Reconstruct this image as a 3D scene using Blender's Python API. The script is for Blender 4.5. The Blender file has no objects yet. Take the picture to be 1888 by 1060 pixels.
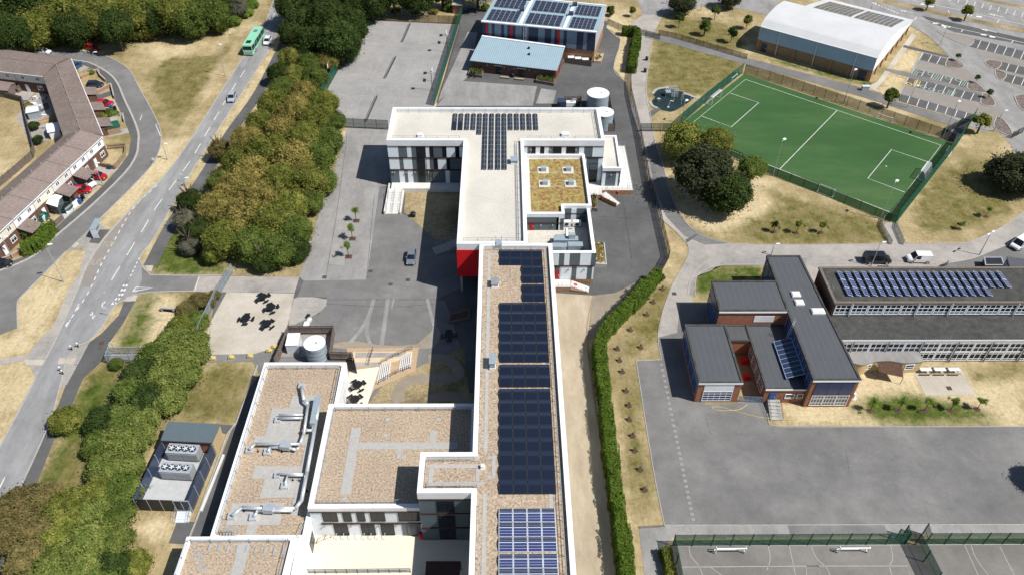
import bpy, math, random
from math import sin, cos, pi, radians, hypot, atan2
from mathutils import Vector, Matrix
from mathutils.geometry import tessellate_polygon
random.seed(7)
S = bpy.context.scene
COL = S.collection
# ---------------------------------------------------------------- camera
F = 1466.; H = 100.
PT = radians(42.45); RO = radians(.55); YA = radians(-.9)
def _rz(v):
    return Vector((v[0]*cos(YA)-v[1]*sin(YA), v[0]*sin(YA)+v[1]*cos(YA), v[2]))
_s, _c = sin(PT), cos(PT)
RV = _rz((cos(RO), sin(RO)*_s, sin(RO)*_c)); UV = _rz((-sin(RO), cos(RO)*_s, cos(RO)*_c)); WV = _rz((0, _c, -_s))
cam = bpy.data.objects.new('camera', bpy.data.cameras.new('camera')); COL.objects.link(cam)
cam.data.sensor_width = 36; cam.data.lens = F/1888*36; cam.data.clip_end = 5000; cam.data.clip_start = 1
cam.matrix_world = Matrix(((RV.x, UV.x, -WV.x, 0), (RV.y, UV.y, -WV.y, 0), (RV.z, UV.z, -WV.z, H), (0, 0, 0, 1)))
S.camera = cam
# ---------------------------------------------------------------- light
ELEV = radians(53); SD = Vector((.935, -.355, 0)).normalized()
S.world = bpy.data.worlds.new('World'); S.world.use_nodes = True
wn = S.world.node_tree.nodes; wl = S.world.node_tree.links
sky = wn.new('ShaderNodeTexSky'); sky.sky_type = 'NISHITA'; sky.sun_disc = False
sky.sun_elevation = ELEV; sky.sun_rotation = atan2(SD.x, SD.y); sky.air_density = 1.0; sky.dust_density = .6
wl.new(sky.outputs[0], wn['Background'].inputs[0]); wn['Background'].inputs[1].default_value = .072
sl = bpy.data.lights.new('sun', 'SUN'); sl.energy = 5; sl.angle = radians(.5); sl.color = (1, .965, .91)
so = bpy.data.objects.new('sun', sl); COL.objects.link(so)
sv = Vector((SD.x*cos(ELEV), SD.y*cos(ELEV), sin(ELEV)))
so.rotation_euler = sv.to_track_quat('Z', 'Y').to_euler(); so.location = (60, -20, 90)
S.view_settings.view_transform = 'Standard'; S.view_settings.look = 'None'; S.view_settings.gamma = 1
S.view_settings.use_curve_mapping = False; S.view_settings.exposure = .26
S.render.engine = 'CYCLES'
S.cycles.max_bounces = 5; S.cycles.diffuse_bounces = 2; S.cycles.transparent_max_bounces = 12
# ---------------------------------------------------------------- survey helpers
def G(x, y, z=0.):
    u = (x-944)/F; v = (530-y)/F
    d = WV+u*RV+v*UV; t = (z-H)/d.z
    return Vector((d.x*t, d.y*t, z))
def GP(pts, z=0.): return [G(a, b, z) for a, b in pts]
# ---------------------------------------------------------------- materials
MATS = {}
def sv_(n, k, v):
    if k in n.inputs: n.inputs[k].default_value = v
def c4(c): return (c[0], c[1], c[2], 1)
def base(name, rough=.85, metal=0., spec=.3):
    m = bpy.data.materials.new(name); m.use_nodes = True; MATS[name] = m
    b = m.node_tree.nodes['Principled BSDF']
    sv_(b, 'Roughness', rough); sv_(b, 'Metallic', metal); sv_(b, 'Specular IOR Level', spec)
    return m, m.node_tree.nodes, m.node_tree.links, b
def noise(N, L, scale, vec=None, detail=4, rough=.6):
    n = N.new('ShaderNodeTexNoise'); n.inputs['Scale'].default_value = scale; n.inputs['Detail'].default_value = detail
    n.inputs['Roughness'].default_value = rough
    if vec is None:
        g = N.new('ShaderNodeNewGeometry'); vec = g.outputs['Position']
    L.new(vec, n.inputs['Vector']); return n
def ramp(N, L, src, stops):
    r = N.new('ShaderNodeValToRGB'); e = r.color_ramp.elements
    while len(e) < len(stops): e.new(.5)
    for i, (p, c) in enumerate(stops): e[i].position = p; e[i].color = c4(c)
    L.new(src, r.inputs[0]); return r
def mixc(N, L, a, b, f, mode='MIX'):
    m = N.new('ShaderNodeMix'); m.data_type = 'RGBA'; m.blend_type = mode
    for i, s in ((6, a), (7, b)):
        if isinstance(s, (tuple, list)): m.inputs[i].default_value = c4(s)
        else: L.new(s, m.inputs[i])
    if isinstance(f, (int, float)): m.inputs[0].default_value = f
    else: L.new(f, m.inputs[0])
    return m.outputs[2]
def flat(name, col, rough=.6, metal=0., var=.08, scale=1.2, spec=.3, bump=0.):
    m, N, L, b = base(name, rough, metal, spec)
    n = noise(N, L, scale); lo = tuple(x*(1-var) for x in col); hi = tuple(min(1, x*(1+var)) for x in col)
    r = ramp(N, L, n.outputs[0], [(.3, lo), (.7, hi)]); L.new(r.outputs[0], b.inputs['Base Color'])
    return m
def ground(name, stops, s1=.12, s2=1.2, s3=None, speck=.25, rough=.9, bump=.0, stretch=None):
    """large patches (s1) through a ramp, multiplied by a finer mottling (s2) and a grain (s3)"""
    m, N, L, b = base(name, rough, 0, .15)
    g = N.new('ShaderNodeNewGeometry'); vec = g.outputs['Position']; v1 = vec
    if stretch:
        mp = N.new('ShaderNodeMapping'); mp.inputs['Rotation'].default_value = (0, 0, stretch[0]); mp.inputs['Scale'].default_value = (stretch[1], 1, 1)
        L.new(vec, mp.inputs[0]); v1 = mp.outputs[0]
    n1 = noise(N, L, s1, v1, 6, .65); r = ramp(N, L, n1.outputs[0], stops)
    n2 = noise(N, L, s2, v1, 4, .7); k = speck
    r2 = ramp(N, L, n2.outputs[0], [(.3, (1-k,)*3), (.7, (1+k*.0+0.0,)*3)])
    o = mixc(N, L, r.outputs[0], r2.outputs[0], 1., 'MULTIPLY')
    if name[:7] in ('asphalt', 'court_g', 'muga', 'concret') :
        n5 = noise(N, L, .28, vec, 9, .78); r5 = ramp(N, L, n5.outputs[0], [(.38, (.86, .86, .86)), (.5, (.95, .95, .945)), (.6, (1, 1, 1)), (.70, (1.14, 1.13, 1.1))]); o = mixc(N, L, o, r5.outputs[0], 1., 'MULTIPLY')
    if s3:
        n3 = noise(N, L, s3, vec, 2, .5); r3 = ramp(N, L, n3.outputs[0], [(.38, (1-k,)*3), (.6, (1, 1, 1))])
        o = mixc(N, L, o, r3.outputs[0], 1., 'MULTIPLY')
    L.new(o, b.inputs['Base Color'])
    if bump:
        bp = N.new('ShaderNodeBump'); bp.inputs['Strength'].default_value = bump; bp.inputs['Distance'].default_value = .15
        n4 = noise(N, L, s2*2, vec, 4, .7)
        L.new(n4.outputs[0], bp.inputs['Height']); L.new(bp.outputs[0], b.inputs['Normal'])
    return m
def gravel(name, stops, s=3.2, s0=.15, k0=.12, bump=.0):
    m, N, L, b = base(name, .95, 0, .1)
    g = N.new('ShaderNodeNewGeometry')
    n = noise(N, L, s, g.outputs['Position'], 3, .75); r = ramp(N, L, n.outputs[0], stops)
    n2 = noise(N, L, s0, g.outputs['Position'], 5, .6); r2 = ramp(N, L, n2.outputs[0], [(.3, (1-k0,)*3), (.65, (1, 1, 1))])
    L.new(mixc(N, L, r.outputs[0], r2.outputs[0], 1., 'MULTIPLY'), b.inputs['Base Color'])
    return m
def striped(name, col, line, spacing, ang=0., frac=.12, rough=.45, metal=0., spec=.4):
    """thin seams every `spacing` metres across direction ang"""
    m, N, L, b = base(name, rough, metal, spec)
    g = N.new('ShaderNodeNewGeometry'); mp = N.new('ShaderNodeMapping'); mp.inputs['Rotation'].default_value = (0, 0, -ang)
    L.new(g.outputs['Position'], mp.inputs[0]); sx = N.new('ShaderNodeSeparateXYZ'); L.new(mp.outputs[0], sx.inputs[0])
    d = N.new('ShaderNodeMath'); d.operation = 'DIVIDE'; d.inputs[1].default_value = spacing; L.new(sx.outputs[0], d.inputs[0])
    f = N.new('ShaderNodeMath'); f.operation = 'FRACT'; L.new(d.outputs[0], f.inputs[0])
    t = N.new('ShaderNodeMath'); t.operation = 'LESS_THAN'; t.inputs[1].default_value = frac; L.new(f.outputs[0], t.inputs[0])
    n = noise(N, L, .5, g.outputs['Position']); r = ramp(N, L, n.outputs[0], [(.3, tuple(x*.9 for x in col)), (.7, col)])
    L.new(mixc(N, L, r.outputs[0], line, t.outputs[0]), b.inputs['Base Color'])
    return m
def brickm(name, c1, c2, mort):
    m, N, L, b = base(name, .9, 0, .15)
    g = N.new('ShaderNodeNewGeometry'); sx = N.new('ShaderNodeSeparateXYZ'); L.new(g.outputs['Position'], sx.inputs[0])
    a = N.new('ShaderNodeMath'); a.operation = 'ADD'; L.new(sx.outputs[0], a.inputs[0]); L.new(sx.outputs[1], a.inputs[1])
    cx = N.new('ShaderNodeCombineXYZ'); L.new(a.outputs[0], cx.inputs[0]); L.new(sx.outputs[2], cx.inputs[1])
    t = N.new('ShaderNodeTexBrick'); L.new(cx.outputs[0], t.inputs['Vector']); t.inputs['Scale'].default_value = 1
    t.inputs['Color1'].default_value = c4(c1); t.inputs['Color2'].default_value = c4(c2); t.inputs['Mortar'].default_value = c4(mort)
    t.inputs['Brick Width'].default_value = .45; t.inputs['Row Height'].default_value = .15; t.inputs['Mortar Size'].default_value = .018
    n = noise(N, L, 1.5, g.outputs['Position']); r = ramp(N, L, n.outputs[0], [(.3, (.75,)*3), (.7, (1, 1, 1))])
    L.new(mixc(N, L, t.outputs[0], r.outputs[0], 1., 'MULTIPLY'), b.inputs['Base Color'])
    return m
def gauze(name, col, fac):
    m, N, L, b = base(name, .6); b.inputs['Base Color'].default_value = c4(col)
    t = N.new('ShaderNodeBsdfTransparent'); x = N.new('ShaderNodeMixShader'); x.inputs[0].default_value = fac
    L.new(t.outputs[0], x.inputs[1]); L.new(b.outputs[0], x.inputs[2]); L.new(x.outputs[0], N['Material Output'].inputs[0])
    return m
def leafm(name, c1, c2, c3, sc=.45):
    m = bpy.data.materials.new(name); m.use_nodes = True; MATS[name] = m
    N, L = m.node_tree.nodes, m.node_tree.links; N.remove(N['Principled BSDF'])
    c1, c2, c3 = [tuple(x*1.18 for x in c) for c in (c1, c2, c3)]; n = noise(N, L, sc, None, 6, .8); r = ramp(N, L, n.outputs[0], [(.34, c1), (.5, c2), (.66, c3)])
    oi = N.new('ShaderNodeObjectInfo'); hs = N.new('ShaderNodeHueSaturation')
    mr = N.new('ShaderNodeMapRange'); L.new(oi.outputs['Random'], mr.inputs[0]); mr.inputs[3].default_value = .8; mr.inputs[4].default_value = 1.15
    L.new(mr.outputs[0], hs.inputs['Value']); L.new(r.outputs[0], hs.inputs['Color'])
    d = N.new('ShaderNodeBsdfDiffuse'); t = N.new('ShaderNodeBsdfTranslucent'); x = N.new('ShaderNodeMixShader'); x.inputs[0].default_value = .22
    L.new(hs.outputs[0], d.inputs[0]); L.new(hs.outputs[0], t.inputs[0]); L.new(d.outputs[0], x.inputs[1]); L.new(t.outputs[0], x.inputs[2])
    L.new(x.outputs[0], N['Material Output'].inputs[0]); return m
def M(n): return MATS[n]
# palette
flat('white', (.76, .77, .78), .5, var=.07, scale=.45); flat('white_roof', (.55, .555, .56), .5, var=.06, scale=.2)
flat('line_white', (.62, .62, .60), .8, var=.2, scale=2); flat('line_faint', (.36, .35, .33), .9, var=.12, scale=1.5)
flat('line_yellow', (.6, .42, .08), .8); flat('line_green', (.27, .36, .29), .8)
flat('cladding_light', (.74, .79, .83), .45, var=.03); flat('cladding_dark', (.10, .13, .145), .4, var=.05); flat('cladding_navy', (.035, .05, .09), .35)
flat('cladding_mid', (.2, .26, .33), .4); flat('cladding_blue', (.29, .43, .57), .4, var=.06, scale=.3)
flat('brown_trim', (.05, .022, .018), .5); flat('red', (.62, .016, .02), .4, var=.03); flat('red_door', (.38, .01, .012), .4)
flat('glass', (.012, .016, .024), .15, spec=.28, var=.3); flat('glass_light', (.12, .12, .11), .15, spec=.5, var=.4, scale=.8)
flat('glass_blue', (.03, .045, .12), .15, spec=.6); flat('frame_white', (.84, .86, .88), .5, var=.02); flat('frame_dark', (.02, .022, .025), .5)
flat('frame_blue', (.12, .2, .42), .5); flat('metal', (.5, .52, .54), .35, .6, var=.06); flat('galv', (.42, .46, .5), .4, .3, var=.1)
flat('dark_metal', (.03, .033, .036), .5, .3); flat('steel_white', (.7, .74, .78), .35, .2); flat('duct', (.62, .64, .66), .3, .45, var=.05)
flat('black_plastic', (.012, .013, .016), .5); flat('rubber', (.012, .012, .012), .8); flat('tin', (.35, .42, .47), .4, .3)
flat('green_paint', (.01, .09, .06), .5); flat('wood', (.3, .22, .14), .8, var=.3, scale=3); flat('wood_grey', (.16, .13, .11), .85, var=.35, scale=4)
flat('wood_new', (.46, .34, .2), .8, var=.2, scale=4); flat('bark', (.09, .065, .045), .9, var=.3, scale=3); flat('soil', (.09, .05, .035), .95, var=.4, scale=4)
flat('concrete', (.36, .34, .31), .85, var=.12, scale=.8); flat('paver', (.37, .36, .34), .9, var=.12, scale=2.5); flat('kerb', (.36, .34, .31), .9, var=.15, scale=1.5)
flat('plinth_white', (.62, .60, .57), .7); flat('mulch', (.15, .12, .105), .95, var=.5, scale=1.5); flat('worn_paint', (.36, .32, .25), .9); flat('frame_pale_blue', (.3, .42, .62), .5); flat('cream', (.68, .62, .50), .8, var=.03, scale=.5); flat('cream2', (.58, .47, .33), .8, var=.05); flat('tan_slab', (.42, .30, .19), .85, var=.08)
flat('blue_paint', (.03, .09, .3), .5); flat('yellow', (.52, .42, .16), .6); flat('skin_render', (.5, .38, .2), .8)
flat('grey_render', (.42, .43, .43), .8); flat('pipe_grey', (.3, .32, .33), .5)
brickm('brick_red', (.40, .15, .08), (.32, .11, .06), (.3, .2, .15)); brickm('brick_buff', (.36, .24, .12), (.30, .19, .10), (.36, .3, .2))
brickm('brick_brown', (.15, .07, .045), (.12, .055, .04), (.2, .15, .12)); brickm('brick_orange', (.42, .2, .1), (.36, .16, .08), (.4, .3, .2))
gravel('gravel_pale', [(.3, (.40, .375, .32)), (.5, (.57, .54, .475)), (.7, (.66, .63, .57))], 4.5, .15, .16)
gravel('gravel_brown', [(.33, (.20, .145, .10)), (.48, (.38, .295, .215)), (.66, (.54, .45, .345))], 3.6, .12, .18)
gravel('roof_grey', [(.3, (.085, .092, .098)), (.7, (.115, .12, .125))], 1.0, .25, .3); gravel('roof_dark', [(.3, (.055, .055, .052)), (.7, (.10, .10, .095))], .8, .3, .3)
gravel('sedum', [(.36, (.2, .08, .045)), (.45, (.25, .15, .07)), (.53, (.3, .25, .085)), (.68, (.38, .34, .12))], 1.9, .3, .15)
gravel('tile_brown', [(.3, (.14, .11, .098)), (.7, (.26, .21, .185))], 2.5, .3, .2); gravel('tile_pink', [(.3, (.18, .142, .128)), (.7, (.27, .215, .195))], 2.5, .3, .1)  # tile_pink also paints the sunlit side of the steeper terrace roofs
G1, G2, G3, G4 = (.15, .13, .055), (.27, .215, .115), (.43, .34, .195), (.58, .475, .30)
ground('dry_grass', [(.28, G1), (.42, G2), (.55, G3), (.72, G4)], .09, 1.0, 3.5, .3, bump=.3)
ground('straw_grass', [(.28, G2), (.42, G3), (.6, G4), (.8, (.64, .5, .3))], .1, 1.2, 4, .25, bump=.3)
ground('olive_grass', [(.3, (.10, .10, .03)), (.45, (.2, .17, .06)), (.6, G2), (.8, G3)], .15, 1.2, 4, .3, bump=.3)
ground('green_grass', [(.3, (.05, .085, .015)), (.5, (.1, .13, .03)), (.72, (.22, .2, .07))], .2, 1.4, 5, .35, bump=.3)
A = lambda v, t=0.: (v*(1+t), v, v*(1-t))
ground('asphalt_road', [(.3, A(.22)), (.5, A(.28)), (.7, A(.34))], .08, .8, 6, .08, stretch=(.55, 5))
ground('asphalt_dark', [(.3, A(.095)), (.5, A(.115)), (.7, A(.15))], .1, .6, 6, .1)
ground('asphalt_mid', [(.3, A(.155, .02)), (.5, A(.19, .02)), (.7, A(.245, .03))], .09, .5, 6, .12)
ground('asphalt_pale', [(.3, A(.23, .03)), (.5, A(.295, .03)), (.7, A(.36, .04))], .08, .5, 6, .12, stretch=(0, 3))
ground('concrete_pale', [(.3, A(.27, .06)), (.5, A(.36, .08)), (.7, A(.42, .1))], .1, .8, 6, .12)
ground('court_grey', [(.3, A(.27, .03)), (.5, A(.31, .03)), (.7, A(.35, .03))], .08, .6, 6, .07)
ground('muga', [(.3, A(.15, .06)), (.5, A(.19, .07)), (.7, A(.23, .06))], .1, .7, 6, .08)
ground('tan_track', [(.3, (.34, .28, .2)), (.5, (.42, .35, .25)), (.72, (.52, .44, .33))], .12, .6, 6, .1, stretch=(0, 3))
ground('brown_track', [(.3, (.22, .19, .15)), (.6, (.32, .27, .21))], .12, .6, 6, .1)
ground('bay_red', [(.3, A(.22, .1)), (.7, A(.27, .1))], .1, .6, 6, .1)
ground('turf', [(.3, (.036, .09, .03)), (.5, (.048, .112, .037)), (.72, (.085, .15, .055))], .07, .5, 6, .12, stretch=(.9, .3))
ground('sand_patio', [(.3, (.39, .345, .28)), (.5, (.49, .445, .375)), (.72, (.56, .515, .445))], .12, .8, 5, .12)
ground('play_black', [(.3, (.014, .028, .032)), (.7, (.022, .042, .046))], .3, 1, 5, .1)
gauze('mesh_green', (.01, .10, .065), .5); gauze('mesh_dark', (.01, .02, .02), .38); gauze('mesh_grey', (.25, .3, .33), .42); gauze('net', (.7, .72, .74), .35)
leafm('leaf_olive', (.045, .06, .012), (.13, .145, .03), (.27, .26, .07)); leafm('leaf_dark', (.015, .028, .008), (.038, .06, .017), (.085, .11, .032))
leafm('leaf_gold', (.08, .078, .02), (.205, .175, .05), (.37, .3, .1)); leafm('leaf_mid', (.035, .055, .012), (.085, .12, .026), (.17, .2, .055))
leafm('leaf_black', (.024, .03, .015), (.048, .056, .028), (.1, .108, .055)); leafm('leaf_red', (.065, .07, .024), (.14, .12, .045), (.25, .18, .08), .9); leafm('leaf_shrub', (.05, .07, .016), (.12, .15, .036), (.24, .25, .075), .9)
leafm('leaf_bright', (.06, .1, .018), (.11, .17, .03), (.2, .25, .06)); leafm('leaf_grey', (.07, .07, .05), (.13, .13, .09), (.2, .19, .14))
leafm('leaf_hedge', (.035, .065, .010), (.075, .12, .018), (.14, .18, .035), .8)
def carpaint(name, col):
    m, N, L, b = base(name, .25, .1, .5); b.inputs['Base Color'].default_value = c4(col); sv_(b, 'Coat Weight', .5); return m
for n, c in dict(paint_white=(.75, .76, .77), paint_red=(.42, .01, .012), paint_black=(.012, .013, .016), paint_silver=(.38, .41, .45), paint_blue=(.03, .07, .18), paint_navy=(.02, .025, .045), paint_green=(.28, .66, .44), paint_grey=(.16, .18, .22), lamp_red=(.35, .01, .01), lamp_clear=(.6, .62, .65)).items(): carpaint(n, c)
carpaint('pv_black', (.008, .013, .028)); carpaint('pv_navy', (.013, .02, .048)); carpaint('pv_blue', (.018, .027, .085)); carpaint('pv_blue2', (.033, .048, .15)); carpaint('pv_blue3', (.04, .053, .165))
# ---------------------------------------------------------------- mesh builder
class MB:
    def __init__(s): s.v = []; s.f = []; s.m = []
    def add(s, vs, fs, mi=0):
        k = len(s.v); s.v += [tuple(p) for p in vs]; s.f += [tuple(k+i for i in f) for f in fs]; s.m += [mi]*len(fs); return s
    def box(s, x0, x1, y0, y1, z0, z1, mi=0):
        return s.prism([(x0, y0), (x1, y0), (x1, y1), (x0, y1)], z0, z1, mi)
    def prism(s, poly, z0, z1, mi=0, top=None):
        n = len(poly); a = sum(poly[i][0]*poly[(i+1) % n][1]-poly[(i+1) % n][0]*poly[i][1] for i in range(n))
        if a < 0: poly = poly[::-1]
        zs = z1 if callable(z1) else (lambda x, y: z1)
        vs = [(p[0], p[1], z0) for p in poly]+[(p[0], p[1], zs(p[0], p[1])) for p in poly]
        s.add(vs, [(i, (i+1) % n, n+(i+1) % n, n+i) for i in range(n)], mi)
        t = tessellate_polygon([[Vector((p[0], p[1], 0)) for p in poly]]) if n > 4 else [(0, 1, 2, 3)] if n == 4 else [(0, 1, 2)]
        for f in t:
            q = [vs[i] for i in f]; ar = sum(q[i][0]*q[(i+1) % len(q)][1]-q[(i+1) % len(q)][0]*q[i][1] for i in range(len(q)))
            if ar < 0: f = tuple(f)[::-1]
            s.add([vs[n+i] for i in f], [tuple(range(len(f)))], mi if top is None else top)
            s.add([vs[i] for i in f], [tuple(range(len(f)))[::-1]], mi)
        return s
    def bar(s, P, Q, w, z0, z1, mi=0, off=0.):
        """upright slab from P to Q, thickness w centred (shifted by off to the right of P->Q)"""
        d = Vector((Q[0]-P[0], Q[1]-P[1])); 
        if d.length < 1e-6: return s
        d.normalize(); n = Vector((d.y, -d.x)); a, b = n*(off-w/2), n*(off+w/2)
        return s.prism([(P[0]+a.x, P[1]+a.y), (Q[0]+a.x, Q[1]+a.y), (Q[0]+b.x, Q[1]+b.y), (P[0]+b.x, P[1]+b.y)], z0, z1, mi)
    def cone(s, x, y, z0, z1, r0, r1, n=12, mi=0):
        vs = [(x+r0*cos(2*pi*i/n), y+r0*sin(2*pi*i/n), z0) for i in range(n)]+[(x+r1*cos(2*pi*i/n), y+r1*sin(2*pi*i/n), z1) for i in range(n)]
        return s.add(vs, [(i, (i+1) % n, n+(i+1) % n, n+i) for i in range(n)]+[tuple(range(n))[::-1], tuple(range(n, 2*n))], mi)
    def tube(s, p, q, r, n=6, mi=0, r2=None):
        p, q = Vector(p), Vector(q); d = q-p
        if d.length < 1e-6: return s
        d.normalize(); a = d.orthogonal().normalized(); b = d.cross(a); r2 = r if r2 is None else r2
        vs = [p+(a*cos(2*pi*i/n)+b*sin(2*pi*i/n))*r for i in range(n)]+[q+(a*cos(2*pi*i/n)+b*sin(2*pi*i/n))*r2 for i in range(n)]
        return s.add(vs, [(i, (i+1) % n, n+(i+1) % n, n+i) for i in range(n)]+[tuple(range(n))[::-1], tuple(range(n, 2*n))], mi)
    def path(s, pts, r, n=6, mi=0):
        for a, b in zip(pts, pts[1:]): s.tube(a, b, r, n, mi)
        return s
    def ribbon(s, pts, w, z, mi=0, closed=False):
        P = [Vector((p[0], p[1])) for p in pts]; n = len(P)
        if closed: P = P+[P[0]]; n += 1
        L, Rr = [], []
        for i in range(n):
            a = P[i-1] if i else (P[-2] if closed else P[0]); b = P[i+1] if i < n-1 else (P[1] if closed else P[-1])
            d = (b-a); d = d.normalized() if d.length > 1e-9 else Vector((1, 0)); q = Vector((-d.y, d.x))*w/2
            L.append((P[i].x+q.x, P[i].y+q.y, z)); Rr.append((P[i].x-q.x, P[i].y-q.y, z))
        k = len(L); return s.add(L+Rr, [(k+i, k+i+1, i+1, i) for i in range(k-1)], mi)
    def sheet(s, pts, z, mi=0):
        P = [Vector((p[0], p[1], 0)) for p in pts]
        for f in tessellate_polygon([P]):
            q = [P[i] for i in f]
            if (q[1]-q[0]).cross(q[2]-q[0]).z < 0: f = f[::-1]
            s.add([(P[i].x, P[i].y, z) for i in f], [(0, 1, 2)], mi)
        return s
    def xf(s, mtx):
        s.v = [tuple(mtx @ Vector(p)) for p in s.v]; return s
    def build(s, name, mats, parent=None, smooth=False):
        if isinstance(mats, str): mats = [mats]
        o_ = parent_world(parent)
        me = bpy.data.meshes.new(name); me.from_pydata([(a-o_.x, b-o_.y, c-o_.z) for a, b, c in s.v], [], s.f)
        for m in mats: me.materials.append(M(m))
        me.polygons.foreach_set('material_index', s.m)
        if smooth: me.polygons.foreach_set('use_smooth', [True]*len(s.f))
        me.update(); o = bpy.data.objects.new(name, me); COL.objects.link(o)
        if parent: o.parent = parent
        return o
def parent_world(p):
    v = Vector((0, 0, 0))
    while p is not None: v += p.location if not p.get('_local') else Vector((0, 0, 0)); p = p.parent
    return v
def thing(name, label, cat, loc=(0, 0, 0), rz=0., group=None, local=False):
    o = bpy.data.objects.new(name, None); COL.objects.link(o); o.location = loc; o.rotation_euler = (0, 0, rz); o.empty_display_size = .5
    o['label'] = label; o['category'] = cat
    if group: o['group'] = group
    if local: o['_local'] = 1
    return o
def tag(o, label, cat, group=None, kind=None):
    o['label'] = label; o['category'] = cat
    if group: o['group'] = group
    if kind: o['kind'] = kind
    # give the mesh an origin at its own base
    if o.type == 'MESH' and o.parent is None and o.location.length == 0 and len(o.data.vertices):
        c = sum((v.co for v in o.data.vertices), Vector())/len(o.data.vertices); c.z = min(v.co.z for v in o.data.vertices)
        o.data.transform(Matrix.Translation(-c)); o.location = c
    return o
def struct(name, mb, mats):
    o = mb.build(name, mats); o['kind'] = 'structure'; return o
def dup(root, loc, rz=0., label=None, group=None, scale=None):
    r = root.copy(); COL.objects.link(r); r.location = loc; r.rotation_euler = (0, 0, rz)
    if scale: r.scale = scale
    if label: r['label'] = label
    if group: r['group'] = group
    def rec(a, b):
        for ch in a.children:
            c = ch.copy(); COL.objects.link(c); c.parent = b; rec(ch, c)
    rec(root, r); return r
def mid(pts): 
    n = len(pts); return Vector((sum(p[0] for p in pts)/n, sum(p[1] for p in pts)/n, 0))
def smooth(pts, k=4, closed=False):
    P = [Vector((p[0], p[1])) for p in pts]; n = len(P); out = []
    for i in range(n if closed else n-1):
        g = lambda j: P[j % n] if closed else P[max(0, min(n-1, j))]
        a, b, c, d = g(i-1), g(i), g(i+1), g(i+2)
        for t in range(k):
            t /= k; out.append(.5*((2*b)+(c-a)*t+(2*a-5*b+4*c-d)*t*t+(3*b-a-3*c+d)*t**3))
    if not closed: out.append(P[-1])
    return out
ZL = [0.02]
def area(name, px, mat, z, sm=0, closed=True):
    P = GP(px)
    if sm: P = smooth(P, sm, True)
    return struct(name, MB().sheet(P, z), mat)
def kerbline(px, w=.15, h=.1, sm=3, z=0.0, mat='kerb'):
    P = smooth(GP(px), sm) if sm else GP(px); mb = MB()
    for a, b in zip(P, P[1:]): mb.bar(a, b, w, z, z+h)
    return struct('kerb', mb, mat)
# ================================================================ GROUND
PATCH = []
def AR(name, px, mat, z, sm=0):
    if mat.endswith('_grass') and z < .045:
        P = GP(px); PATCH.append((mat, smooth(P, sm, True) if sm else P)); return
    return area(name, px, mat, z, sm)
# grass tints
AR('meadow', [(0, 640), (60, 700), (0, 820), (-200, 820), (-200, 600)], 'straw_grass', .01)
AR('meadow', [(25, 97), (130, 92), (330, 70), (470, 30), (500, 0), (470, 60), (440, 112), (340, 270), (300, 330), (290, 240), (240, 130), (176, 98)], 'dry_grass', .01)
AR('verge', [(178, 410), (297, 270), (348, 262), (296, 333), (211, 418), (201, 424)], 'straw_grass', .012, 2)
AR('verge', [(56, 530), (122, 464), (157, 461), (146, 505), (126, 535), (98, 604), (76, 622), (34, 604), (32, 560)], 'straw_grass', .012, 2)
AR('verge', [(0, 617), (33, 604), (76, 625), (50, 655), (0, 668), (-60, 680), (-60, 630)], 'straw_grass', .012)
AR('verge', [(512, 70), (520, 95), (475, 172), (424, 247), (375, 330), (318, 412), (268, 489), (260, 470), (288, 433), (362, 303), (470, 135)], 'straw_grass', .012)
AR('grass_bank', [(229, 560), (209, 568), (190, 600), (168, 625), (190, 614), (219, 581)], 'straw_grass', .012)
AR('grass_bank', [(247, 556), (275, 545), (400, 537), (372, 600), (345, 650), (300, 655), (200, 650), (212, 620)], 'straw_grass', .012)
AR('grass_bank', [(262, 545), (284, 556), (276, 600), (260, 645), (214, 645), (232, 590)], 'green_grass', .02, 2)
AR('grass_bank', [(330, 540), (398, 538), (362, 622), (345, 650), (300, 640), (330, 590)], 'olive_grass', .018, 2)
AR('grass_bank', [(153, 698), (199, 655), (330, 660), (300, 760), (240, 900), (170, 960), (60, 925), (104, 800)], 'olive_grass', .012)
AR('grass_bank', [(150, 720), (185, 690), (210, 700), (190, 760), (140, 830), (110, 880), (80, 900), (104, 820)], 'green_grass', .018, 2)
AR('grass_bank', [(380, 668), (475, 672), (450, 720), (425, 780), (320, 780), (330, 740)], 'olive_grass', .012)
AR('grass_bank', [(335, 745), (390, 700), (380, 740), (350, 775), (322, 775)], 'straw_grass', .018, 2)
AR('grass_bank', [(290, 470), (310, 430), (370, 440), (420, 505), (275, 505)], 'green_grass', .012, 2)
AR('grass_bank', [(300, 490), (360, 475), (410, 490), (418, 505), (280, 503)], 'straw_grass', .018)
AR('lawn', [(1192, 130), (1208, 70), (1375, 108), (1362, 135), (1240, 205), (1208, 205), (1196, 170)], 'olive_grass', .012)
AR('lawn', [(1215, 80), (1350, 112), (1340, 130), (1210, 125)], 'dry_grass', .016)
AR('lawn', [(1330, 425), (1640, 412), (1640, 450), (1420, 452)], 'olive_grass', .012)
AR('lawn', [(1270, 330), (1420, 330), (1400, 420), (1310, 430), (1250, 380)], 'straw_grass', .013, 2)
AR('lawn', [(1390, 345), (1500, 375), (1630, 415), (1610, 440), (1480, 440), (1340, 428), (1400, 400), (1440, 375)], 'olive_grass', .012, 2)
AR('lawn', [(1720, 320), (1850, 290), (1865, 390), (1830, 410), (1700, 435), (1690, 380)], 'olive_grass', .012, 2)
AR('lawn', [(1230, 40), (1300, 35), (1360, 60), (1370, 95), (1280, 85)], 'olive_grass', .012, 2)
AR('meadow', [(300, 110), (420, 100), (430, 60), (380, 160), (330, 230), (280, 170)], 'olive_grass', .012, 2)
AR('lawn', [(1405, 108), (1420, 104), (1630, 158), (1600, 160), (1555, 150)], 'green_grass', .012)
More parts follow.
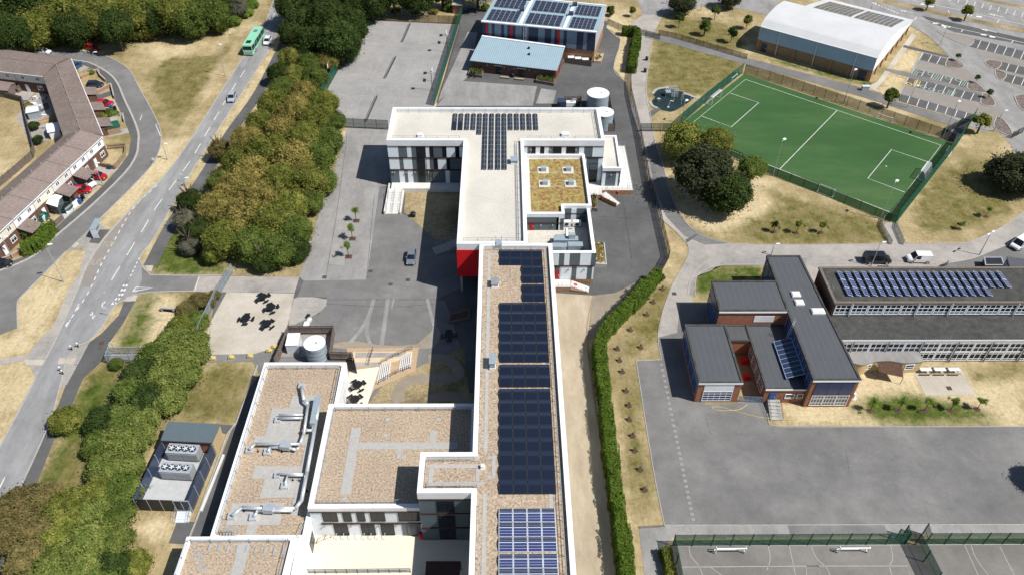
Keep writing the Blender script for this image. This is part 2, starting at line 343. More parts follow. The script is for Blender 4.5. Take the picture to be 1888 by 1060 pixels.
AR('lawn', [(1280, 500), (1400, 489), (1400, 520), (1300, 545), (1281, 540)], 'green_grass', .012, 2)
AR('lawn', [(1440, 705), (1560, 705), (1560, 655), (1700, 660), (1888, 690), (1888, 785), (1440, 783)], 'straw_grass', .012)
AR('lawn', [(1570, 745), (1620, 725), (1740, 735), (1830, 760), (1830, 783), (1640, 783), (1590, 770)], 'green_grass', .018, 2)
AR('lawn', [(1775, 680), (1888, 672), (1888, 695), (1800, 705)], 'olive_grass', .018)
AR('lawn', [(1225, 500), (1240, 540), (1215, 640), (1172, 650), (1150, 660), (1165, 600), (1200, 540)], 'olive_grass', .012)
AR('lawn', [(1150, 690), (1172, 700), (1200, 930), (1180, 960), (1165, 900), (1150, 780)], 'olive_grass', .012)
AR('lawn', [(780, 350), (855, 350), (855, 450), (800, 440), (745, 392), (748, 350)], 'dry_grass', .062)
AR('courtyard_lawn', [(680, 742), (710, 705), (790, 668), (855, 640), (870, 760), (680, 750)], 'dry_grass', .062)
# ---- main road
road = [(507, -20), (500, 15), (480, 60), (446, 110), (405, 172), (344, 270), (296, 333), (211, 418), (163, 484), (145, 530), (132, 558), (112, 607), (84, 665), (66, 696), (41, 740), (18, 790), (-20, 850), (-200, 1150),
        (-60, 1150), (-10, 985), (20, 930), (37, 900), (64, 842), (91, 780), (110, 720), (125, 655), (143, 637), (166, 627), (190, 600), (209, 568), (229, 553), (257, 543), (275, 538), (400, 536), (420, 508), (290, 507), (275, 503), (262, 490), (260, 471), (288, 433), (362, 303), (470, 135), (512, 65), (528, 20), (534, -20)]
struct('main_road', MB().sheet(GP(road), .03), 'asphalt_road')
AR('bus_layby', [(297, 332), (262, 366), (211, 418), (188, 449), (163, 484), (145, 530), (167, 530), (187, 490), (215, 440), (250, 385), (285, 345)], 'bay_red', .034)
AR('school_entrance', [(262, 490), (275, 505), (290, 508), (420, 508), (552, 511), (543, 540), (400, 537), (275, 539), (250, 545), (262, 515)], 'asphalt_mid', .036)
AR('school_entrance', [(367, 509), (552, 511), (543, 540), (355, 538)], 'concrete_pale', .04)
AR('pavement', [(178, 410), (201, 424), (188, 449), (163, 484), (145, 530), (132, 558), (112, 607), (96, 640), (84, 665), (66, 696), (50, 664), (0, 672), (-40, 680), (-40, 668), (50, 655), (76, 622), (98, 604), (126, 535), (146, 505), (157, 463), (150, 458), (122, 464)], 'concrete_pale', .045)
AR('bus_stop_pad', [(164, 448), (179, 424), (203, 424), (184, 450)], 'asphalt_dark', .05)
AR('tactile_paving', [(132, 456), (140, 447), (147, 449), (139, 458)], 'sand_patio', .055)
AR('tactile_paving', [(84, 449), (92, 440), (99, 442), (90, 450)], 'sand_patio', .055)
AR('tactile_paving', [(44, 664), (50, 663), (84, 663), (78, 673), (48, 673)], 'sand_patio', .055)
AR('tactile_paving', [(110, 660), (143, 660), (139, 671), (106, 671)], 'sand_patio', .055)
AR('tactile_paving', [(268, 490), (283, 490), (279, 502), (271, 499)], 'sand_patio', .055)
AR('tactile_paving', [(233, 548), (254, 544), (250, 555), (229, 556)], 'sand_patio', .055)
AR('cycle_path', [(229, 556), (219, 581), (188, 614), (166, 630), (148, 660), (122, 708), (108, 745), (91, 780), (64, 842), (37, 900), (10, 960), (-30, 1080), (10, 1080), (40, 960), (62, 908), (104, 800), (132, 749), (153, 698), (199, 656), (203, 650), (199, 635), (209, 622), (227, 596), (252, 551)], 'asphalt_dark', .045)
AR('cycle_path', [(125, 655), (143, 637), (166, 629), (150, 660), (124, 708), (108, 720)], 'concrete_pale', .05)
def path_area(name, px, w, mat, z):
    P = smooth(GP(px), 4); return struct(name, MB().ribbon(P, w, z), mat)
path_area('cycle_path', [(524, 80), (478, 170), (424, 247), (375, 328), (320, 408), (277, 490)], 2.6, 'asphalt_dark', .03)
# side street
street = [(0, 96), (25, 97), (97, 92), (138, 94), (176, 98), (209, 110), (239, 130), (257, 163), (280, 204), (295, 237), (297, 262), (293, 280), (280, 306), (242, 347), (214, 375), (178, 410), (122, 464), (67, 520), (38, 548), (32, 563), (33, 604), (0, 617), (-80, 640), (-80, 520), (0, 496), (20, 484), (51, 471), (97, 426), (120, 405), (148, 382), (189, 344), (217, 313), (237, 285), (242, 255), (229, 222), (211, 183), (194, 150), (178, 130), (143, 117), (120, 110), (0, 125)]
struct('side_street', MB().sheet(GP(street), .03), 'asphalt_mid')
inner = [(125, 111), (163, 116), (199, 135), (217, 155), (229, 183), (245, 217), (255, 245), (255, 265), (251, 288), (229, 321), (163, 385), (97, 441), (64, 471), (20, 492), (-40, 512)]
kerbline(inner, .45, .08, 3, .03)
struct('footway', MB().sheet(GP(inner+[(-40, 500), (0, 490), (20, 483), (51, 471), (97, 426), (120, 405), (148, 382), (189, 344), (217, 313), (237, 285), (242, 255), (229, 222), (211, 183), (194, 150), (178, 130), (143, 117)]), .036), 'asphalt_dark')
kerbline([(97, 92), (138, 94), (176, 98), (209, 110), (239, 130), (257, 163), (280, 204), (295, 237), (297, 262), (293, 280), (280, 306), (242, 347), (214, 375), (178, 410)], .2, .1)
kerbline([(122, 464), (67, 520), (38, 548), (32, 563), (33, 604)], .2, .1)
kerbline([(507, -10), (500, 15), (480, 60), (446, 110), (344, 270), (296, 333)], .2, .1)
kerbline([(296, 333), (211, 418), (163, 484), (145, 530)], .45, .1)
kerbline([(145, 530), (112, 607), (84, 662)], .2, .1)
kerbline([(66, 696), (18, 790), (-40, 890)], .2, .1)
kerbline([(512, 65), (470, 135), (362, 303), (288, 433), (260, 471), (262, 490), (275, 504), (290, 508), (420, 508)], .2, .1)
kerbline([(143, 637), (166, 627), (190, 600), (209, 568), (229, 553), (275, 539), (400, 537)], .2, .1)
kerbline([(124, 657), (110, 715), (91, 780), (37, 900), (-10, 985)], .2, .1)
kerbline([(126, 535), (98, 604), (76, 622)], .15, .08)
# road paint
mk = MB()
def dash(px, w, on, off, z=.06, m=mk):
    P = smooth(GP(px), 6); acc = 0; draw = True; seg = [P[0]]
    for a, b in zip(P, P[1:]):
        L = (b-a).length; t = 0
        while t < L:
            need = (on if draw else off)-acc; st = min(need, L-t); t += st; acc += st; p = a+(b-a)*(t/L)
            if draw: seg.append(p)
            if acc >= (on if draw else off)-1e-6:
                if draw and len(seg) > 1: m.ribbon(seg, w, z)
                draw = not draw; acc = 0; seg = [p]
    if draw and len(seg) > 1: m.ribbon(seg, w, z)
def line(px, w=.1, z=.06, m=mk, closed=False): m.ribbon(GP(px), w, z, 0, closed)
dash([(452, 130), (430, 163), (412, 193), (384, 241), (355, 291), (320, 340), (286, 386), (266, 420), (250, 445), (232, 475), (213, 505), (192, 540)], .18, 4, 3.2)
dash([(518, 5), (500, 40), (492, 60)], .15, 2, 2)
dash([(9, 880), (-20, 940)], .18, 6, 3)
dash([(290, 342), (246, 385), (216, 435), (186, 490), (168, 530), (150, 560), (118, 605)], .18, 1, 1.0)
dash([(234, 525), (224, 545), (211, 560)], .5, .6, .6); dash([(230, 525), (220, 545), (206, 563)], .5, .6, .6); dash([(257, 476), (248, 495), (238, 515)], .2, .6, .6)
line([(245, 538), (251, 530), (282, 531), (248, 537)], .25, closed=True); line([(359, 538), (367, 510)], .12)
dash([(146, 560), (122, 604)], .15, 2, 2)
def road_text(body, px, px2, size, z, mat):
    c = bpy.data.curves.new('lettering', 'FONT'); c.body = body; c.size = size; c.align_x = 'CENTER'; c.align_y = 'CENTER'; c.space_line = 1.0
    o = bpy.data.objects.new('lettering', c); COL.objects.link(o); bpy.context.view_layer.update(); me = bpy.data.meshes.new_from_object(o); bpy.data.objects.remove(o); me.materials.clear(); me.materials.append(M(mat))
    a, b = G(*px), G(*px2); o = bpy.data.objects.new('road_lettering', me); COL.objects.link(o); o.location = (a.x, a.y, z); o.rotation_euler = (0, 0, atan2(b.y-a.y, b.x-a.x)-pi/2); o.scale = (1, 1.9, 1); o['kind'] = 'structure'
road_text('BUS', (175, 484), (200, 440), 1.5, .062, 'worn_paint'); road_text('STOP', (197, 452), (221, 410), 1.3, .062, 'worn_paint')
for q in ([(166, 580), (176, 583)], [(170, 575), (172, 588)], [(190, 558), (188, 566)], [(194, 556), (190, 560)]): line(q, .2)
for q in ([(262, 213), (258, 223)], [(287, 230), (296, 252)], [(292, 229), (286, 231)]): line(q, .15)
struct('road_markings', mk, 'line_white')
bayk = MB(); 
for a, b in (((200, 445), (206, 450)), ((187, 462), (197, 458))): pass
# ---- school yard
yard = [(398, 537), (420, 508), (552, 511), (560, 490), (575, 440), (590, 390), (612, 330), (640, 236), (716, 236), (1110, 225), (1180, 250), (1197, 342), (1213, 392), (1233, 477), (1216, 500), (1098, 560), (1022, 545), (1022, 700), (640, 760), (480, 720), (500, 655), (380, 656), (372, 640), (390, 590)]
struct('school_yard', MB().sheet(GP(yard), .03), 'asphalt_dark')
AR('school_yard_surface', [(552, 511), (575, 440), (590, 390), (612, 330), (640, 236), (716, 236), (722, 345), (695, 390), (676, 516), (560, 518)], 'asphalt_pale', .036)
AR('school_yard_surface', [(635, 300), (652, 262), (716, 262), (722, 345), (700, 360), (686, 420), (676, 516), (640, 517)], 'asphalt_pale', .04)
AR('school_yard_surface', [(700, 345), (722, 340), (735, 392), (850, 440), (850, 530), (805, 552), (676, 518), (690, 415)], 'asphalt_mid', .044)
AR('school_yard_surface', [(560, 518), (676, 516), (808, 540), (808, 552), (603, 552), (602, 548), (548, 548)], 'asphalt_mid', .048)
AR('school_yard_surface', [(548, 548), (603, 552), (590, 575), (560, 590), (532, 600), (540, 560)], 'concrete_pale', .05, 2)
AR('picnic_area', [(418, 539), (543, 541), (530, 601), (508, 640), (470, 654), (378, 657), (372, 640), (390, 590)], 'sand_patio', .05)
AR('footpath', [(378, 654), (470, 652), (510, 640), (497, 672), (478, 688), (466, 666), (378, 668)], 'asphalt_mid', .054)
# worn trails of sand on the tarmac
tr = MB()
for tz, (q, w) in enumerate((([(689, 552), (679, 585), (664, 610), (645, 632)], .9), ([(681, 582), (676, 610), (684, 638)], .8), ([(715, 552), (710, 590), (703, 640)], .9), ([(788, 552), (795, 580), (800, 600)], .7), ([(803, 590), (795, 640)], .8), ([(726, 552), (722, 570)], .4))):
    tr.ribbon(smooth(GP(q), 4), w*.8, .058+.002*tz)
struct('sand_trails', tr, 'asphalt_pale')
AR('school_yard_surface', [(590, 553), (820, 553), (850, 640), (780, 680), (640, 760), (480, 720), (512, 640), (535, 600), (590, 578)], 'asphalt_mid', .046)
AR('sand_trails', [(612, 636), (650, 628), (700, 636), (770, 634), (805, 600), (800, 642), (640, 644)], 'brown_track', .056, 2)
# terrace, steps beside the picnic tables
AR('terrace', [(640, 642), (772, 641), (766, 684), (690, 718), (676, 742), (640, 745)], 'tan_slab', .066)
AR('terrace', [(644, 683), (700, 676), (691, 705), (678, 745), (640, 746)], 'cream', .072)
AR('terrace', [(650, 649), (762, 648), (750, 660), (703, 674), (650, 676)], 'cream2', .072)
AR('terrace', [(655, 650), (750, 650), (735, 658), (655, 660)], 'concrete_pale', .076)
AR('terrace', [(652, 668), (704, 668), (700, 676), (652, 676)], 'concrete_pale', .076)
stp = MB()
for i in range(6):
    a, b = (704+i*3.6-2, 674-i*1.1), (698+i*4, 706-i*1.4)
    P, Q = G(a[0], a[1]), G(b[0]-2, b[1]); stp.bar(P, Q, .2, 0, .16+.05*i)
for i in range(6):
    P, Q = G(740+i*3.7, 659-i*1.5), G(736+i*3.9, 686-i*1.2); stp.bar(P, Q, .2, 0, .16+.05*i)
tag(stp.build('steps', 'plinth_white'), 'pale concrete steps crossing the cream terrace above the dry lawn', 'steps')
# curved garden path
loopp = [(737, 742), (733, 728), (744, 708), (770, 699), (800, 697), (838, 696), (845, 684), (832, 668), (812, 660), (790, 662)]
struct('garden_path', MB().ribbon(smooth(GP(loopp), 5), 1.9, .07), 'brown_track')
struct('garden_path', MB().ribbon(smooth(GP([(788, 741), (800, 735), (830, 730), (870, 745)]), 5), 1.9, .07), 'brown_track')
# tan tracks right of the long wing
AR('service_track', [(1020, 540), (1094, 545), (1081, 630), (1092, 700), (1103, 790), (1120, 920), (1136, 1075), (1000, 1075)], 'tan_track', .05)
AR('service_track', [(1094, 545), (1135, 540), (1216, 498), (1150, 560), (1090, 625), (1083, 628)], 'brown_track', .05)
kerbline([(1094, 545), (1081, 630), (1103, 790), (1120, 920), (1136, 1075)], .15, .14, 3, 0, 'brick_orange')
# ---- service yard and games courts
AR('service_yard', [(855, 10), (890, 20), (1120, 40), (1118, 53), (1144, 74), (1131, 127), (1154, 153), (1164, 201), (1185, 260), (1100, 262), (760, 236), (805, 196)], 'asphalt_dark', .026)
AR('service_yard', [(848, 95), (862, 60), (880, 60), (866, 140), (800, 195), (818, 160)], 'asphalt_pale', .05)
AR('service_yard', [(845, 150), (990, 160), (982, 196), (805, 196)], 'asphalt_pale', .052)
AR('service_yard', [(998, 164), (1026, 168), (1020, 192), (988, 192)], 'asphalt_pale', .052)
court = [(676, 38), (847, 46), (800, 196), (760, 236), (640, 236), (594, 183)]
struct('games_court', MB().sheet(GP(court), .056), 'court_grey')
ck = MB()
for q in ([(681, 42), (844, 47), (829, 90), (655, 80)], [(649, 103), (813, 112), (797, 157), (626, 147)], [(610, 174), (790, 184), (780, 215), (597, 200)]): ck.ribbon(GP(q), .1, .062, 0, True)
for a, b in (((734, 44), (717, 82)), ((786, 46), (771, 85)), ((705, 106), (683, 150)), ((760, 109), (741, 154)), ((668, 178), (655, 205)), ((729, 182), (722, 208)), ((687, 116), (680, 140)), ((766, 120), (757, 144)), ((790, 55), (783, 77)), ((838, 50), (828, 88))): ck.ribbon(GP([a, b]), .08, .062)
def arc(px, py, r, a0, a1, mb, z, w=.09, n=14):
    c = G(px, py); mb.ribbon([(c.x+r*cos(a0+(a1-a0)*i/n), c.y+r*sin(a0+(a1-a0)*i/n)) for i in range(n+1)], w, z)
for q in ((643, 127, 6, -1.4, 1.4), (803, 134, 6, 1.7, 4.5), (672, 60, 6, -1.4, 1.4), (832, 68, 6, 1.7, 4.5), (612, 193, 5, -1.4, 1.4), (642, 165, 5, -1.4, 1.4), (705, 166, 2.5, 0, 6.28), (783, 170, 5, 1.7, 4.5)): arc(*q[:3], q[3], q[4], ck, .062)
struct('court_lines', ck, 'line_faint')
path_area('kerb', [(847, 46), (845, 60), (806, 190)], .3, 'soil', .06); path_area('kerb', [(676, 38), (847, 46)], .3, 'soil', .06)
AR('verge', [(1118, 20), (1190, 50), (1178, 100), (1160, 135), (1153, 152), (1131, 127), (1144, 74), (1118, 53)], 'straw_grass', .03)
# ---- light path right of the yard
AR('footpath', [(1150, 60), (1172, 38), (1185, 28), (1222, 28), (1212, 50), (1202, 71), (1191, 163), (1200, 217), (1207, 260), (1220, 298), (1233, 344), (1246, 382), (1271, 418), (1297, 436), (1337, 448), (1420, 452), (1408, 489), (1332, 489), (1302, 497), (1284, 512), (1276, 545), (1277, 556), (1300, 600), (1213, 622), (1223, 571), (1242, 520), (1266, 480), (1269, 454), (1241, 423), (1216, 403), (1200, 342), (1183, 260), (1164, 201), (1164, 135), (1175, 90), (1182, 71), (1180, 62)], 'concrete_pale', .032)
AR('footpath', [(1205, 260), (1220, 298), (1233, 344), (1248, 385), (1271, 418), (1310, 440), (1350, 449), (1300, 452), (1262, 436), (1228, 400), (1205, 340), (1192, 275)], 'asphalt_mid', .038)
AR('footpath', [(1190, 60), (1245, 70), (1380, 108), (1376, 120), (1246, 84), (1188, 70)], 'asphalt_mid', .04)
AR('road_patch', [(1264, 443), (1283, 432), (1287, 434), (1266, 449)], 'asphalt_dark', .045)
AR('top_car_park', [(1170, -40), (1178, 10), (1186, 28), (1222, 28), (1260, 25), (1300, 10), (1350, 14), (1420, 30), (1440, 0), (1450, -40)], 'asphalt_pale', .03)
AR('east_road', [(1400, 452), (1663, 450), (1760, 449), (1790, 446), (1841, 423), (1870, 405), (1900, 380), (1990, 380), (1990, 520), (1500, 520), (1400, 489)], 'concrete_pale', .034)
AR('east_road', [(1730, 489), (1790, 478), (1850, 455), (1990, 440), (1990, 520), (1740, 520)], 'asphalt_mid', .04)
AR('footway', [(1485, 489), (1730, 487), (1740, 500), (1990, 500), (1990, 530), (1485, 500)], 'concrete_pale', .046)
AR('footway', [(1310, 500), (1340, 478), (1420, 474), (1488, 476), (1488, 490), (1332, 490), (1300, 498), (1284, 512), (1278, 545), (1270, 545), (1277, 512)], 'asphalt_pale', .044)
kerbline([(1281, 545), (1284, 512), (1302, 497), (1332, 489), (1400, 488)], .15, .1)
kerbline([(1267, 545), (1275, 510), (1300, 485), (1340, 474), (1410, 472)], .12, .06, 3, .03)
kerbline([(1202, 71), (1191, 163), (1200, 217), (1207, 260), (1220, 298), (1233, 344), (1246, 382), (1271, 418), (1297, 436), (1337, 448), (1420, 452), (1663, 450), (1760, 449), (1790, 446), (1841, 423), (1870, 405), (1900, 380)], .15, .1)
kerbline([(1483, 487), (1728, 486)], .15, .1); kerbline([(1740, 486), (1790, 478), (1850, 455), (1900, 440)], .15, .06, 3, .03)
kerbline([(1216, 403), (1241, 423), (1269, 454), (1266, 480), (1242, 520), (1223, 571), (1213, 622), (1220, 663)], .12, .1)
kerbline([(1118, 53), (1144, 74), (1131, 127), (1154, 153)], .15, .12, 3)
# ---- football pitch
pit = [(1372, 137), (1752, 264), (1764, 268), (1652, 412), (1640, 409), (1408, 317), (1250, 240), (1256, 229)]
struct('football_pitch', MB().sheet(GP(pit), .03), 'turf')
PA, PB, PC, PD = G(1374.4, 147.3), G(1734.9, 268.5), G(1642.4, 392.5), G(1258, 243)
pk = MB(); pk.ribbon([PA, PB, PC, PD], .14, .04, 0, True); pk.ribbon(GP([(1543, 204.6), (1438, 312.2)]), .14, .04)
pk.ribbon(GP([(1346, 172.5), (1399, 190), (1348, 235), (1294, 215)]), .14, .04); pk.ribbon(GP([(1710, 299), (1643.5, 276.7), (1600, 329.5), (1669, 355.5)]), .14, .04)
pk.add([(v.x+dx, v.y+dy, .04) for v in GP([(1634, 307), (1364, 208)])[:1] for dx, dy in ((-.15, -.15), (.15, -.15), (.15, .15), (-.15, .15))], [(0, 1, 2, 3)])
struct('pitch_lines', pk, 'line_white')
AR('pitch_path', [(1635, 410), (1652, 413), (1663, 450), (1640, 450), (1628, 418)], 'concrete_pale', .036)
AR('pitch_path', [(1752, 222), (1790, 226), (1764, 268), (1735, 255), (1745, 235)], 'asphalt_mid', .036)
AR('footpath', [(1380, 108), (1500, 140), (1625, 172), (1632, 181), (1760, 222), (1752, 232), (1600, 183), (1440, 136), (1376, 122)], 'asphalt_mid', .04)
# small playground
pg = [(1210, 166), (1233, 163), (1271, 176), (1279, 182), (1246, 204), (1230, 206), (1210, 199), (1202, 188), (1208, 180), (1204, 174)]
struct('play_surface', MB().sheet(smooth(GP(pg), 4, True), .03), 'play_black')
kerbline([(1203, 174), (1212, 165), (1233, 162)], .7, .12, 4, 0, 'concrete'); kerbline([(1260, 172), (1300, 188)], .7, .12, 4, 0, 'concrete'); kerbline([(1198, 188), (1203, 196), (1212, 200)], .7, .12, 4, 0, 'concrete')
AR('footpath', [(1196, 208), (1212, 198), (1219, 202), (1199, 218)], 'asphalt_dark', .04)
# ---- car parks top right
cp = [(1543, -60), (1560, 0), (1594, 19), (1678, 48), (1714, 69), (1749, 105), (1701, 97), (1681, 130), (1658, 176), (1640, 182), (1720, 205), (1765, 222), (1790, 235), (1815, 245), (1835, 238), (1862, 265), (1880, 300), (2100, 330), (2100, -60)]
struct('car_park', MB().sheet(GP(cp), .03), 'asphalt_pale')
AR('car_park_lane', [(1701, 112), (1785, 123), (1830, 165), (1850, 200), (1870, 260), (1800, 225), (1660, 176), (1678, 140)], 'bay_red', .034)
AR('car_park_lane', [(1770, 70), (1990, 118), (1990, 190), (1888, 170), (1850, 150), (1815, 110)], 'bay_red', .034)
AR('car_park_road', [(1540, -60), (1545, 0), (1594, 19), (1678, 48), (1714, 69), (1747, 99), (1775, 122), (1816, 163), (1836, 183), (1856, 237), (1874, 262), (1905, 262), (1885, 205), (1860, 165), (1830, 118), (1790, 88), (1720, 50), (1640, 12), (1620, -60)], 'asphalt_pale', .038)
AR('grass_strip', [(1590, -20), (1640, 1), (1718, 17), (1785, 34), (1888, 53), (1990, 75), (1990, 92), (1888, 62), (1769, 37), (1678, 17), (1620, 6), (1590, -10)], 'dry_grass', .05)
AR('grass_strip', [(1780, -20), (1804, 0), (1888, 17), (1990, 38), (1990, 22), (1888, 12), (1828, 0), (1800, -20)], 'dry_grass', .05)
AR('footway', [(1700, 30), (1888, 72), (1990, 95), (1990, 108), (1888, 84), (1793, 66), (1760, 60), (1715, 42)], 'asphalt_dark', .045)
def bayrow(x0, y0, dx, dy, ex, ey, n, mat='asphalt_dark', z=.05, mb=None, first=True, top=True):
    struct('parking_bays', MB().sheet(GP([(x0, y0), (x0+dx*n, y0+dy*n), (x0+dx*n+ex, y0+dy*n+ey), (x0+ex, y0+ey)]), z), mat)
    for i in range(0 if first else 1, n+1): mb.ribbon(GP([(x0+dx*i, y0+dy*i), (x0+dx*i+ex, y0+dy*i+ey)]), .16, z+.006)
bk = MB()
bayrow(1792.5, 72, 16, 3.9, -7, 14.5, 8, mb=bk); bayrow(1844, 114.5, 16.8, 4, -6, 13, 5, mb=bk); bayrow(1855, 137, 16.8, 4.2, -6, 13, 5, mb=bk)
bayrow(1702, 98.5, 16, 3.9, -7, 12.5, 3, mb=bk); bayrow(1687, 127.5, 17.3, 4.3, -7, 12, 6, mb=bk, first=False); bayrow(1675, 144, 17.3, 4.1, -7, 13, 8, mb=bk); bayrow(1660, 174, 17.5, 4.9, -5, 12.5, 8, mb=bk)
bayrow(1740, -9, 14.7, 3.3, -4, 9, 16, 'asphalt_pale', mb=bk)
for q, w in (([(1660, -3), (1780, 22), (1850, 38), (1990, 70)], .2), ([(1693, 34), (1750, 50), (1888, 80), (1990, 103)], .2), ([(1750, 25), (1748, 20)], .2), ([(1838, 43), (1842, 38)], .2), ([(1772, 60), (1776, 55)], .2), ([(1686, 38), (1690, 32)], .2), ([(1865, 80), (1868, 76)], .2)): bk.ribbon(GP(q), w, .064)
for q in ([(1665, 21), (1685, 25)], [(1815, 56), (1838, 61)], [(1829, 28), (1851, 33)]): 
    a, b = GP(q); bk.ribbon([a, b], .25, .064); d = (b-a).normalized(); n = Vector((-d.y, d.x, 0))
    bk.add([(p.x, p.y, .064) for p in (a-d*1.2, a+d*.8+n*.7, a+d*.8-n*.7)], [(0, 1, 2)])
for x, y in ((1701, 9), (1716, 13), (1724, 44), (1740, 49), (1787, 29), (1804, 32), (1813, 65), (1829, 69)):
    p = G(x, y); bk.add([(p.x+a, p.y+b, .064) for a, b in ((-.9, -.2), (.5, -.7), (1.2, .3), (-.2, .8))], [(0, 1, 2, 3)])
for x in range(9): bk.ribbon(GP([(1608+5.6*x, 6+2.3*x), (1611+5.6*x, 7.5+2.3*x)]), .45, .064)
struct('parking_markings', bk, 'line_white')
gk = MB()
for i in range(8):
    gk.ribbon(GP([(1680+i*0, 127+0), (1681, 127)]), .1, .066)
for x, y in ((1686, 131), (1725, 141), (1778, 152)):
    for j in range(3): gk.ribbon(GP([(x+j*4-6, y+7+j), (x+j*4+2, y-3+j)]), .18, .068)
for x, y in ((1699, 133), (1716, 137), (1748, 145), (1767, 149), (1702, 161), (1718, 166), (1735, 171)): arc(x, y, .75, 0, 6.28, gk, .068, .25, 10)
for j in range(4): gk.ribbon(GP([(1744+j*4, 176+j*1), (1750+j*4, 167+j*1)]), .18, .068)
struct('disabled_bay_markings', gk, 'line_green')
yk = MB(); yk.ribbon(GP([(1688, 149), (1697, 151), (1693, 161), (1684, 159)]), .22, .07, 0, True)
for j in range(4): yk.ribbon(GP([(1686+j*.2, 151+j*2.6), (1695, 153+j*2.4)]), .2, .07)
arc(1676, 156, .7, 0, 6.28, yk, .07, .3, 8); struct('family_bay_markings', yk, 'line_yellow')
AR('footway', [(1667, 84), (1748, 104), (1749, 108), (1664, 88)], 'asphalt_dark', .055); AR('footway', [(1634, 127), (1668, 133), (1813, 171), (1810, 177), (1668, 141), (1632, 131)], 'asphalt_mid', .062)
for k, q in enumerate(([(1728, 58), (1745, 62), (1793, 72), (1787, 86), (1765, 78), (1742, 68)], [(1748, 108), (1760, 110), (1775, 119), (1776, 126), (1762, 127), (1743, 123)], [(1785, 152), (1800, 154), (1815, 167), (1818, 172), (1800, 171), (1783, 164)], [(1812, 173), (1825, 177), (1834, 190), (1830, 197), (1808, 192)], [(1815, 115), (1822, 112), (1846, 116), (1838, 128), (1822, 124)], [(1834, 128), (1855, 137), (1848, 149), (1836, 141)], [(1870, 178), (1900, 175), (1900, 205), (1880, 200)], [(1838, 215), (1852, 224), (1866, 246), (1856, 250), (1832, 235)])):
    struct('planted_island', MB().sheet(smooth(GP(q), 3, True), .075), 'bay_red' if k == 0 else 'mulch'); kerbline(q+[q[0]], .25, .12, 3, .03)
kerbline([(1560, 0), (1594, 19), (1678, 48), (1714, 69), (1747, 99), (1775, 122)], .2, .1)
kerbline([(1632, 183), (1720, 207), (1765, 223)], .2, .1); kerbline([(1701, 97), (1681, 130)], .2, .1); kerbline([(1674, 144), (1658, 176)], .2, .1)
kerbline([(1640, 7), (1678, 17), (1769, 37), (1888, 62)], .15, .1); kerbline([(1640, 1), (1718, 17), (1785, 34), (1888, 53)], .15, .1)
AR('footway', [(1600, 160), (1617, 152), (1681, 62), (1690, 66), (1630, 150), (1612, 168)], 'sand_patio', .05)
AR('verge', [(1640, 140), (1670, 90), (1700, 100), (1681, 128)], 'straw_grass', .02, 2); AR('verge', [(1610, 168), (1640, 138), (1674, 144), (1658, 176), (1640, 180)], 'straw_grass', .021)
# ---- old school playground and path
AR('playground', [(1173, 665), (1220, 663), (1213, 622), (1290, 600), (1300, 745), (1412, 740), (1416, 785), (1888, 785), (2100, 785), (2100, 966), (1225, 968), (1207, 880), (1192, 790)], 'asphalt_mid', .03)
AR('playground', [(1254, 560), (1320, 560), (1320, 740), (1236, 727)], 'asphalt_mid', .036)
AR('footway', [(1178, 972), (1225, 968), (2100, 966), (2100, 986), (1240, 990), (1226, 1008), (1222, 1075), (1190, 1075)], 'asphalt_pale', .034)
AR('verge', [(1232, 993), (2100, 988), (2100, 1004), (1238, 1006)], 'straw_grass', .04); AR('verge', [(1203, 1020), (1216, 1008), (1232, 1000), (1245, 1075), (1208, 1075)], 'straw_grass', .04)
AR('muga', [(1236, 1004), (2100, 1001), (2100, 1120), (1250, 1120)], 'muga', .045)
for q, mt in (([(1452, 968), (1630, 967), (1638, 986), (1458, 987)], 'asphalt_mid'), ([(1560, 830), (1700, 826), (1706, 868), (1566, 872)], 'asphalt_mid'), ([(1300, 765), (1390, 768), (1388, 800), (1310, 802)], 'asphalt_mid'), ([(1120, 300), (1150, 302), (1156, 340), (1124, 338)], 'asphalt_mid'), ([(610, 440), (640, 440), (634, 490), (606, 488)], 'court_grey'), ([(560, 62), (1, 1), (1, 1)][:0], 'x')):
    if q: AR('tarmac_patch', q, mt, .0575)
sm = MB()
for q in ([(600, 560), (720, 566), (800, 560)], [(640, 250), (620, 400), (600, 515)], [(690, 360), (676, 516)], [(1130, 270), (1150, 380), (1165, 480)], [(1100, 400), (1190, 405)]): sm.ribbon(smooth(GP(q), 4), .07, .0585)
struct('tar_seam', sm, 'roof_dark')
kerbline([(1220, 663), (1173, 665), (1192, 790), (1207, 880), (1225, 968), (2100, 966)], .12, .08, 0); kerbline([(1412, 742), (1418, 783), (1440, 787), (2100, 786)], .12, .1, 0); kerbline([(1178, 972), (1225, 969)], .3, .12, 0, 0, 'wood_grey')
sq = MB()
for i in range(29):
    y = 672+i*10.2; x = 1219+(y-670)*.205; p = G(x, y); e = .16; k = MB()
    for a, b in (((-e, -e), (e, -e)), ((e, -e), (e, e)), ((e, e), (-e, e)), ((-e, e), (-e, -e))): sq.ribbon([(p.x+a[0], p.y+a[1]), (p.x+b[0], p.y+b[1])], .12, .045)
struct('playground_markings', sq, 'line_faint')
ml = MB()
ml.ribbon(GP([(1238, 1006), (1888, 1003)]), .1, .055); ml.ribbon(GP([(1258, 1075), (1258, 1045), (1510, 1043), (1514, 1075)]), .1, .055)
ml.ribbon(GP([(1487, 1075), (1487, 1043), (1674, 1043), (1680, 1075)]), .1, .055)
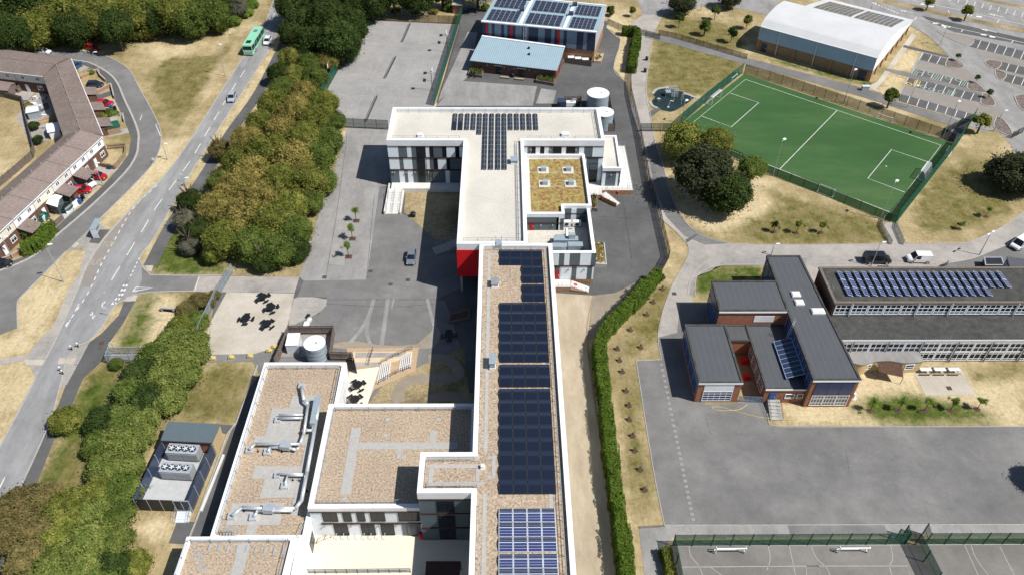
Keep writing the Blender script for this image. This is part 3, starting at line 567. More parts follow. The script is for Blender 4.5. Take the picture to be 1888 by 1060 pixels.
for q in ([(1270, 1006), (1274, 1025), (1290, 1046), (1300, 1075)], [(1416, 1005), (1420, 1030), (1414, 1050)], [(1455, 1006), (1470, 1075)], [(1495, 1005), (1505, 1028), (1525, 1048), (1535, 1075)], [(1642, 1005), (1646, 1030), (1640, 1045), (1650, 1075)], [(1778, 1004), (1810, 1075)], [(1790, 1004), (1800, 1030), (1830, 1070)], [(1843, 1007), (1875, 1070)], [(1310, 1045), (1330, 1060), (1350, 1075)]): ml.ribbon(smooth(GP(q), 4), .09, .055)
struct('court_lines', ml, 'line_faint')
AR('patio', [(1682, 681), (1772, 679), (1800, 727), (1706, 729)], 'sand_patio', .03)
# lower left compound surroundings
AR('verge', [(240, 950), (330, 950), (318, 998), (240, 985)], 'straw_grass', .02)
AR('footpath', [(327, 960), (366, 962), (345, 1003), (311, 1001)], 'asphalt_dark', .035); AR('footpath', [(406, 782), (436, 784), (420, 800), (410, 798)], 'asphalt_dark', .035)
AR('footpath', [(478, 690), (505, 660), (505, 700), (395, 1010), (345, 1003), (362, 962), (420, 810), (455, 725)], 'asphalt_dark', .034)
kerbline([(475, 674), (436, 780), (420, 800), (363, 958), (345, 1003)], .2, .25, 0)
AR('courtyard', [(590, 975), (880, 975), (880, 1080), (540, 1080), (560, 1020)], 'cream', .03)
# ---- the one ground sheet, its dry, green and straw patches stored per vertex and broken up by noise
import numpy as np
def build_ground():
    xs = np.concatenate([[-2500, -600, -260], np.arange(-170, 232, 1.6), [300, 700, 2500]]); ys = np.concatenate([[-300, -20], np.arange(20, 300, 1.6), [360, 500, 900, 4000]])
    nx, ny = len(xs), len(ys); X, Y = np.meshgrid(xs, ys); co = np.zeros((nx*ny, 3)); co[:, 0] = X.ravel(); co[:, 1] = Y.ravel()
    ch = {'straw_grass': np.zeros(nx*ny), 'olive_grass': np.zeros(nx*ny), 'green_grass': np.zeros(nx*ny)}
    for kind, P in PATCH:
        if kind not in ch: continue
        P = np.array([(p.x, p.y) for p in P]); a = co[:, :2]; near = (a[:, 0] > P[:, 0].min()-4) & (a[:, 0] < P[:, 0].max()+4) & (a[:, 1] > P[:, 1].min()-4) & (a[:, 1] < P[:, 1].max()+4)
        q = a[near]; ins = np.zeros(len(q), bool); dist = np.full(len(q), 1e9)
        for i in range(len(P)):
            p0, p1 = P[i], P[(i+1) % len(P)]; e = p1-p0; w = q-p0; t = np.clip((w@e)/max(e@e, 1e-9), 0, 1); dist = np.minimum(dist, np.linalg.norm(w-t[:, None]*e, axis=1))
            c = ((p0[1] <= q[:, 1]) != (p1[1] <= q[:, 1])) & (q[:, 0] < e[0]*(q[:, 1]-p0[1])/(e[1] if abs(e[1]) > 1e-9 else 1e-9)+p0[0]); ins ^= c
        sd = np.where(ins, dist, -dist); v = np.clip((sd+2.2)/4.4, 0, 1); cur = ch[kind][near]; ch[kind][near] = np.maximum(cur, v)
    fs = [(j*nx+i, j*nx+i+1, (j+1)*nx+i+1, (j+1)*nx+i) for j in range(ny-1) for i in range(nx-1)]
    me = bpy.data.meshes.new('ground'); me.from_pydata(co.tolist(), [], fs); me.update()
    at = me.color_attributes.new('patch', 'FLOAT_COLOR', 'POINT'); c = np.ones((nx*ny, 4), np.float32); c[:, 0] = ch['straw_grass']; c[:, 1] = ch['green_grass']; c[:, 2] = ch['olive_grass']; at.data.foreach_set('color', c.ravel())
    m, N, L, b = base('ground_grass', .95, 0, .1); g = N.new('ShaderNodeNewGeometry'); v = g.outputs['Position']
    a = N.new('ShaderNodeAttribute'); a.attribute_name = 'patch'; sx = N.new('ShaderNodeSeparateColor'); L.new(a.outputs['Color'], sx.inputs[0]); n0 = noise(N, L, .22, v, 7, .72)
    def fac_(src):
        s = N.new('ShaderNodeMath'); s.operation = 'SUBTRACT'; L.new(n0.outputs[0], s.inputs[0]); s.inputs[1].default_value = .5
        k = N.new('ShaderNodeMath'); k.operation = 'MULTIPLY_ADD'; L.new(s.outputs[0], k.inputs[0]); k.inputs[1].default_value = 1.9; L.new(src, k.inputs[2])
        r = N.new('ShaderNodeMapRange'); L.new(k.outputs[0], r.inputs[0]); r.inputs[1].default_value = .25; r.inputs[2].default_value = .85; return r.outputs[0]
    n1 = noise(N, L, .07, v, 8, .68); dry = ramp(N, L, n1.outputs[0], [(.34, G2), (.44, (.34, .27, .145)), (.52, G3), (.64, G4)])
    n2 = noise(N, L, .11, v, 7, .7); st = ramp(N, L, n2.outputs[0], [(.3, G3), (.55, G4), (.8, (.64, .53, .35))])
    n3 = noise(N, L, .35, v, 6, .7); ol = ramp(N, L, n3.outputs[0], [(.34, (.11, .10, .03)), (.5, (.19, .165, .06)), (.66, G2)])
    n4 = noise(N, L, .5, v, 6, .7); gn = ramp(N, L, n4.outputs[0], [(.34, (.045, .075, .012)), (.5, (.085, .115, .022)), (.68, (.18, .17, .055))])
    # a natural sprinkle of olive everywhere
    n5 = noise(N, L, .05, v, 8, .75); sp = N.new('ShaderNodeMapRange'); L.new(n5.outputs[0], sp.inputs[0]); sp.inputs[1].default_value = .47; sp.inputs[2].default_value = .66; sp.inputs[4].default_value = .8
    o = mixc(N, L, dry.outputs[0], ol.outputs[0], sp.outputs[0]); o = mixc(N, L, o, st.outputs[0], fac_(sx.outputs[0])); o = mixc(N, L, o, ol.outputs[0], fac_(sx.outputs[2])); o = mixc(N, L, o, gn.outputs[0], fac_(sx.outputs[1]))
    nf = noise(N, L, 1.6, v, 6, .8); rf = ramp(N, L, nf.outputs[0], [(.34, (.62, .61, .57)), (.5, (.93, .93, .91)), (.66, (1.1, 1.08, 1.03))]); o = mixc(N, L, o, rf.outputs[0], 1., 'MULTIPLY')
    mp = N.new('ShaderNodeMapping'); mp.inputs['Rotation'].default_value = (0, 0, .6); mp.inputs['Scale'].default_value = (5, .45, 1); L.new(v, mp.inputs[0]); ns = noise(N, L, .35, mp.outputs[0], 4, .6); rs = ramp(N, L, ns.outputs[0], [(.35, (.82,)*3), (.6, (1, 1, 1))]); o = mixc(N, L, o, rs.outputs[0], .7, 'MULTIPLY')
    L.new(o, b.inputs['Base Color']); bp = N.new('ShaderNodeBump'); bp.inputs['Strength'].default_value = .5; bp.inputs['Distance'].default_value = .2; L.new(nf.outputs[0], bp.inputs['Height']); L.new(bp.outputs[0], b.inputs['Normal'])
    me.materials.append(m); ob = bpy.data.objects.new('ground', me); COL.objects.link(ob); ob['kind'] = 'structure'
build_ground()
# ================================================================ BUILDING HELPERS
def ccw(poly):
    a = sum(poly[i][0]*poly[(i+1) % len(poly)][1]-poly[(i+1) % len(poly)][0]*poly[i][1] for i in range(len(poly)))
    P = [Vector((p[0], p[1])) for p in poly]
    return P if a > 0 else P[::-1]
def inset(P, d):
    n = len(P); out = []
    for i in range(n):
        a, b, c = P[i-1], P[i], P[(i+1) % n]; u = (b-a).normalized(); v = (c-b).normalized()
        n1 = Vector((-u.y, u.x)); n2 = Vector((-v.y, v.x)); k = 1+n1.dot(n2)
        out.append(b+(n1+n2)*d/max(k, .2))
    return out
def ring(mb, P, d0, d1, z0, z1, mi=0):
    A_, B_ = inset(P, d0), inset(P, d1); n = len(P)
    vs = [(p.x, p.y, z0) for p in A_]+[(p.x, p.y, z1) for p in A_]+[(p.x, p.y, z1) for p in B_]+[(p.x, p.y, z0) for p in B_]
    fs = []
    for i in range(n):
        j = (i+1) % n
        for k in range(4):
            l = (k+1) % 4; fs.append((k*n+i, k*n+j, l*n+j, l*n+i))
    return mb.add(vs, fs, mi)
def flatb(root, poly, z0, ztop, deck, wall, roof, par='white', pw=.5, fascia=.5, over=.06):
    P = ccw(poly); 
    MB().prism([(p.x, p.y) for p in P], z0, deck-.02).build('wall', wall, root)
    MB().sheet(inset(P, .02), deck).build('roof', roof, root)
    return ring(MB(), P, -over, pw, deck-fascia, ztop).build('parapet', par, root)
def dirn(P, Q):
    P, Q = Vector((P[0], P[1])), Vector((Q[0], Q[1])); d = (Q-P).normalized(); return P, d, (Q-P).length
def win(root, P, d, u0, u1, v0, v1, nx=1, ny=1, frame='frame_dark', pane='glass', fw=.07, prd=.09, name='window'):
    """P->d runs left to right seen from outside, so the outside is to the right of d"""
    f = MB(); 
    def vb(u, w): f.bar(P+d*(u-w/2), P+d*(u+w/2), prd, v0, v1, 0, prd/2)
    f.bar(P+d*u0, P+d*(u0+fw), prd, v0, v1, 0, prd/2); f.bar(P+d*(u1-fw), P+d*u1, prd, v0, v1, 0, prd/2)
    f.bar(P+d*(u0+fw), P+d*(u1-fw), prd, v0, v0+fw, 0, prd/2); f.bar(P+d*(u0+fw), P+d*(u1-fw), prd, v1-fw, v1, 0, prd/2)
    ys = ny if isinstance(ny, (list, tuple)) else [i/ny for i in range(1, ny)]
    for i in range(1, nx):
        u = u0+(u1-u0)*i/nx; f.bar(P+d*(u-fw*.35), P+d*(u+fw*.35), prd*.7, v0+fw, v1-fw, 0, prd*.35)
    for t in ys:
        v = v0+(v1-v0)*t; f.bar(P+d*(u0+fw), P+d*(u1-fw), prd*.82, v-fw*.35, v+fw*.35, 0, prd*.41)
    o = f.build(name, frame, root)
    MB().bar(P+d*(u0+fw*.5), P+d*(u1-fw*.5), .03, v0+fw*.5, v1-fw*.5, 0, .03).build('pane', pane, o)
    return o
def fac(root, P, Q, items, mats=('cladding_light', 'cladding_dark', 'brown_trim', 'red', 'white', 'cladding_navy', 'cladding_mid')):
    P, d, L = dirn(P, Q); mb = MB(); K = 'LDBRWNM'
    for it in items:
        k = it[0]
        if k in K and len(k) == 1: mb.bar(P+d*it[1], P+d*it[2], .06 if k != 'B' else .16, it[3], it[4], K.index(k), .03 if k != 'B' else .08)
        elif k == 'win': win(root, P, d, *it[1:5], *(it[5:]))
        elif k == 'door':
            o = MB().bar(P+d*it[1], P+d*it[2], .1, it[3], it[4], 0, .05).build('door', it[5], root)
            MB().bar(P+d*(it[2]-.25), P+d*(it[2]-.12), .06, it[3]+.9, it[3]+1.15, 0, .13).build('handle', 'metal', o)
        elif k == 'lamp': MB().tube((*(P+d*it[1]+Vector((d.y, -d.x))*.05), it[2]), (*(P+d*it[1]+Vector((d.y, -d.x))*.3), it[2]), .16, 8).build('wall_lamp', 'pipe_grey', root)
    if mb.v: mb.build('cladding', list(mats), root)
def rail(pts, z, h=1.0, sp=1.6, parent=None, name='railing', mat='galv', bars=2, r=.022, closed=False, zf=None):
    mb = MB(); P = [Vector((p[0], p[1])) for p in pts]
    if closed: P.append(P[0])
    zz = zf or (lambda t: z); tot = sum((b-a).length for a, b in zip(P, P[1:])) or 1; acc = 0
    for a, b in zip(P, P[1:]):
        L = (b-a).length; n = max(1, round(L/sp))
        for i in range(n+1):
            p = a+(b-a)*i/n; t = (acc+L*i/n)/tot; mb.tube((p.x, p.y, zz(t)), (p.x, p.y, zz(t)+h), r*1.2, 4)
        for k in range(bars):
            hh = h*(1-k/bars); mb.tube((a.x, a.y, zz(acc/tot)+hh), (b.x, b.y, zz((acc+L)/tot)+hh), r, 4)
        acc += L
    return mb.build(name, mat, parent)
# ================================================================ NEW SCHOOL
ns = thing('school_building', 'new white edged flat roofed school with rooftop solar arrays and one red corner', 'school', (0, 100, 0))
T = [(-23.9, 141.6), (-8, 141.6), (-8, 108.0), (4.3, 108.0), (4.3, 141.6), (21.05, 141.6), (21.05, 154.8), (-23.9, 154.8)]
# stem is raised on its south-west corner: red upper storeys over an open ground floor
MB().prism([(-23.9, 141.6), (21.05, 141.6), (21.05, 154.8), (-23.9, 154.8)], 0, 10.88).build('wall', 'cladding_dark', ns)
MB().prism([(-8, 112.5), (4.3, 112.5), (4.3, 141.58), (-8, 141.58)], 0, 10.88).build('wall', 'cladding_dark', ns)
MB().prism([(-7.95, 108.05), (4.25, 108.05), (4.25, 112.48), (-7.95, 112.48)], 4.1, 10.88).build('wall', 'cladding_dark', ns)
MB().sheet(T, 10.9).build('roof', 'gravel_pale', ns)
ring(MB(), ccw(T), -.06, .62, 10.2, 11.6).build('parapet', 'white', ns)
MB().box(-8.02, -4.1, 107.86, 108.04, 4.05, 10.18).box(-8.14, -8.0, 107.86, 112.4, 4.05, 10.18).box(-8.0, -4.1, 108.06, 112.4, 4.0, 4.08).build('red_panel', 'red', ns)
MB().cone(-7.5, 108.3, 0, 4.02, .2, .2, 12).build('column', 'concrete', ns)
MB().box(-21, -8.1, 109, 112, 0, 0).v
# T south facade, left part
Zr = [(7.45, 10.05), (4.45, 7.15), (1.0, 4.15)]
u = lambda x, L: (x-L)/55
it = []
for k, a, b in (('L', 97, 215), ('D', 215, 315), ('L', 315, 365), ('D', 365, 420), ('L', 525, 572), ('D', 618, 720), ('L', 768, 868), ('L', 915, 970)): it.append((k, u(a, 97), u(b, 97), *Zr[0]))
for a, b in ((572, 618), (720, 768), (868, 915)): it.append(('win', u(a, 97), u(b, 97), *Zr[0], 1, 3))
for k, a, b in (('L', 125, 240), ('D', 240, 288), ('L', 288, 388), ('D', 388, 435), ('L', 540, 590), ('D', 590, 638), ('L', 685, 785), ('D', 825, 980)): it.append((k, u(a, 122), u(b, 122), *Zr[1]))
for a, b in ((638, 685), (785, 825)): it.append(('win', u(a, 122), u(b, 122), *Zr[1], 1, 3))
for k, a, b in (('D', 147, 250), ('L', 250, 310), ('D', 310, 350), ('L', 350, 410), ('D', 410, 452), ('D', 555, 600), ('D', 640, 790), ('L', 790, 838), ('D', 838, 1000)): it.append((k, u(a, 147), u(b, 147), *Zr[2]))
it += [('win', u(600, 147), u(640, 147), *Zr[2], 1, 2, 'frame_dark', 'glass_light'), ('win', 5.9, 7.85, 1.0, 10.1, 3, [.12, .3, .34, .5, .64, .68, .85])]
for z0, z1 in ((7.18, 7.42), (4.18, 4.42)): it += [('B', 0, 5.85, z0, z1), ('B', 7.9, 15.8, z0, z1)]
it += [('B', 0, 15.8, 10.08, 10.2)]+[('lamp', x, 3.7) for x in (.4, .9, 3.3, 5.2, 8.1, 12.8)]
fac(ns, (-23.9, 141.6), (-8, 141.6), it)
# T south facade above and beside the green roof
u2 = lambda x: (x-127)/68.8
it = []
for k, a, b in (('L', 130, 185), ('D', 185, 245), ('L', 305, 370), ('L', 430, 495), ('D', 495, 555), ('L', 678, 742), ('D', 870, 930), ('L', 930, 1000), ('D', 1000, 1125), ('L', 1125, 1278)): it.append((k, u2(a), u2(b), 7.6, 10.05))
for a, b, n in ((245, 305, 1), (370, 430, 1), (555, 678, 2), (742, 870, 2)): it.append(('win', u2(a), u2(b), 7.85, 10.0, n, [.75]))
it += [('B', 0, 16.7, 10.08, 10.2), ('B', 12.9, 16.7, 7.3, 7.5), ('D', 13.4, 15.9, 4.4, 7.25), ('L', 12.9, 13.4, 4.4, 7.25), ('L', 15.9, 16.7, 1.2, 7.25), ('D', 12.9, 14.1, 1.2, 4.2), ('win', 14.15, 15.85, 1.2, 6.0, 3, 4), ('lamp', 1.6, 9.3), ('lamp', 5.6, 9.3), ('lamp', 11, 9.3)]
fac(ns, (4.3, 141.6), (21.05, 141.6), it)
# side walls of T and stem: panels too
def sidepan(P, Q, z0, z1, step=2.2, seed=1):
    rnd = random.Random(seed); P_, d, L = dirn(P, Q); its = []; t = 0
    while t < L-.3:
        w = min(L-t, rnd.choice((.8, 1.2, 1.8, 2.4))); k = rnd.choice('LLDD')
        z = z0
        while z < z1-1:
            its.append((k if rnd.random() < .7 else ('D' if k == 'L' else 'L'), t, t+w, z+.15, min(z+3.0, z1))); z += 3.2
        t += w
    for z in (z0+3.08, z0+6.28):
        if z < z1: its.append(('B', 0, L, z, z+.12))
    fac(ns, P, Q, its)
sidepan((-8, 141.5), (-8, 112.6), 1, 10, seed=3); sidepan((21.05, 141.6), (21.05, 154.8), 1, 10, seed=4); sidepan((-23.9, 154.8), (-23.9, 141.6), 1, 10, seed=5); sidepan((21.05, 154.8), (-23.9, 154.8), 1, 10, seed=8)
# plinth terrace south of T (west) with stairs
MB().prism([(-23.8, 139.4), (-8.1, 139.4), (-8.1, 141.55), (-23.8, 141.55)], 0, 1.0).build('plinth', 'plinth_white', ns)
# long wing with its stub
wing = [(-4, 25), (8.6, 25), (8.6, 107.98), (-4, 107.98), (-4, 63.9), (-11, 63.9), (-11, 57.7), (-4, 57.7)]
flatb(ns, wing, 0, 11.6, 10.9, 'cladding_dark', 'gravel_brown', pw=.62, fascia=.7)
sidepan((8.6, 25), (8.6, 107.9), 0, 10, seed=6); sidepan((-4, 107.9), (-4, 76.2), 0, 10, seed=7)
# hall
flatb(ns, [(-25.9, 58.4), (-4.02, 58.4), (-4.02, 76.0), (-25.9, 76.0)], 0, 7.0, 6.4, 'cladding_light', 'gravel_brown', pw=.62, fascia=.45)
it = []; w1 = lambda x: (x-62)/76.
for a, b in ((178, 330), (385, 472), (528, 610), (665, 815), (950, 1170)): it.append(('win', w1(a)+.1, w1(b)+.1, 3.75, 5.95, 3 if b-a > 200 else 2 if b-a > 100 else 1, 1))
for a, b in ((290, 435), (570, 715), (775, 915)): it.append(('win', w1(a)-.25, w1(b)-.25, .25, 2.9, 2, [.78]))
it += [('B', 0, 21.5, 6.05, 6.2), ('B', 1.2, 21.5, 3.15, 3.35), ('lamp', 1.6, 2.8), ('lamp', 5.2, 2.8), ('lamp', 9, 2.8), ('lamp', 11.3, 2.8)]
it += [('D', 12.05, 14.6, 0.1, 3.1), ('win', 12.7, 14.2, .1, 2.7, 2, [.8])]
fac(ns, (-25.9, 58.4), (-11.1, 58.4), it)
it = [('D', 0, 6.9, 6.9, 10.0), ('D', 0, 6.9, 3.4, 6.7), ('D', 0, 6.9, 0.1, 3.1), ('B', 0, 6.9, 6.72, 6.88), ('B', 0, 6.9, 3.15, 3.35), ('B', 0, 6.9, 10.05, 10.2)]
fac(ns, (-11, 57.7), (-4.06, 57.7), it)
P_, d_, _ = dirn((-11, 57.7), (-4.06, 57.7))
for v0, v1 in ((7.1, 9.7), (3.6, 6.3), (.4, 2.9)): win(ns, P_+Vector((0, -.03)), d_, 2.3, 4.6, v0, v1, 2, [.8])
sidepan((-4, 57.6), (-4, 25), 0, 10, seed=9)
# low service block on the left
lb = [(-38.6, 55.2), (-25.95, 55.2), (-25.95, 76.0), (-25.2, 76.0), (-25.2, 86.4), (-38.2, 86.4)]
flatb(ns, lb, 0, 4.7, 4.15, 'white', 'gravel_brown', pw=.6, fascia=.4)
lb2 = [(-42, 30), (-27.9, 30), (-27.2, 55.1), (-41.3, 55.1)]
flatb(ns, lb2, 0, 5.5, 5.0, 'white', 'gravel_brown', pw=.5, fascia=.4)
MB().prism([(-27.15, 50.5), (-26.1, 50.5), (-25.95, 58.3), (-25.95, 55.3), (-27.15, 55.3)][:2]+[(-25.92, 55.15), (-27.15, 55.15)], 0, 4.1).build('wall', 'white', ns)
win(ns, *dirn((-25.2, 86), (-25.2, 76))[:2], 3, 4.6, .3, 2.2, 1, 1); win(ns, *dirn((-25.2, 86), (-25.2, 76))[:2], 6.2, 8.2, .3, 2.2, 1, 1)
win(ns, *dirn((-25.9, 58), (-25.9, 55.3))[:2], .3, 2.3, .1, 2.6, 2, [.8])
# green roof block
gb = [(4.36, 121.0), (11.75, 121.0), (11.75, 123.6), (17.1, 123.6), (17.1, 141.52), (4.36, 141.52)]
flatb(ns, gb, 0, 8.3, 7.5, 'cladding_dark', 'gravel_pale', pw=.5, fascia=.35)
def lawnroof(x0, x1, y0, y1): return MB().box(x0, x1, y0, y1, 7.45, 7.62)
sg = MB()
for y0, y1 in ((136.1, 140.6), (131.2, 135.8), (122.3, 130.9)):
    P = [(5.6, y0), (16.4, y0), (16.4, y1), (5.6, y1)] if y1 > 131 else [(5.6, 121.7), (11.1, 121.7), (11.1, 124.4), (16.4, 124.4), (16.4, y1), (5.6, y1)]
    sg.prism(P, 7.45, 7.62)
sg.build('green_roof', 'sedum', ns)
for x, y in ((8.3, 136.8), (13.4, 136.8), (8.4, 132.0), (13.6, 132.0)):
    MB().box(x-1.15, x+1.15, y-1.5, y+.9, 7.6, 7.68).build('paver_pad', 'gravel_pale', ns)
    v = MB().box(x-.42, x+.62, y-.9, y+.2, 7.66, 8.35); v.prism([(x-.42, y-.9), (x+.62, y-.9), (x+.62, y+.2), (x-.42, y+.2)], 8.36, lambda a, b, y=y: 8.45+.35*(1-abs((b-(y-.35))/.55)))
    v.build('roof_vent', 'tin', ns)
# plant area block
pb = [(4.36, 110.3), (16.8, 110.3), (16.8, 123.5), (11.8, 123.5), (11.8, 120.96), (4.36, 120.96)]
P = ccw(pb); MB().prism([(p.x, p.y) for p in P], 1.2, 4.28).build('wall', 'cladding_light', ns); MB().prism([(p.x, p.y) for p in inset(P, -.05)], 0, 1.2).build('plinth', 'brick_orange', ns)
MB().sheet(P, 4.3).build('roof', 'gravel_pale', ns)
MB().bar((9, 110.55), (16.8, 110.55), .5, 4.28, 7.5).bar((16.55, 110.8), (16.55, 123.5), .5, 4.28, 7.5).build('screen_wall', 'cladding_dark', ns)
MB().box(8.7, 16.88, 110.22, 110.86, 7.5, 7.6).box(16.24, 16.88, 110.86, 123.5, 7.5, 7.6).build('parapet', 'white', ns)
u3 = lambda x: (x-408)/54.2
it = [(k, u3(a), u3(b), 4.6, 7.45) for k, a, b in (('L', 408, 495), ('D', 495, 548), ('L', 548, 600), ('D', 600, 705), ('L', 705, 812), ('D', 812, 863))]
it += [(k, u3(a)-.3, u3(b)-.3, 1.2, 4.3) for k, a, b in (('D', 425, 440), ('L', 440, 487), ('L', 535, 645), ('D', 645, 695), ('L', 695, 800), ('D', 800, 850))]
it += [('B', 0, 8.2, 4.35, 4.55), ('door', .98, 1.85, 1.2, 3.3, 'red_door'), ('D', .98, 1.85, 3.32, 4.3), ('lamp', .6, 3.7), ('lamp', 3.5, 3.7), ('lamp', 6.4, 3.7)]
fac(ns, (8.62, 110.3), (16.8, 110.3), it)
it = [('D', 0, 6.35, 4.35, 7.45), ('L', 5.9, 6.6, 4.35, 7.4), ('B', 0, 7.2, 6.0, 6.15), ('door', .8, 1.6, 4.32, 6.3, 'red_door'), ('lamp', 2.9, 5.6), ('lamp', 5.2, 5.6)]
fac(ns, (4.4, 120.98), (11.8, 120.98), it)
fac(ns, (11.8, 123.55), (17.1, 123.55), [('D', 0, 1.5, 4.4, 7.6), ('L', 1.5, 2.5, 4.4, 7.6), ('D', 2.5, 4.9, 4.4, 7.6), ('B', 0, 5.2, 6.4, 6.5)])
# right tower
tw = [(20.6, 140.1), (24.95, 140.1), (25.3, 152.9), (21.2, 152.9), (21.2, 141.4)]
tw = [(21.12, 140.1), (24.95, 140.1), (25.25, 152.9), (21.12, 152.9)]
MB().prism([(18.4, 136.9), (21.1, 136.9), (21.1, 138.6), (27.75, 138.6), (27.9, 155.9), (25.35, 155.9), (25.35, 141.5), (18.4, 141.5)], 0, 1.1, 0).build('plinth', 'brick_orange', ns)
MB().prism([(18.4, 136.9), (21.1, 136.9), (21.1, 138.6), (27.75, 138.6), (27.9, 155.9), (25.35, 155.9), (25.35, 141.5), (18.4, 141.5)], 1.1, 1.2).build('coping', 'plinth_white', ns)
flatb(ns, tw, 1.2, 5.8, 5.3, 'cladding_light', 'gravel_pale', pw=.4, fascia=.3)
fac(ns, (21.12, 140.1), (24.95, 140.1), [('L', 0, .7, 1.2, 4.7), ('D', .7, 2.9, 1.2, 4.7), ('L', 2.9, 3.4, 1.2, 4.7), ('D', 3.4, 3.8, 1.2, 4.7), ('B', 0, 3.83, 4.75, 4.95), ('lamp', 1.8, 4.1)])
rail([(21.2, 138.75), (27.6, 138.75), (27.75, 155.7), (25.5, 155.7)], 1.2, 1.1, 1.1, ns, mat='pipe_grey')
rail([(18.5, 137.05), (20.4, 137.05)], 1.2, 1.1, 1, ns, mat='pipe_grey')
def stairs(root, x0, y0, x1, y1, w, z1, n, mat='plinth_white', name='stairs'):
    """flight from the top (x0,y0,z1) down to (x1,y1,0)"""
    a, b = Vector((x0, y0)), Vector((x1, y1)); mb = MB()
    for i in range(n): mb.bar(a+(b-a)*i/n, a+(b-a)*(i+1)/n-(b-a).normalized()*.004, w, 0, z1*(n-i)/n)
    return mb.build(name, mat, root)
sf = stairs(ns, 21.3, 137.6, 24.2, 134.9, 1.6, 1.1, 8)
MB().bar((20.9, 136.7), (23.8, 134.1), .2, 0, .95, 0, 0).build('wall', 'brick_orange', ns)
for o in (.85, -.85):
    d = Vector((2.9, -2.7)).normalized(); n = Vector((d.y, -d.x))*o
    rail([Vector((21.3, 137.6))+n, Vector((24.2, 134.9))+n], 0, 1.0, .8, ns, mat='dark_metal', zf=lambda t: 1.1*(1-t)+.05)
# small entrance steps by the plant block
MB().prism([(9.4, 108.2), (12.6, 108.2), (12.6, 110.1), (9.4, 110.1)], 0, 1.1).build('plinth', 'brick_orange', ns); MB().box(9.35, 12.6, 108.15, 110.2, 1.1, 1.2).build('coping', 'plinth_white', ns)
MB().box(8.66, 9.3, 107.2, 109.8, 0, 1.4).build('wall', 'red_door', ns)
stairs(ns, 12.65, 109.2, 16.0, 108.6, 1.6, 1.1, 8)
rail([(9.5, 108.3), (12.5, 108.3), ], 1.2, 1.0, .8, ns, mat='pipe_grey'); rail([(12.6, 108.4), (15.9, 107.85)], 0, 1, .7, ns, mat='pipe_grey', zf=lambda t: 1.1*(1-t)); rail([(12.6, 110.0), (16.1, 109.45)], 0, 1, .7, ns, mat='dark_metal', zf=lambda t: 1.1*(1-t))
MB().bar((12.6, 108.2), (15.6, 107.6), .15, 0, .6).build('wall', 'brick_orange', ns)
# west stairs down from the T plinth
ws = MB()
for i in range(6): ws.box(-24.2, -21.3, 137.9-.5*i, 138.4-.5*i-.004, 0, 1.0-.07*i)
for i in range(6): ws.box(-24.2, -21.3, 134.2-.5*i, 134.7-.5*i-.004, 0, .5-.07*i)
ws.box(-24.2, -21.3, 134.7, 135.4-.004, 0, .55); ws.box(-24.2, -21.3, 138.4, 139.38, 0, 1.0); ws.box(-24.5, -24.21, 131.5, 141.5, 0, .9); ws.box(-21.29, -21.0, 131.5, 139.3, 0, .6)
ws.build('stairs', 'plinth_white', ns)
for x in (-24.1, -22.8, -21.3):
    rail([(x, 138.3), (x, 135.3)], 0, .9, .6, ns, mat='pipe_grey', zf=lambda t: 1-.45*t); rail([(x, 134.6), (x, 131.8)], 0, .9, .6, ns, mat='pipe_grey', zf=lambda t: .5-.45*t)
# stairs in the shade beside the stem
stairs(ns, -8.3, 121.5, -13.5, 119.6, 2.2, 1.2, 9, 'concrete'); 
for o in (1.1, -1.1): rail([(-8.3, 121.5-o), (-13.5, 119.6-o)], 0, 1.0, .9, ns, mat='galv', zf=lambda t: 1.2*(1-t))
# ---- roof rails, walkways
for pts, z in (([(-22.9, 153.8), (20.1, 153.8)], 10.9), ([(-22.9, 142.6), (-8.9, 142.6)], 10.9), ([(5.2, 142.6), (20, 142.6)], 10.9), ([(20.1, 153.8), (20.1, 142.6)], 10.9), ([(3.2, 142), (3.2, 109.1), (-7, 109.1)], 10.9),
               ([(-3, 106.9), (7.5, 106.9), (7.5, 25)], 10.9), ([(-3, 106.9), (-3, 64.2)], 10.9), ([(-3, 56), (-3, 25)], 10.9), ([(-3.9, 62.9), (-10, 62.9), (-10, 58.8), (-3.4, 58.8)], 10.9),
               ([(-24.9, 75.1), (-5, 75.1)], 6.4), ([(-24.9, 75.1), (-24.9, 59.4)], 6.4), ([(-24.5, 59.3), (-12, 59.3)], 6.4), ([(-37.3, 85.4), (-26, 85.4), (-26, 77)], 4.15), ([(-37.6, 85.3), (-37.8, 56)], 4.15),
               ([(-40.6, 54.5), (-28, 54.5), (-28.6, 31)], 5.0), ([(-41, 54.4), (-41.4, 31)], 5.0), ([(-26.6, 57.6), (-27.0, 55.4)], 4.15)):
    rail(pts, z, 1.05, 2.4, ns, mat='pipe_grey', bars=2, r=.036)
wk = MB()
for x0, x1, y0, y1, z in ((5.9, 6.4, 25, 106, 10.93), (-2.6, -2.1, 64.4, 106.4, 10.93), (-2.6, -2.1, 25, 58, 10.93), (-2.1, 7.0, 105.6, 106.2, 10.93), (2.3, 2.9, 109.6, 141, 10.93), (-9.8, -9.2, 59.2, 62.5, 10.93), (-9.2, -2.61, 61.9, 62.5, 10.93), (-9.2, -2.61, 59.2, 59.7, 10.93), (-3.6, -3.1, 59.8, 61.8, 10.94), (-1.5, -1.0, 60.2, 63.8, 10.94), (-2.09, -1.51, 63.3, 63.8, 10.94), (-2.09, -1.51, 60.2, 60.7, 10.94)): wk.box(x0, x1, y0, y1, z-.05, z)
wk.box(-22.1, -20.7, 60.8, 72, 6.38, 6.44); wk.box(-20.69, -6.5, 68.2, 69.4, 6.38, 6.44); wk.box(-10.6, -9.6, 69.41, 71.4, 6.38, 6.44); wk.box(-15.0, -14.4, 66.6, 68.19, 6.38, 6.44)
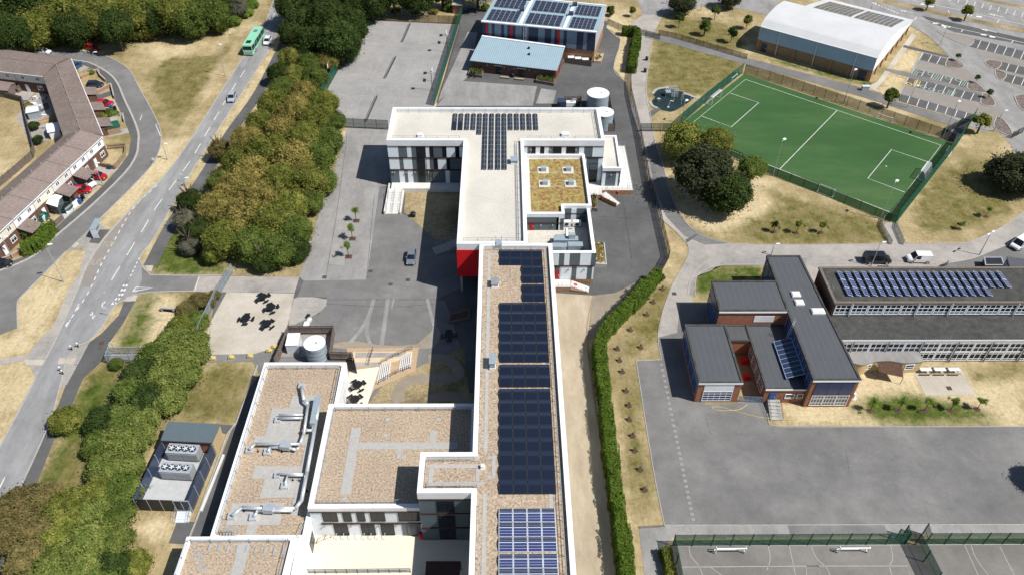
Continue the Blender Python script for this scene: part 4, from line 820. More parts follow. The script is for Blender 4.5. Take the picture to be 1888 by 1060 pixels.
for x, y in ((-21.4, 60), (-17, 70.6), (-14, 66.9), (-17, 73.5), (-9.5, 73.5)): wk.box(x-.3, x+.3, y-.3, y+.3, 6.38, 6.46)
for x0, x1, y0, y1 in ((-35.2, -30.4, 72.2, 77.5), (-32.6, -28.8, 77.52, 80), (-28.9, -27.9, 59, 77.5), (-36.6, -28.91, 70.6, 72.19), (-35.4, -28.91, 64.9, 67), (-33.6, -28.91, 61.8, 64.89), (-37.2, -30, 57.6, 61.0), (-34.3, -32.9, 55.4, 57.59)): wk.box(x0, x1, y0, y1, 4.1, 4.2)
wk.box(-34.5, -33, 44, 54.4, 4.95, 5.05); wk.box(-39.5, -28.9, 45.2, 48, 4.94, 5.04)
wk.build('roof_paving', 'paver', ns)
for x0, y0, w in ((-35.4, 70.9, .9), (-33.6, 71.2, .8), (-34.3, 65.3, .7), (-31.6, 64.4, .8), (-36.2, 58.3, 1), (-33.1, 58.1, 1)): pass
bk_ = MB()
for i in range(9):
    p = G(388+i*17, 1003+i*.9, 5.0); bk_.box(p.x-.12, p.x+.12, p.y-.9, p.y+.1, 5.0, 5.12)
for i in range(5): p = G(365+i*2, 1015+i*9, 5.0); bk_.box(p.x-.6, p.x+.5, p.y-.1, p.y+.1, 5.0, 5.12)
bk_.build('counterweight', 'galv', ns)
# ---- roof ducts: one run of silver ductwork
du = thing('roof_ductwork', 'silver round ductwork snaking over the brown gravel roof of the low service block', 'ductwork', (-31, 70, 4.15))
dk = MB(); dz = 5.15
def dp(px, z=5.1, r=.32):
    r *= .8; P = [G(a, b, z) for a, b in px]; dk.path(P, r, 10)
    for p in P[1:-1]: dk.tube(p-Vector((0, 0, .01)), p+Vector((0, 0, .01)), r*1.0, 10)
    return P
dp([(545, 936), (556, 922), (566, 870), (583, 775), (588, 742)], 5.2, .34); dp([(545, 936), (490, 937), (446, 935), (428, 950)], 5.0, .32); dp([(540, 941), (475, 941), (468, 952)], 4.9, .25)
dp([(559, 873), (512, 873)], 4.9, .18); dp([(559, 876), (530, 876), (525, 893)], 4.9, .18); dp([(553, 818), (560, 800), (568, 745), (560, 738), (556, 712)], 5.1, .28); dp([(553, 818), (470, 818), (460, 828)], 5.0, .28)
dp([(552, 824), (545, 829), (530, 824), (498, 824), (494, 832)], 4.9, .24); dp([(559, 764), (514, 764)], 5.0, .2); dp([(558, 770), (514, 770)], 5.0, .2); dp([(575, 793), (557, 793)], 5.1, .26)
dp([(584, 742), (590, 733), (584, 770), (576, 793)], 5.1, .3)
dk.build('duct', 'duct', du, True)
for x, y, z, s in ((428, 953, 4.15, .5), (468, 955, 4.15, .5), (512, 878, 4.15, .4), (526, 897, 4.15, .5), (461, 831, 4.15, .5), (494, 835, 4.15, .5), (513, 776, 4.15, .45), (557, 714, 4.15, .5)):
    p = G(x, y, z); MB().prism([(p.x-s, p.y-s), (p.x+s, p.y-s), (p.x+s, p.y+s), (p.x-s, p.y+s)], z+.02, z+.5).build('duct_base', 'duct', du)
for a, b in (((486, 936), (505, 937)), ((518, 820), (536, 822))):
    p, q = G(*a, 5.0), G(*b, 5.0); MB().bar(p, q, 1.2, 4.6, 5.45).build('silencer', 'galv', du)
p, q = G(586, 735, 5), G(577, 785, 5); MB().bar(p, q, .8, 4.6, 5.7).build('air_handling_unit', 'tin', du)
ft = MB()
for x, y in ((552, 712), (476, 832), (500, 833), (520, 833), (545, 938), (500, 945), (520, 945), (450, 942), (566, 905), (540, 885), (552, 886), (562, 765), (572, 820)):
    p = G(x, y, 4.2); ft.tube((p.x, p.y, 4.2), (p.x, p.y, 4.9), .05, 4); ft.cone(p.x, p.y, 4.2, 4.26, .16, .16, 8)
ft.build('support_foot', 'dark_metal', du)
# small rooftop hardware, each its own thing
def rooftop(name, label, cat, x0, x1, y0, y1, z, h, mat='tin', cowl=True):
    t = thing(name, label, cat, ((x0+x1)/2, (y0+y1)/2, z)); MB().box(x0, x1, y0, y1, z, z+h*.25).build('kerb', 'white', t)
    b = MB().box(x0+.06, x1-.06, y0+.06, y1-.06, z+h*.25, z+h)
    if cowl: b.prism([(x0-.05, y0-.05), (x1+.05, y0-.05), (x1+.05, y1+.05), (x0-.05, y1+.05)], z+h, lambda a, c: z+h+.06+.25*(1-abs((c-(y0+y1)/2)/((y1-y0)/2+.05))))
    b.build('housing', mat, t); return t
rooftop('roof_hatch', 'small silver access hatch on brown gravel at the far end of the long wing', 'roof hatch', -1.9, -.7, 97.2, 98.8, 10.9, .9, 'metal')
rooftop('extractor_unit', 'pale blue extractor unit beside the black solar panels halfway along the wing', 'roof vent', -2.0, -1.1, 79.2, 81.2, 10.9, 1.4)
rooftop('roof_vent', 'blue grey ridge vent on the pale roof beside the last long solar column', 'roof vent', 1.6, 3.0, 133.6, 135.2, 10.9, .9)
rooftop('roof_vent', 'small white box vent on the square gravel patch near the wing stub', 'roof vent', -3.0, -2.4, 61.6, 62.2, 10.9, .6, 'white', False)
rooftop('roof_hatch', 'white roof hatch near the front edge of the pale roof on the left arm', 'roof hatch', -17.8, -16.6, 143.6, 144.6, 10.9, .6, 'white', False)
rooftop('roof_hatch', 'white roof hatch near the front edge of the pale roof on the right arm', 'roof hatch', 12.3, 14.0, 143.9, 145.1, 10.9, .6, 'white', False)
for i, (x, y) in enumerate(((0, 0),)): pass
lad = MB()
for y in (107.2, 108.9):
    lad.tube((-1.2, y, 10.95), (-1.2, y, 12.6), .05, 5); lad.tube((-.2, y, 10.95), (-.2, y, 12.6), .05, 5)
lad.box(-1.2, -.2, 107.2, 108.9, 11.72, 11.8); lad.build('step_over_ladder', 'tin', ns)
cage = MB(); c0 = G(425, 990, 5)
for k in range(5):
    cage.tube((c0.x-.8+.4*k, c0.y-.4, 5), (c0.x-.6+.4*k, c0.y+.9, 6.3), .035, 4); cage.tube((c0.x-.6+.4*k, c0.y-.4, 5), (c0.x-.9+.4*k, c0.y+1, 6.2), .035, 4)
for k in range(3): cage.tube((c0.x-.9, c0.y-.3+.5*k, 5.3+.4*k), (c0.x+1.1, c0.y-.3+.5*k, 5.3+.4*k), .035, 4)
cage.build('access_ladder', 'galv', ns)
# ducts and plant on the small plant deck
pd = thing('air_handling_plant', 'jumble of grey air handling ducts on the pale deck beside the red door', 'air handling plant', (12, 115.5, 4.3))
MB().box(9.6, 14.2, 115.9, 117.2, 4.6, 5.9).box(9.9, 12, 117.2, 118.1, 4.6, 5.6).build('air_handling_unit', 'tin', pd)
MB().box(9.2, 11.0, 114.2, 115.4, 4.6, 5.7).prism([(11.0, 114.2), (12.2, 114.5), (12.2, 115.6), (11.0, 115.4)], 4.7, 5.6).box(12.2, 15.0, 114.3, 115.6, 4.6, 5.8).build('duct', 'tin', pd)
MB().box(12.4, 13.6, 116.2, 117.0, 5.92, 6.9).tube((12.1, 117.5, 5.6), (12.1, 118.8, 6.4), .25, 8).tube((12.1, 118.8, 6.4), (13.2, 119.0, 6.4), .25, 8).build('cowl', 'galv', pd)
pm = MB()
for k in range(8): pm.tube((9.4+.7*k, 113.3, 4.35), (9.4+.7*k, 114.4, 4.8), .06, 5)
pm.tube((9.2, 113.5, 4.6), (14.6, 113.3, 4.6), .1, 6).tube((8.9, 113.8, 4.5), (8.9, 116.5, 5.2), .25, 7).build('pipework', 'dark_metal', pd)
for x, l in ((12.4, 'left hand white condenser box below the grey facade of the plant deck'), (14.4, 'right hand white condenser box below the grey facade of the plant deck')):
    t = thing('condenser', l, 'air conditioner', (x, 122.3, 4.3)); MB().box(x-.8, x+.8, 121.9, 122.7, 4.5, 5.5).build('case', 'white', t); MB().tube((x, 121.88, 5.0), (x, 121.84, 5.0), .36, 14).build('fan', 'dark_metal', t)
# ================================================================ SOLAR
def pv(root, a, b, c, d, frame='dark_metal', cell='pv_black', m=.05, name='solar_panel'):
    """one module on the quad a b c d (ccw from above)"""
    q = [Vector(p) for p in (a, b, c, d)]; n = (q[1]-q[0]).cross(q[3]-q[0]).normalized(); ct = sum(q, Vector())/4
    inn = [ct+(p-ct)*(1-m*2/((q[1]-q[0]).length+(q[3]-q[0]).length)*2)+n*.045 for p in q]
    mb = MB(); lo = [p-n*.0 for p in q]; up = [p+n*.04 for p in q]
    mb.add(lo+up, [(0, 3, 2, 1), (4, 5, 6, 7)]+[(i, (i+1) % 4, 4+(i+1) % 4, 4+i) for i in range(4)], 0); mb.add(inn, [(0, 1, 2, 3)], 1)
    # cell lines
    L1 = (q[1]-q[0]); L2 = (q[3]-q[0]); 
    if frame != 'dark_metal':
        for k in range(1, 3):
            t = k/3; A_, B_ = inn[0].lerp(inn[3], t), inn[1].lerp(inn[2], t); w = L2.normalized()*.012; mb.add([A_-w+n*.004, B_-w+n*.004, B_+w+n*.004, A_+w+n*.004], [(0, 1, 2, 3)], 0)
    return mb.build(name, [frame, cell], root)
def tent(x0, x1, ya, yb, z, cols, label, grp, frame, cell, rise=.32, lightn='pv_navy', split=.5):
    t = thing('solar_panel_row', label, 'solar panels', ((x0+x1)/2, (ya+yb)/2, z), group=grp); w = (x1-x0)/cols; ym = ya+(yb-ya)*split
    for i in range(cols):
        a, b = x0+w*i+.02, x0+w*(i+1)-.02
        pv(t, (a, ya, z+.12), (b, ya, z+.12), (b, ym-.01, z+.12+rise), (a, ym-.01, z+.12+rise), frame, cell)
        pv(t, (a, ym+.01, z+.12+rise), (b, ym+.01, z+.12+rise), (b, yb, z+.12), (a, yb, z+.12), frame, lightn)
    MB().box(x0+.1, x1-.1, ya+.15, yb-.15, z+.02, z+.08).build('mounting_frame', 'galv', t)
    return t
zr = 10.9
L1 = 'black solar panel row in the far block of arrays along the long gravel wing'
def wrow(y1, y0, xa, xb, n, lab, grp, fr='dark_metal', ce='pv_black', li='pv_navy', sp=.62):
    ya = G(970, y1, zr).y; yb = G(970, y0, zr).y
    return tent(xa, xb, ya-.02, yb+.02, zr, n, lab, grp, fr, ce, .3, li, sp)
O_ = ('first', 'second', 'third', 'fourth', 'fifth', 'sixth', 'seventh', 'eighth')
def rows(lst, xa, xb, n, lab, grp, *k):
    for i, (a, b) in enumerate(lst): wrow(a, b, xa, xb, n, O_[i]+' '+lab, grp, *k)
rows(((475.5, 462), (490, 476)), -.55, 6.85, 4, 'black solar row at the far top end of the wing, from the ladder', 'solar rows at the far top end of the wing')
rows(((507, 491), (523, 507.5), (541, 525.5), (557, 541.5)), 3.2, 6.9, 2, 'short black solar row on the wing, counting from the ladder end', 'short solar rows on the wing')
rows(((574.5, 559), (593, 575), (611, 593.5), (629.5, 611.5), (649, 630), (668.5, 649.5)), -.5, 7.0, 4, 'row of the six row black solar block, counting from far end', 'black solar rows of the far block')
rows(((692, 673), (714, 692.5)), -.5, 7.0, 4, 'row of the two row black solar block mid wing', 'black solar row pair mid wing')
rows(((738, 717.5), (760, 738.5), (783.5, 761), (807, 784.5), (832, 808), (858, 833), (885, 859), (911, 886)), -.5, 6.9, 4, 'row of the eight row black solar block, counting from far end', 'black solar rows of the near block')
rows(((962, 938), (989, 964), (1017, 991), (1047, 1022), (1075, 1049)), -.55, 6.6, 4, 'bright framed blue solar row at the near end, counting from black rows', 'blue solar rows near end', 'steel_white', 'pv_blue2', 'pv_blue', .55)
# T roof columns
cols = [870, 940, 1015, 1087, 1158, 1228, 1300, 1375, 1445, 1517, 1590, 1663, 1737, 1810]
for i, cx in enumerate(cols):
    px = 700+cx/6.293; x = G(px-5, 227, 11.1).x+.55; ylo = 146.4; nm = 4
    if i == 4: ylo = 144.6; nm = 5
    lab, g = ('short black solar column near the back edge of the pale roof', 'short solar columns on the pale roof')
    if i in (0, 1): lab, g = 'solar column on the pale roof whose nearer half lacks visible grid lines', 'leftmost plain solar columns'
    if i == 4: lab, g = 'slightly longer solar column just left of the four very long columns', None
    if i in (5, 6, 7, 8): ylo = 131.6; nm = 12; lab, g = 'very long black solar column running down the stem of the pale roof', 'four very long solar columns'
    t = thing('solar_panel_column', lab, 'solar panels', (x, 150, 10.9), group=g); st = (153.0-ylo)/nm
    for k in range(nm):
        y0 = ylo+st*k
        dark = i in (0, 1) and k < 2
        pv(t, (x-.5, y0+.02, 11.05), (x-.02, y0+.02, 11.25), (x-.02, y0+st-.02, 11.25), (x-.5, y0+st-.02, 11.05), 'dark_metal' if dark else 'pipe_grey', 'pv_black', .03)
        pv(t, (x+.02, y0+.02, 11.25), (x+.5, y0+.02, 11.05), (x+.5, y0+st-.02, 11.05), (x+.02, y0+st-.02, 11.25), 'dark_metal' if dark else 'pipe_grey', 'pv_black', .03)
# ================================================================ SPORTS HALL WITH SOLAR ROOF
striped('roof_seam', (.26, .36, .42), (.4, .5, .56), .55, radians(-12), .16); striped('deck_grey', (.088, .093, .10), (.115, .12, .125), 1.0, radians(0), .06)
sh_ = thing('sports_hall', 'tall navy and pale blue striped sports hall with six dark solar arrays on its roof', 'sports hall', (9, 211, 0))
HF = [Vector((-5.5, 205.7)), Vector((24.6, 199.3)), Vector((28.7, 215.8)), Vector((-1.6, 223.0))]
P = ccw(HF); MB().prism([(p.x, p.y) for p in P], 3.2, 8.3).build('wall', 'cladding_navy', sh_); MB().prism([(p.x, p.y) for p in inset(P, .1)], 0, 3.19).build('base_wall', 'brick_orange', sh_)
MB().prism([(p.x, p.y) for p in inset(P, -.15)], 8.32, 8.5).build('roof', 'roof_seam', sh_)
def bl(s, t, z=0): 
    a = HF[0].lerp(HF[1], s); b = HF[3].lerp(HF[2], s); p = a.lerp(b, t); return Vector((p.x, p.y, z))
tr_ = MB(); tr_.bar(bl(-.005, -.01), bl(1.005, -.01), .7, 8.45, 8.75).bar(bl(-.005, 1.01), bl(1.005, 1.01), .5, 8.45, 8.7)
for s in (.335, .72): tr_.bar(bl(s, .025), bl(s, .98), .75, 8.52, 8.74)
tr_.build('roof_trim', 'white', sh_)
HP, hd, HL = dirn(HF[0], HF[1]); k = HL/1390.
it = []
for c, a, b in (('N', 0, 50), ('R', 50, 72), ('M', 80, 120), ('N', 120, 155), ('M', 155, 235), ('N', 235, 275), ('M', 275, 315), ('N', 315, 350), ('R', 350, 378), ('N', 378, 415), ('M', 415, 495), ('N', 495, 530), ('M', 535, 575), ('N', 575, 695), ('M', 695, 775), ('N', 775, 855), ('M', 855, 895), ('N', 895, 930), ('R', 930, 960), ('M', 960, 1005), ('N', 1005, 1045), ('M', 1045, 1165), ('N', 1165, 1245), ('M', 1245, 1290), ('N', 1290, 1390)): it.append((c, a*k, b*k, 3.3, 8.3))
fac(sh_, HF[0], HF[1], it); RP, rd, RL = dirn(HF[1], HF[2])
fac(sh_, HF[1], HF[2], [('W', i*1.7, i*1.7+.9, 3.3, 8.3) for i in range(10)]+[('N', i*1.7+.9, i*1.7+1.7, 3.3, 8.3) for i in range(9)])
ldm = MB(); lp = bl(.385, -.04)
for q in (-.35, .35): ldm.tube((lp.x+q, lp.y, 3.3), (lp.x+q, lp.y, 9.2), .05, 5)
for i in range(14): ldm.tube((lp.x-.35, lp.y, 3.6+.4*i), (lp.x+.35, lp.y, 3.6+.4*i), .03, 4)
ldm.build('ladder', 'galv', sh_)
names = {(0, 0): 'front left', (1, 0): 'front middle', (2, 0): 'front right', (0, 1): 'back left', (1, 1): 'back middle', (2, 1): 'back right'}
for c, (s0, s1) in enumerate(((.03, .30), (.375, .68), (.76, .975))):
    for r, (t0, t1) in enumerate(((.06, .44), (.55, .93))):
        t = thing('solar_array', 'dark solar array at the %s of the blue sports hall roof' % names[(c, r)], 'solar panels', bl((s0+s1)/2, (t0+t1)/2, 8.52), group='solar arrays on the sports hall')
        nx = 6
        for j in range(4):
            for i in range(nx):
                a, b = s0+(s1-s0)*i/nx, s0+(s1-s0)*(i+.96)/nx; u0, u1 = t0+(t1-t0)*j/4, t0+(t1-t0)*(j+.9)/4
                pv(t, bl(a, u0, 8.6), bl(b, u0, 8.6), bl(b, u1, 8.78), bl(a, u1, 8.78), 'pipe_grey', 'pv_navy')
for s, t_ in ((.30, .47), (.31, .9), (.735, .5), (.735, .86)):
    p = bl(s, t_, 8.5); t = thing('ventilation_cowl', 'dark square ventilation cowl beside the %s ridge of the sports hall roof' % ('left front' if (s, t_) == (.3, .47) else 'left rear' if s < .5 else 'right front' if t_ < .6 else 'right rear'), 'roof vent', p)
    MB().box(p.x-.75, p.x+.75, p.y-.8, p.y+.8, 8.52, 8.8).build('kerb', 'white', t); MB().box(p.x-.6, p.x+.6, p.y-.65, p.y+.65, 8.8, 9.6).build('louvre_box', 'cladding_navy', t)
# low brick wing
lw = thing('brick_pavilion', 'long low brick pavilion with pale blue sloping metal roof in front of the sports hall', 'pavilion', (4, 195, 0))
LF = [Vector((-8.6, 193.65)), Vector((14.0, 188.1)), Vector((16.5, 198.2)), Vector((-5.6, 204.6))]
LP, ld, LL = dirn(LF[0], LF[1]); nrm = Vector((-ld.y, ld.x)); zf = lambda x, y: 3.1+((Vector((x, y))-LF[0]).dot(nrm))*.14
P = inset(ccw(LF), .35); MB().prism([(p.x, p.y) for p in P], 0, lambda x, y: zf(x, y)-.02).build('wall', 'brick_brown', lw)
mb = MB(); q = [Vector((p.x, p.y, zf(p.x, p.y))) for p in LF]; mb.add([*q, *[p+Vector((0, 0, .14)) for p in q]], [(3, 2, 1, 0), (4, 5, 6, 7)]+[(i, (i+1) % 4, 4+(i+1) % 4, 4+i) for i in range(4)]); mb.build('roof', 'roof_seam', lw)
mb = MB(); a, b = q[3], q[2]; mb.bar(a, b, .7, 4.62, 4.98); mb.build('ridge_cap', 'white', lw)
lo = inset(ccw(LF), .35)
fac(lw, lo[0], lo[1], [('door', 6.6, 8.0, 0, 2.2, 'frame_dark'), ('door', 12.6, 14.2, 0, 2.2, 'frame_dark'), ('L', 6.2, 8.4, 2.4, 2.55), ('L', 12.2, 14.6, 2.4, 2.55), ('D', 9.8, 11.2, 1.9, 2.2), ('D', 16.5, 18, 1.9, 2.2), ('lamp', 4.4, 2.4), ('lamp', 8.9, 2.4), ('lamp', 11.6, 2.4), ('lamp', 15.6, 2.4)])
for u0 in (1.2, 4.8): fac(lw, lo[1], lo[2], [('door', u0, u0+.9, 0, 2.1, 'red_door')])
rf = MB()
for s, t_ in ((.6, .75), (.63, .5)): 
    p = LF[0].lerp(LF[1], s).lerp(LF[3].lerp(LF[2], s), t_); rf.cone(p.x, p.y, zf(*p)+.1, zf(*p)+.6, .3, .3, 8)
rf.build('roof_vent', 'dark_metal', lw)
# bin store at the foot of the hall
bs = thing('bin_store', 'slatted timber bin store with white topped bins at the foot of the sports hall', 'bin store', (20, 196, 0))
a, b = G(1041, 117), G(1090, 124); c = G(1096, 100)
MB().bar(a, b, .1, 0, 1.6).bar(b, b+(c-b)*.5, .1, 0, 1.6).build('slatted_screen', 'wood_grey', bs)
for i in range(3): 
    p = a.lerp(b, .25+.27*i)+Vector((0, 1.7, 0)); t = thing('bin', ('first', 'second', 'third')[i]+' white lidded bin from the left inside the slatted bin store', 'bin', p, group='bins in the slatted store'); MB().box(p.x-.8, p.x+.8, p.y-.55, p.y+.55, .1, 1.15).build('body', 'dark_metal', t); MB().box(p.x-.85, p.x+.85, p.y-.6, p.y+.6, 1.16, 1.26).build('lid', 'white', t)
# small brick substation
sb = thing('substation', 'tiny brick substation with flat pale concrete roof behind the games courts', 'substation', G(846, 26))
P = ccw(GP([(835, 26), (852, 27), (856, 16), (839, 15)])); MB().prism([(p.x, p.y) for p in P], 0, 2.6).build('wall', 'brick_orange', sb); MB().prism([(p.x, p.y) for p in inset(P, -.25)], 2.61, 2.8).build('roof', 'concrete', sb)
# ================================================================ WHITE BARREL ROOFED HALL
cb = thing('leisure_hall', 'white barrel roofed leisure hall with pale blue cladding and brick base by the car park', 'leisure hall', (92, 208, 0))
A0, B0, C0 = Vector((70.3, 206.7)), Vector((95.55, 188.4)), Vector((117.2, 218.2)); dA = B0-A0; dB = C0-B0
PT_, PZ_ = (0, .06, .15, .31, .45, .59, .79, 1.02), (6.9, 8.15, 8.85, 9.1, 8.45, 7.3, 5.4, 3.4)
def prof(t):
    t = max(0, min(1.01, t))
    def seg(x):
        for i in range(7):
            if x <= PT_[i+1]: return PZ_[i]+(PZ_[i+1]-PZ_[i])*(x-PT_[i])/(PT_[i+1]-PT_[i])
        return PZ_[-1]
    return 6.9 if t == 0 else sum(seg(max(0, min(1.01, t+d))) for d in (-.06, -.03, 0, .03, .06))/5 if t > .1 else seg(t)
def vault(s0, s1, t1, nm, mat, ov=0, lift=0):
    mb = MB(); n = round(70*t1); top = []; 
    for s in (s0, s1):
        for i in range(n+1):
            t = t1*i/n; p = A0+dA*s+dB*t; top.append((p.x, p.y, prof(t)+lift))
    k = n+1; fs = [(i, k+i, k+i+1, i+1) for i in range(n)]; bot = [(x, y, z-.18) for x, y, z in top]; m = len(top)
    fs += [(m+i, m+i+1, m+k+i+1, m+k+i) for i in range(n)]+[(i, i+1, m+i+1, m+i) for i in range(n)]+[(k+i+1, k+i, m+k+i, m+k+i+1) for i in range(n)]
    fs += [(0, m, m+k, k), (n, k+n, m+k+n, m+n)]
    return mb.add(top+bot, fs).build(nm, mat, cb)
vault(.19, 1.008, 1.01, 'roof', 'white_roof'); vault(-.008, .1899, .45, 'roof', 'white_roof')
def gable(s, t0, t1, zb, w, nm, mat, outside):
    mb = MB(); n = 16; v = []; 
    for o in (0, outside*w):
        for i in range(n+1): p = A0+dA*(s+o/dA.length)+dB*(t0+(t1-t0)*i/n); v.append((p.x, p.y, prof(t0+(t1-t0)*i/n)-.2))
        p = A0+dA*(s+o/dA.length)+dB*t1; v.append((p.x, p.y, zb)); p = A0+dA*(s+o/dA.length)+dB*t0; v.append((p.x, p.y, zb))
    k = n+3; mb.add(v, [tuple(range(k)), tuple(range(k, 2*k))[::-1]]+[(i, (i+1) % k, k+(i+1) % k, k+i) for i in range(k)]); return mb.build(nm, mat, cb)
gable(1, 0, 1, 3.05, .12, 'gable_cladding', 'white', 1); gable(0, 0, .44, 3.05, .12, 'gable_cladding', 'white', -1); gable(.19, .44, 1, 3.05, .1, 'gable_cladding', 'white', -1)
fp = [A0, B0, C0, A0+dA*.19+dB, A0+dA*.19+dB*.44, A0+dB*.44]; P = ccw(fp)
MB().prism([(p.x, p.y) for p in inset(P, .25)], 0, 3.05).build('wall', 'brick_buff', cb); MB().bar(A0+dA*.003, B0-dA*.003, .2, 3.1, 6.75, 0, -.12).build('cladding', 'cladding_blue', cb)
pl = MB(); FP, fd, FL = dirn(A0, B0)
for i in range(7): 
    q = FP+fd*(FL*(.0+i/6*.97)+.25)+Vector((-fd.y, fd.x))*.2; pl.bar(q-fd*.4, q+fd*.4, .5, 0, 3.0)
for i in range(8):
    q = B0+dB*((i+.12)/7.5)-fd*.2; e = dB.normalized(); pl.bar(q-e*.35, q+e*.35, .5, 0, 3.0)
pl.build('pier', 'brick_orange', cb)
gt = MB(); gt.bar(A0+Vector((fd.y, -fd.x))*.1, B0+Vector((fd.y, -fd.x))*.1, .25, 6.72, 6.9)
for s in (.18, .51, .845): p = A0+dA*s+Vector((fd.y, -fd.x))*.12; gt.tube((p.x, p.y, .1), (p.x, p.y, 6.8), .09, 6)
gt.build('gutter', 'white', cb)
FI = inset(P, .25); 
i0 = min(range(6), key=lambda i: (FI[i]-A0).length)
fac(cb, A0+Vector((-fd.y, fd.x))*.25, B0+Vector((-fd.y, fd.x))*.25, [('door', 1.2, 2.7, 0, 2.4, 'cladding_navy'), ('door', FL-3.2, FL-1.3, 0, 2.6, 'cladding_navy')])
MB().box(0, 0, 0, 0, 0, 0).v
def cbp(s, t): p = A0+dA*s+dB*t; return Vector((p.x, p.y, prof(t)+.08))
for w, (s0, s1) in enumerate(((.26, .6), (.62, .955))):
    t = thing('solar_array', ('farther left' if w == 0 else 'nearer right')+' blue solar array on the white barrel roof', 'solar panels', cbp((s0+s1)/2, .7), group='solar arrays on the barrel roof')
    for j in range(4):
        for i in range(8):
            a, b = s0+(s1-s0)*i/8, s0+(s1-s0)*(i+.93)/8; u0, u1 = .46+.114*j, .46+.114*j+.104
            pv(t, cbp(a, u0), cbp(b, u0), cbp(b, u1), cbp(a, u1), 'steel_white', 'pv_navy')
# ================================================================ OLD SCHOOL
os_ = thing('old_school', 'old flat roofed brick school of interlocking blocks with tall white framed windows', 'school', (55, 92, 0))
def blk(px, z, deck, wall, roof='deck_grey', par='roof_dark', snap=None, pw=.22, fascia=.3):
    pts = snap or GP(px, z); return flatb(os_, pts, 0, z, deck, wall, roof, par, pw, fascia, .12)
D1 = [(30.9, 81.95), (37.75, 81.95), (37.6, 94.75), (30.9, 94.75)]; blk(0, 4.8, 4.65, 'brick_red', snap=D1)
D2 = [(41.7, 81.75), (48.1, 81.75), (48.1, 95.9), (41.7, 95.9)]; blk(0, 3.6, 3.45, 'brick_red', snap=D2)
DC = [(37.65, 92.3), (41.68, 92.3), (41.68, 95.9), (37.65, 95.9)]; blk(0, 3.5, 3.4, 'brick_red', snap=DC)
D3 = [(36.6, 96.0), (48.15, 96.0), (48.15, 103.3), (36.7, 103.3)]; blk(0, 7.0, 6.85, 'brick_red', snap=D3)
D4 = [(48.2, 80.9), (55.5, 80.9), (54.2, 110.5), (48.2, 110.5)]; blk(0, 6.7, 6.55, 'brick_red', snap=D4)
wt = MB()
for (x0, y), (x1, _), z in (((30.8, 81.83), (37.85, 0), 4.42), ((41.6, 81.6), (48.1, 0), 3.2), ((36.5, 95.85), (48.0, 0), 6.45), ((48.1, 80.76), (55.6, 0), 6.2)): wt.box(x0, x1, y-.06, y+.1, z, z+.3)
wt.build('fascia', 'white', os_)
# D1 faces
fac(os_, D1[0], D1[1], [('W', 1.0, 5.7, 2.7, 4.4), ('win', 1.0, 5.7, .35, 2.68, 5, 4, 'frame_white', 'glass_blue', .09)])
fac(os_, D1[3], D1[0], [('M', 0.3, 12.6, 3.6, 4.5)]+[('win', .6+3.0*i, 3.2+3.0*i, 1.0, 3.5, 3, [.35, .7], 'frame_blue', 'glass_blue', .09) for i in range(4)])
fac(os_, D2[0], D2[1], [('win', 3.4, 4.9, 1.1, 2.2, 1, [.35], 'frame_white', 'glass', .1), ('win', 5.3, 6.3, 1.1, 2.2, 1, [.35], 'frame_white', 'glass', .1), ('door', .9, 1.9, .5, 2.5, 'blue_paint')])
fac(os_, (41.7, 92), D2[0], [('win', .5+2.2*i, 2.4+2.2*i, .8, 3.0, 3, 3, 'frame_white', 'glass', .09) for i in range(4)])
fac(os_, D3[3], D3[0], [('N', .2, 7.2, 4.6, 6.6), ('win', .5, 3.6, .6, 4.4, 3, 4, 'frame_blue', 'glass_blue', .08), ('win', 3.8, 7.0, .6, 4.4, 3, 4, 'frame_blue', 'glass_blue', .08)])
fac(os_, D3[0], D3[1], [('W', 6.2, 9.6, 4.2, 5.6)])
fac(os_, D4[0], D4[1], [('W', .5, 6.9, 6.0, 6.2)]); 
P_, d_, L_ = dirn(D4[0], D4[1])
for i in range(3):
    MB().bar(P_+d_*(.75+2.0*i), P_+d_*(2.7+2.0*i), .1, 3.0, 5.85, 0, .05).build('solar_glazing', 'glass_blue', os_); win(os_, P_, d_, .75+2.0*i, 2.7+2.0*i, .4, 2.85, 4, [.28, .68], 'frame_white', 'glass_light', .08)
P_, d_, L_ = dirn(D4[3], D4[0]); 
for i in range(9): win(os_, P_, d_, 15.2+1.55*i, 16.65+1.55*i, 3.7, 6.1, 2, 2, 'frame_blue', 'glass_blue', .08)
for i in range(3): win(os_, P_, d_, .8+2.1*i, 2.7+2.1*i, .8, 6.0, 3, 5, 'frame_blue', 'glass_blue', .08)
# sloping glass canopy over the middle roof
cn = thing('glass_canopy', 'blue framed sloping glass canopy leaning on the old school above its middle roof', 'canopy', (46.8, 88, 3.5))
mb = MB(); gl = MB(); y0, y1 = 83.6, 91.6
for i in range(9):
    y = y0+(y1-y0)*i/8; mb.tube((45.3, y, 3.85), (48.05, y, 4.9), .05, 5)
mb.tube((45.3, y0, 3.85), (45.3, y1, 3.85), .05, 5).tube((48.0, y0, 4.9), (48.0, y1, 4.9), .05, 5)
for y in (y0, 87.6, y1): mb.tube((45.35, y, 3.5), (45.35, y, 3.85), .05, 5)
mb.build('frame', 'frame_pale_blue', cn); gl.add([(45.3, y0, 3.86), (48.0, y0, 4.91), (48.0, y1, 4.91), (45.3, y1, 3.86)], [(0, 1, 2, 3)]).add([(45.3, y0, 3.83), (48.0, y0, 4.88), (48.0, y1, 4.88), (45.3, y1, 3.83)], [(3, 2, 1, 0)]).build('glazing', 'cladding_navy', cn)
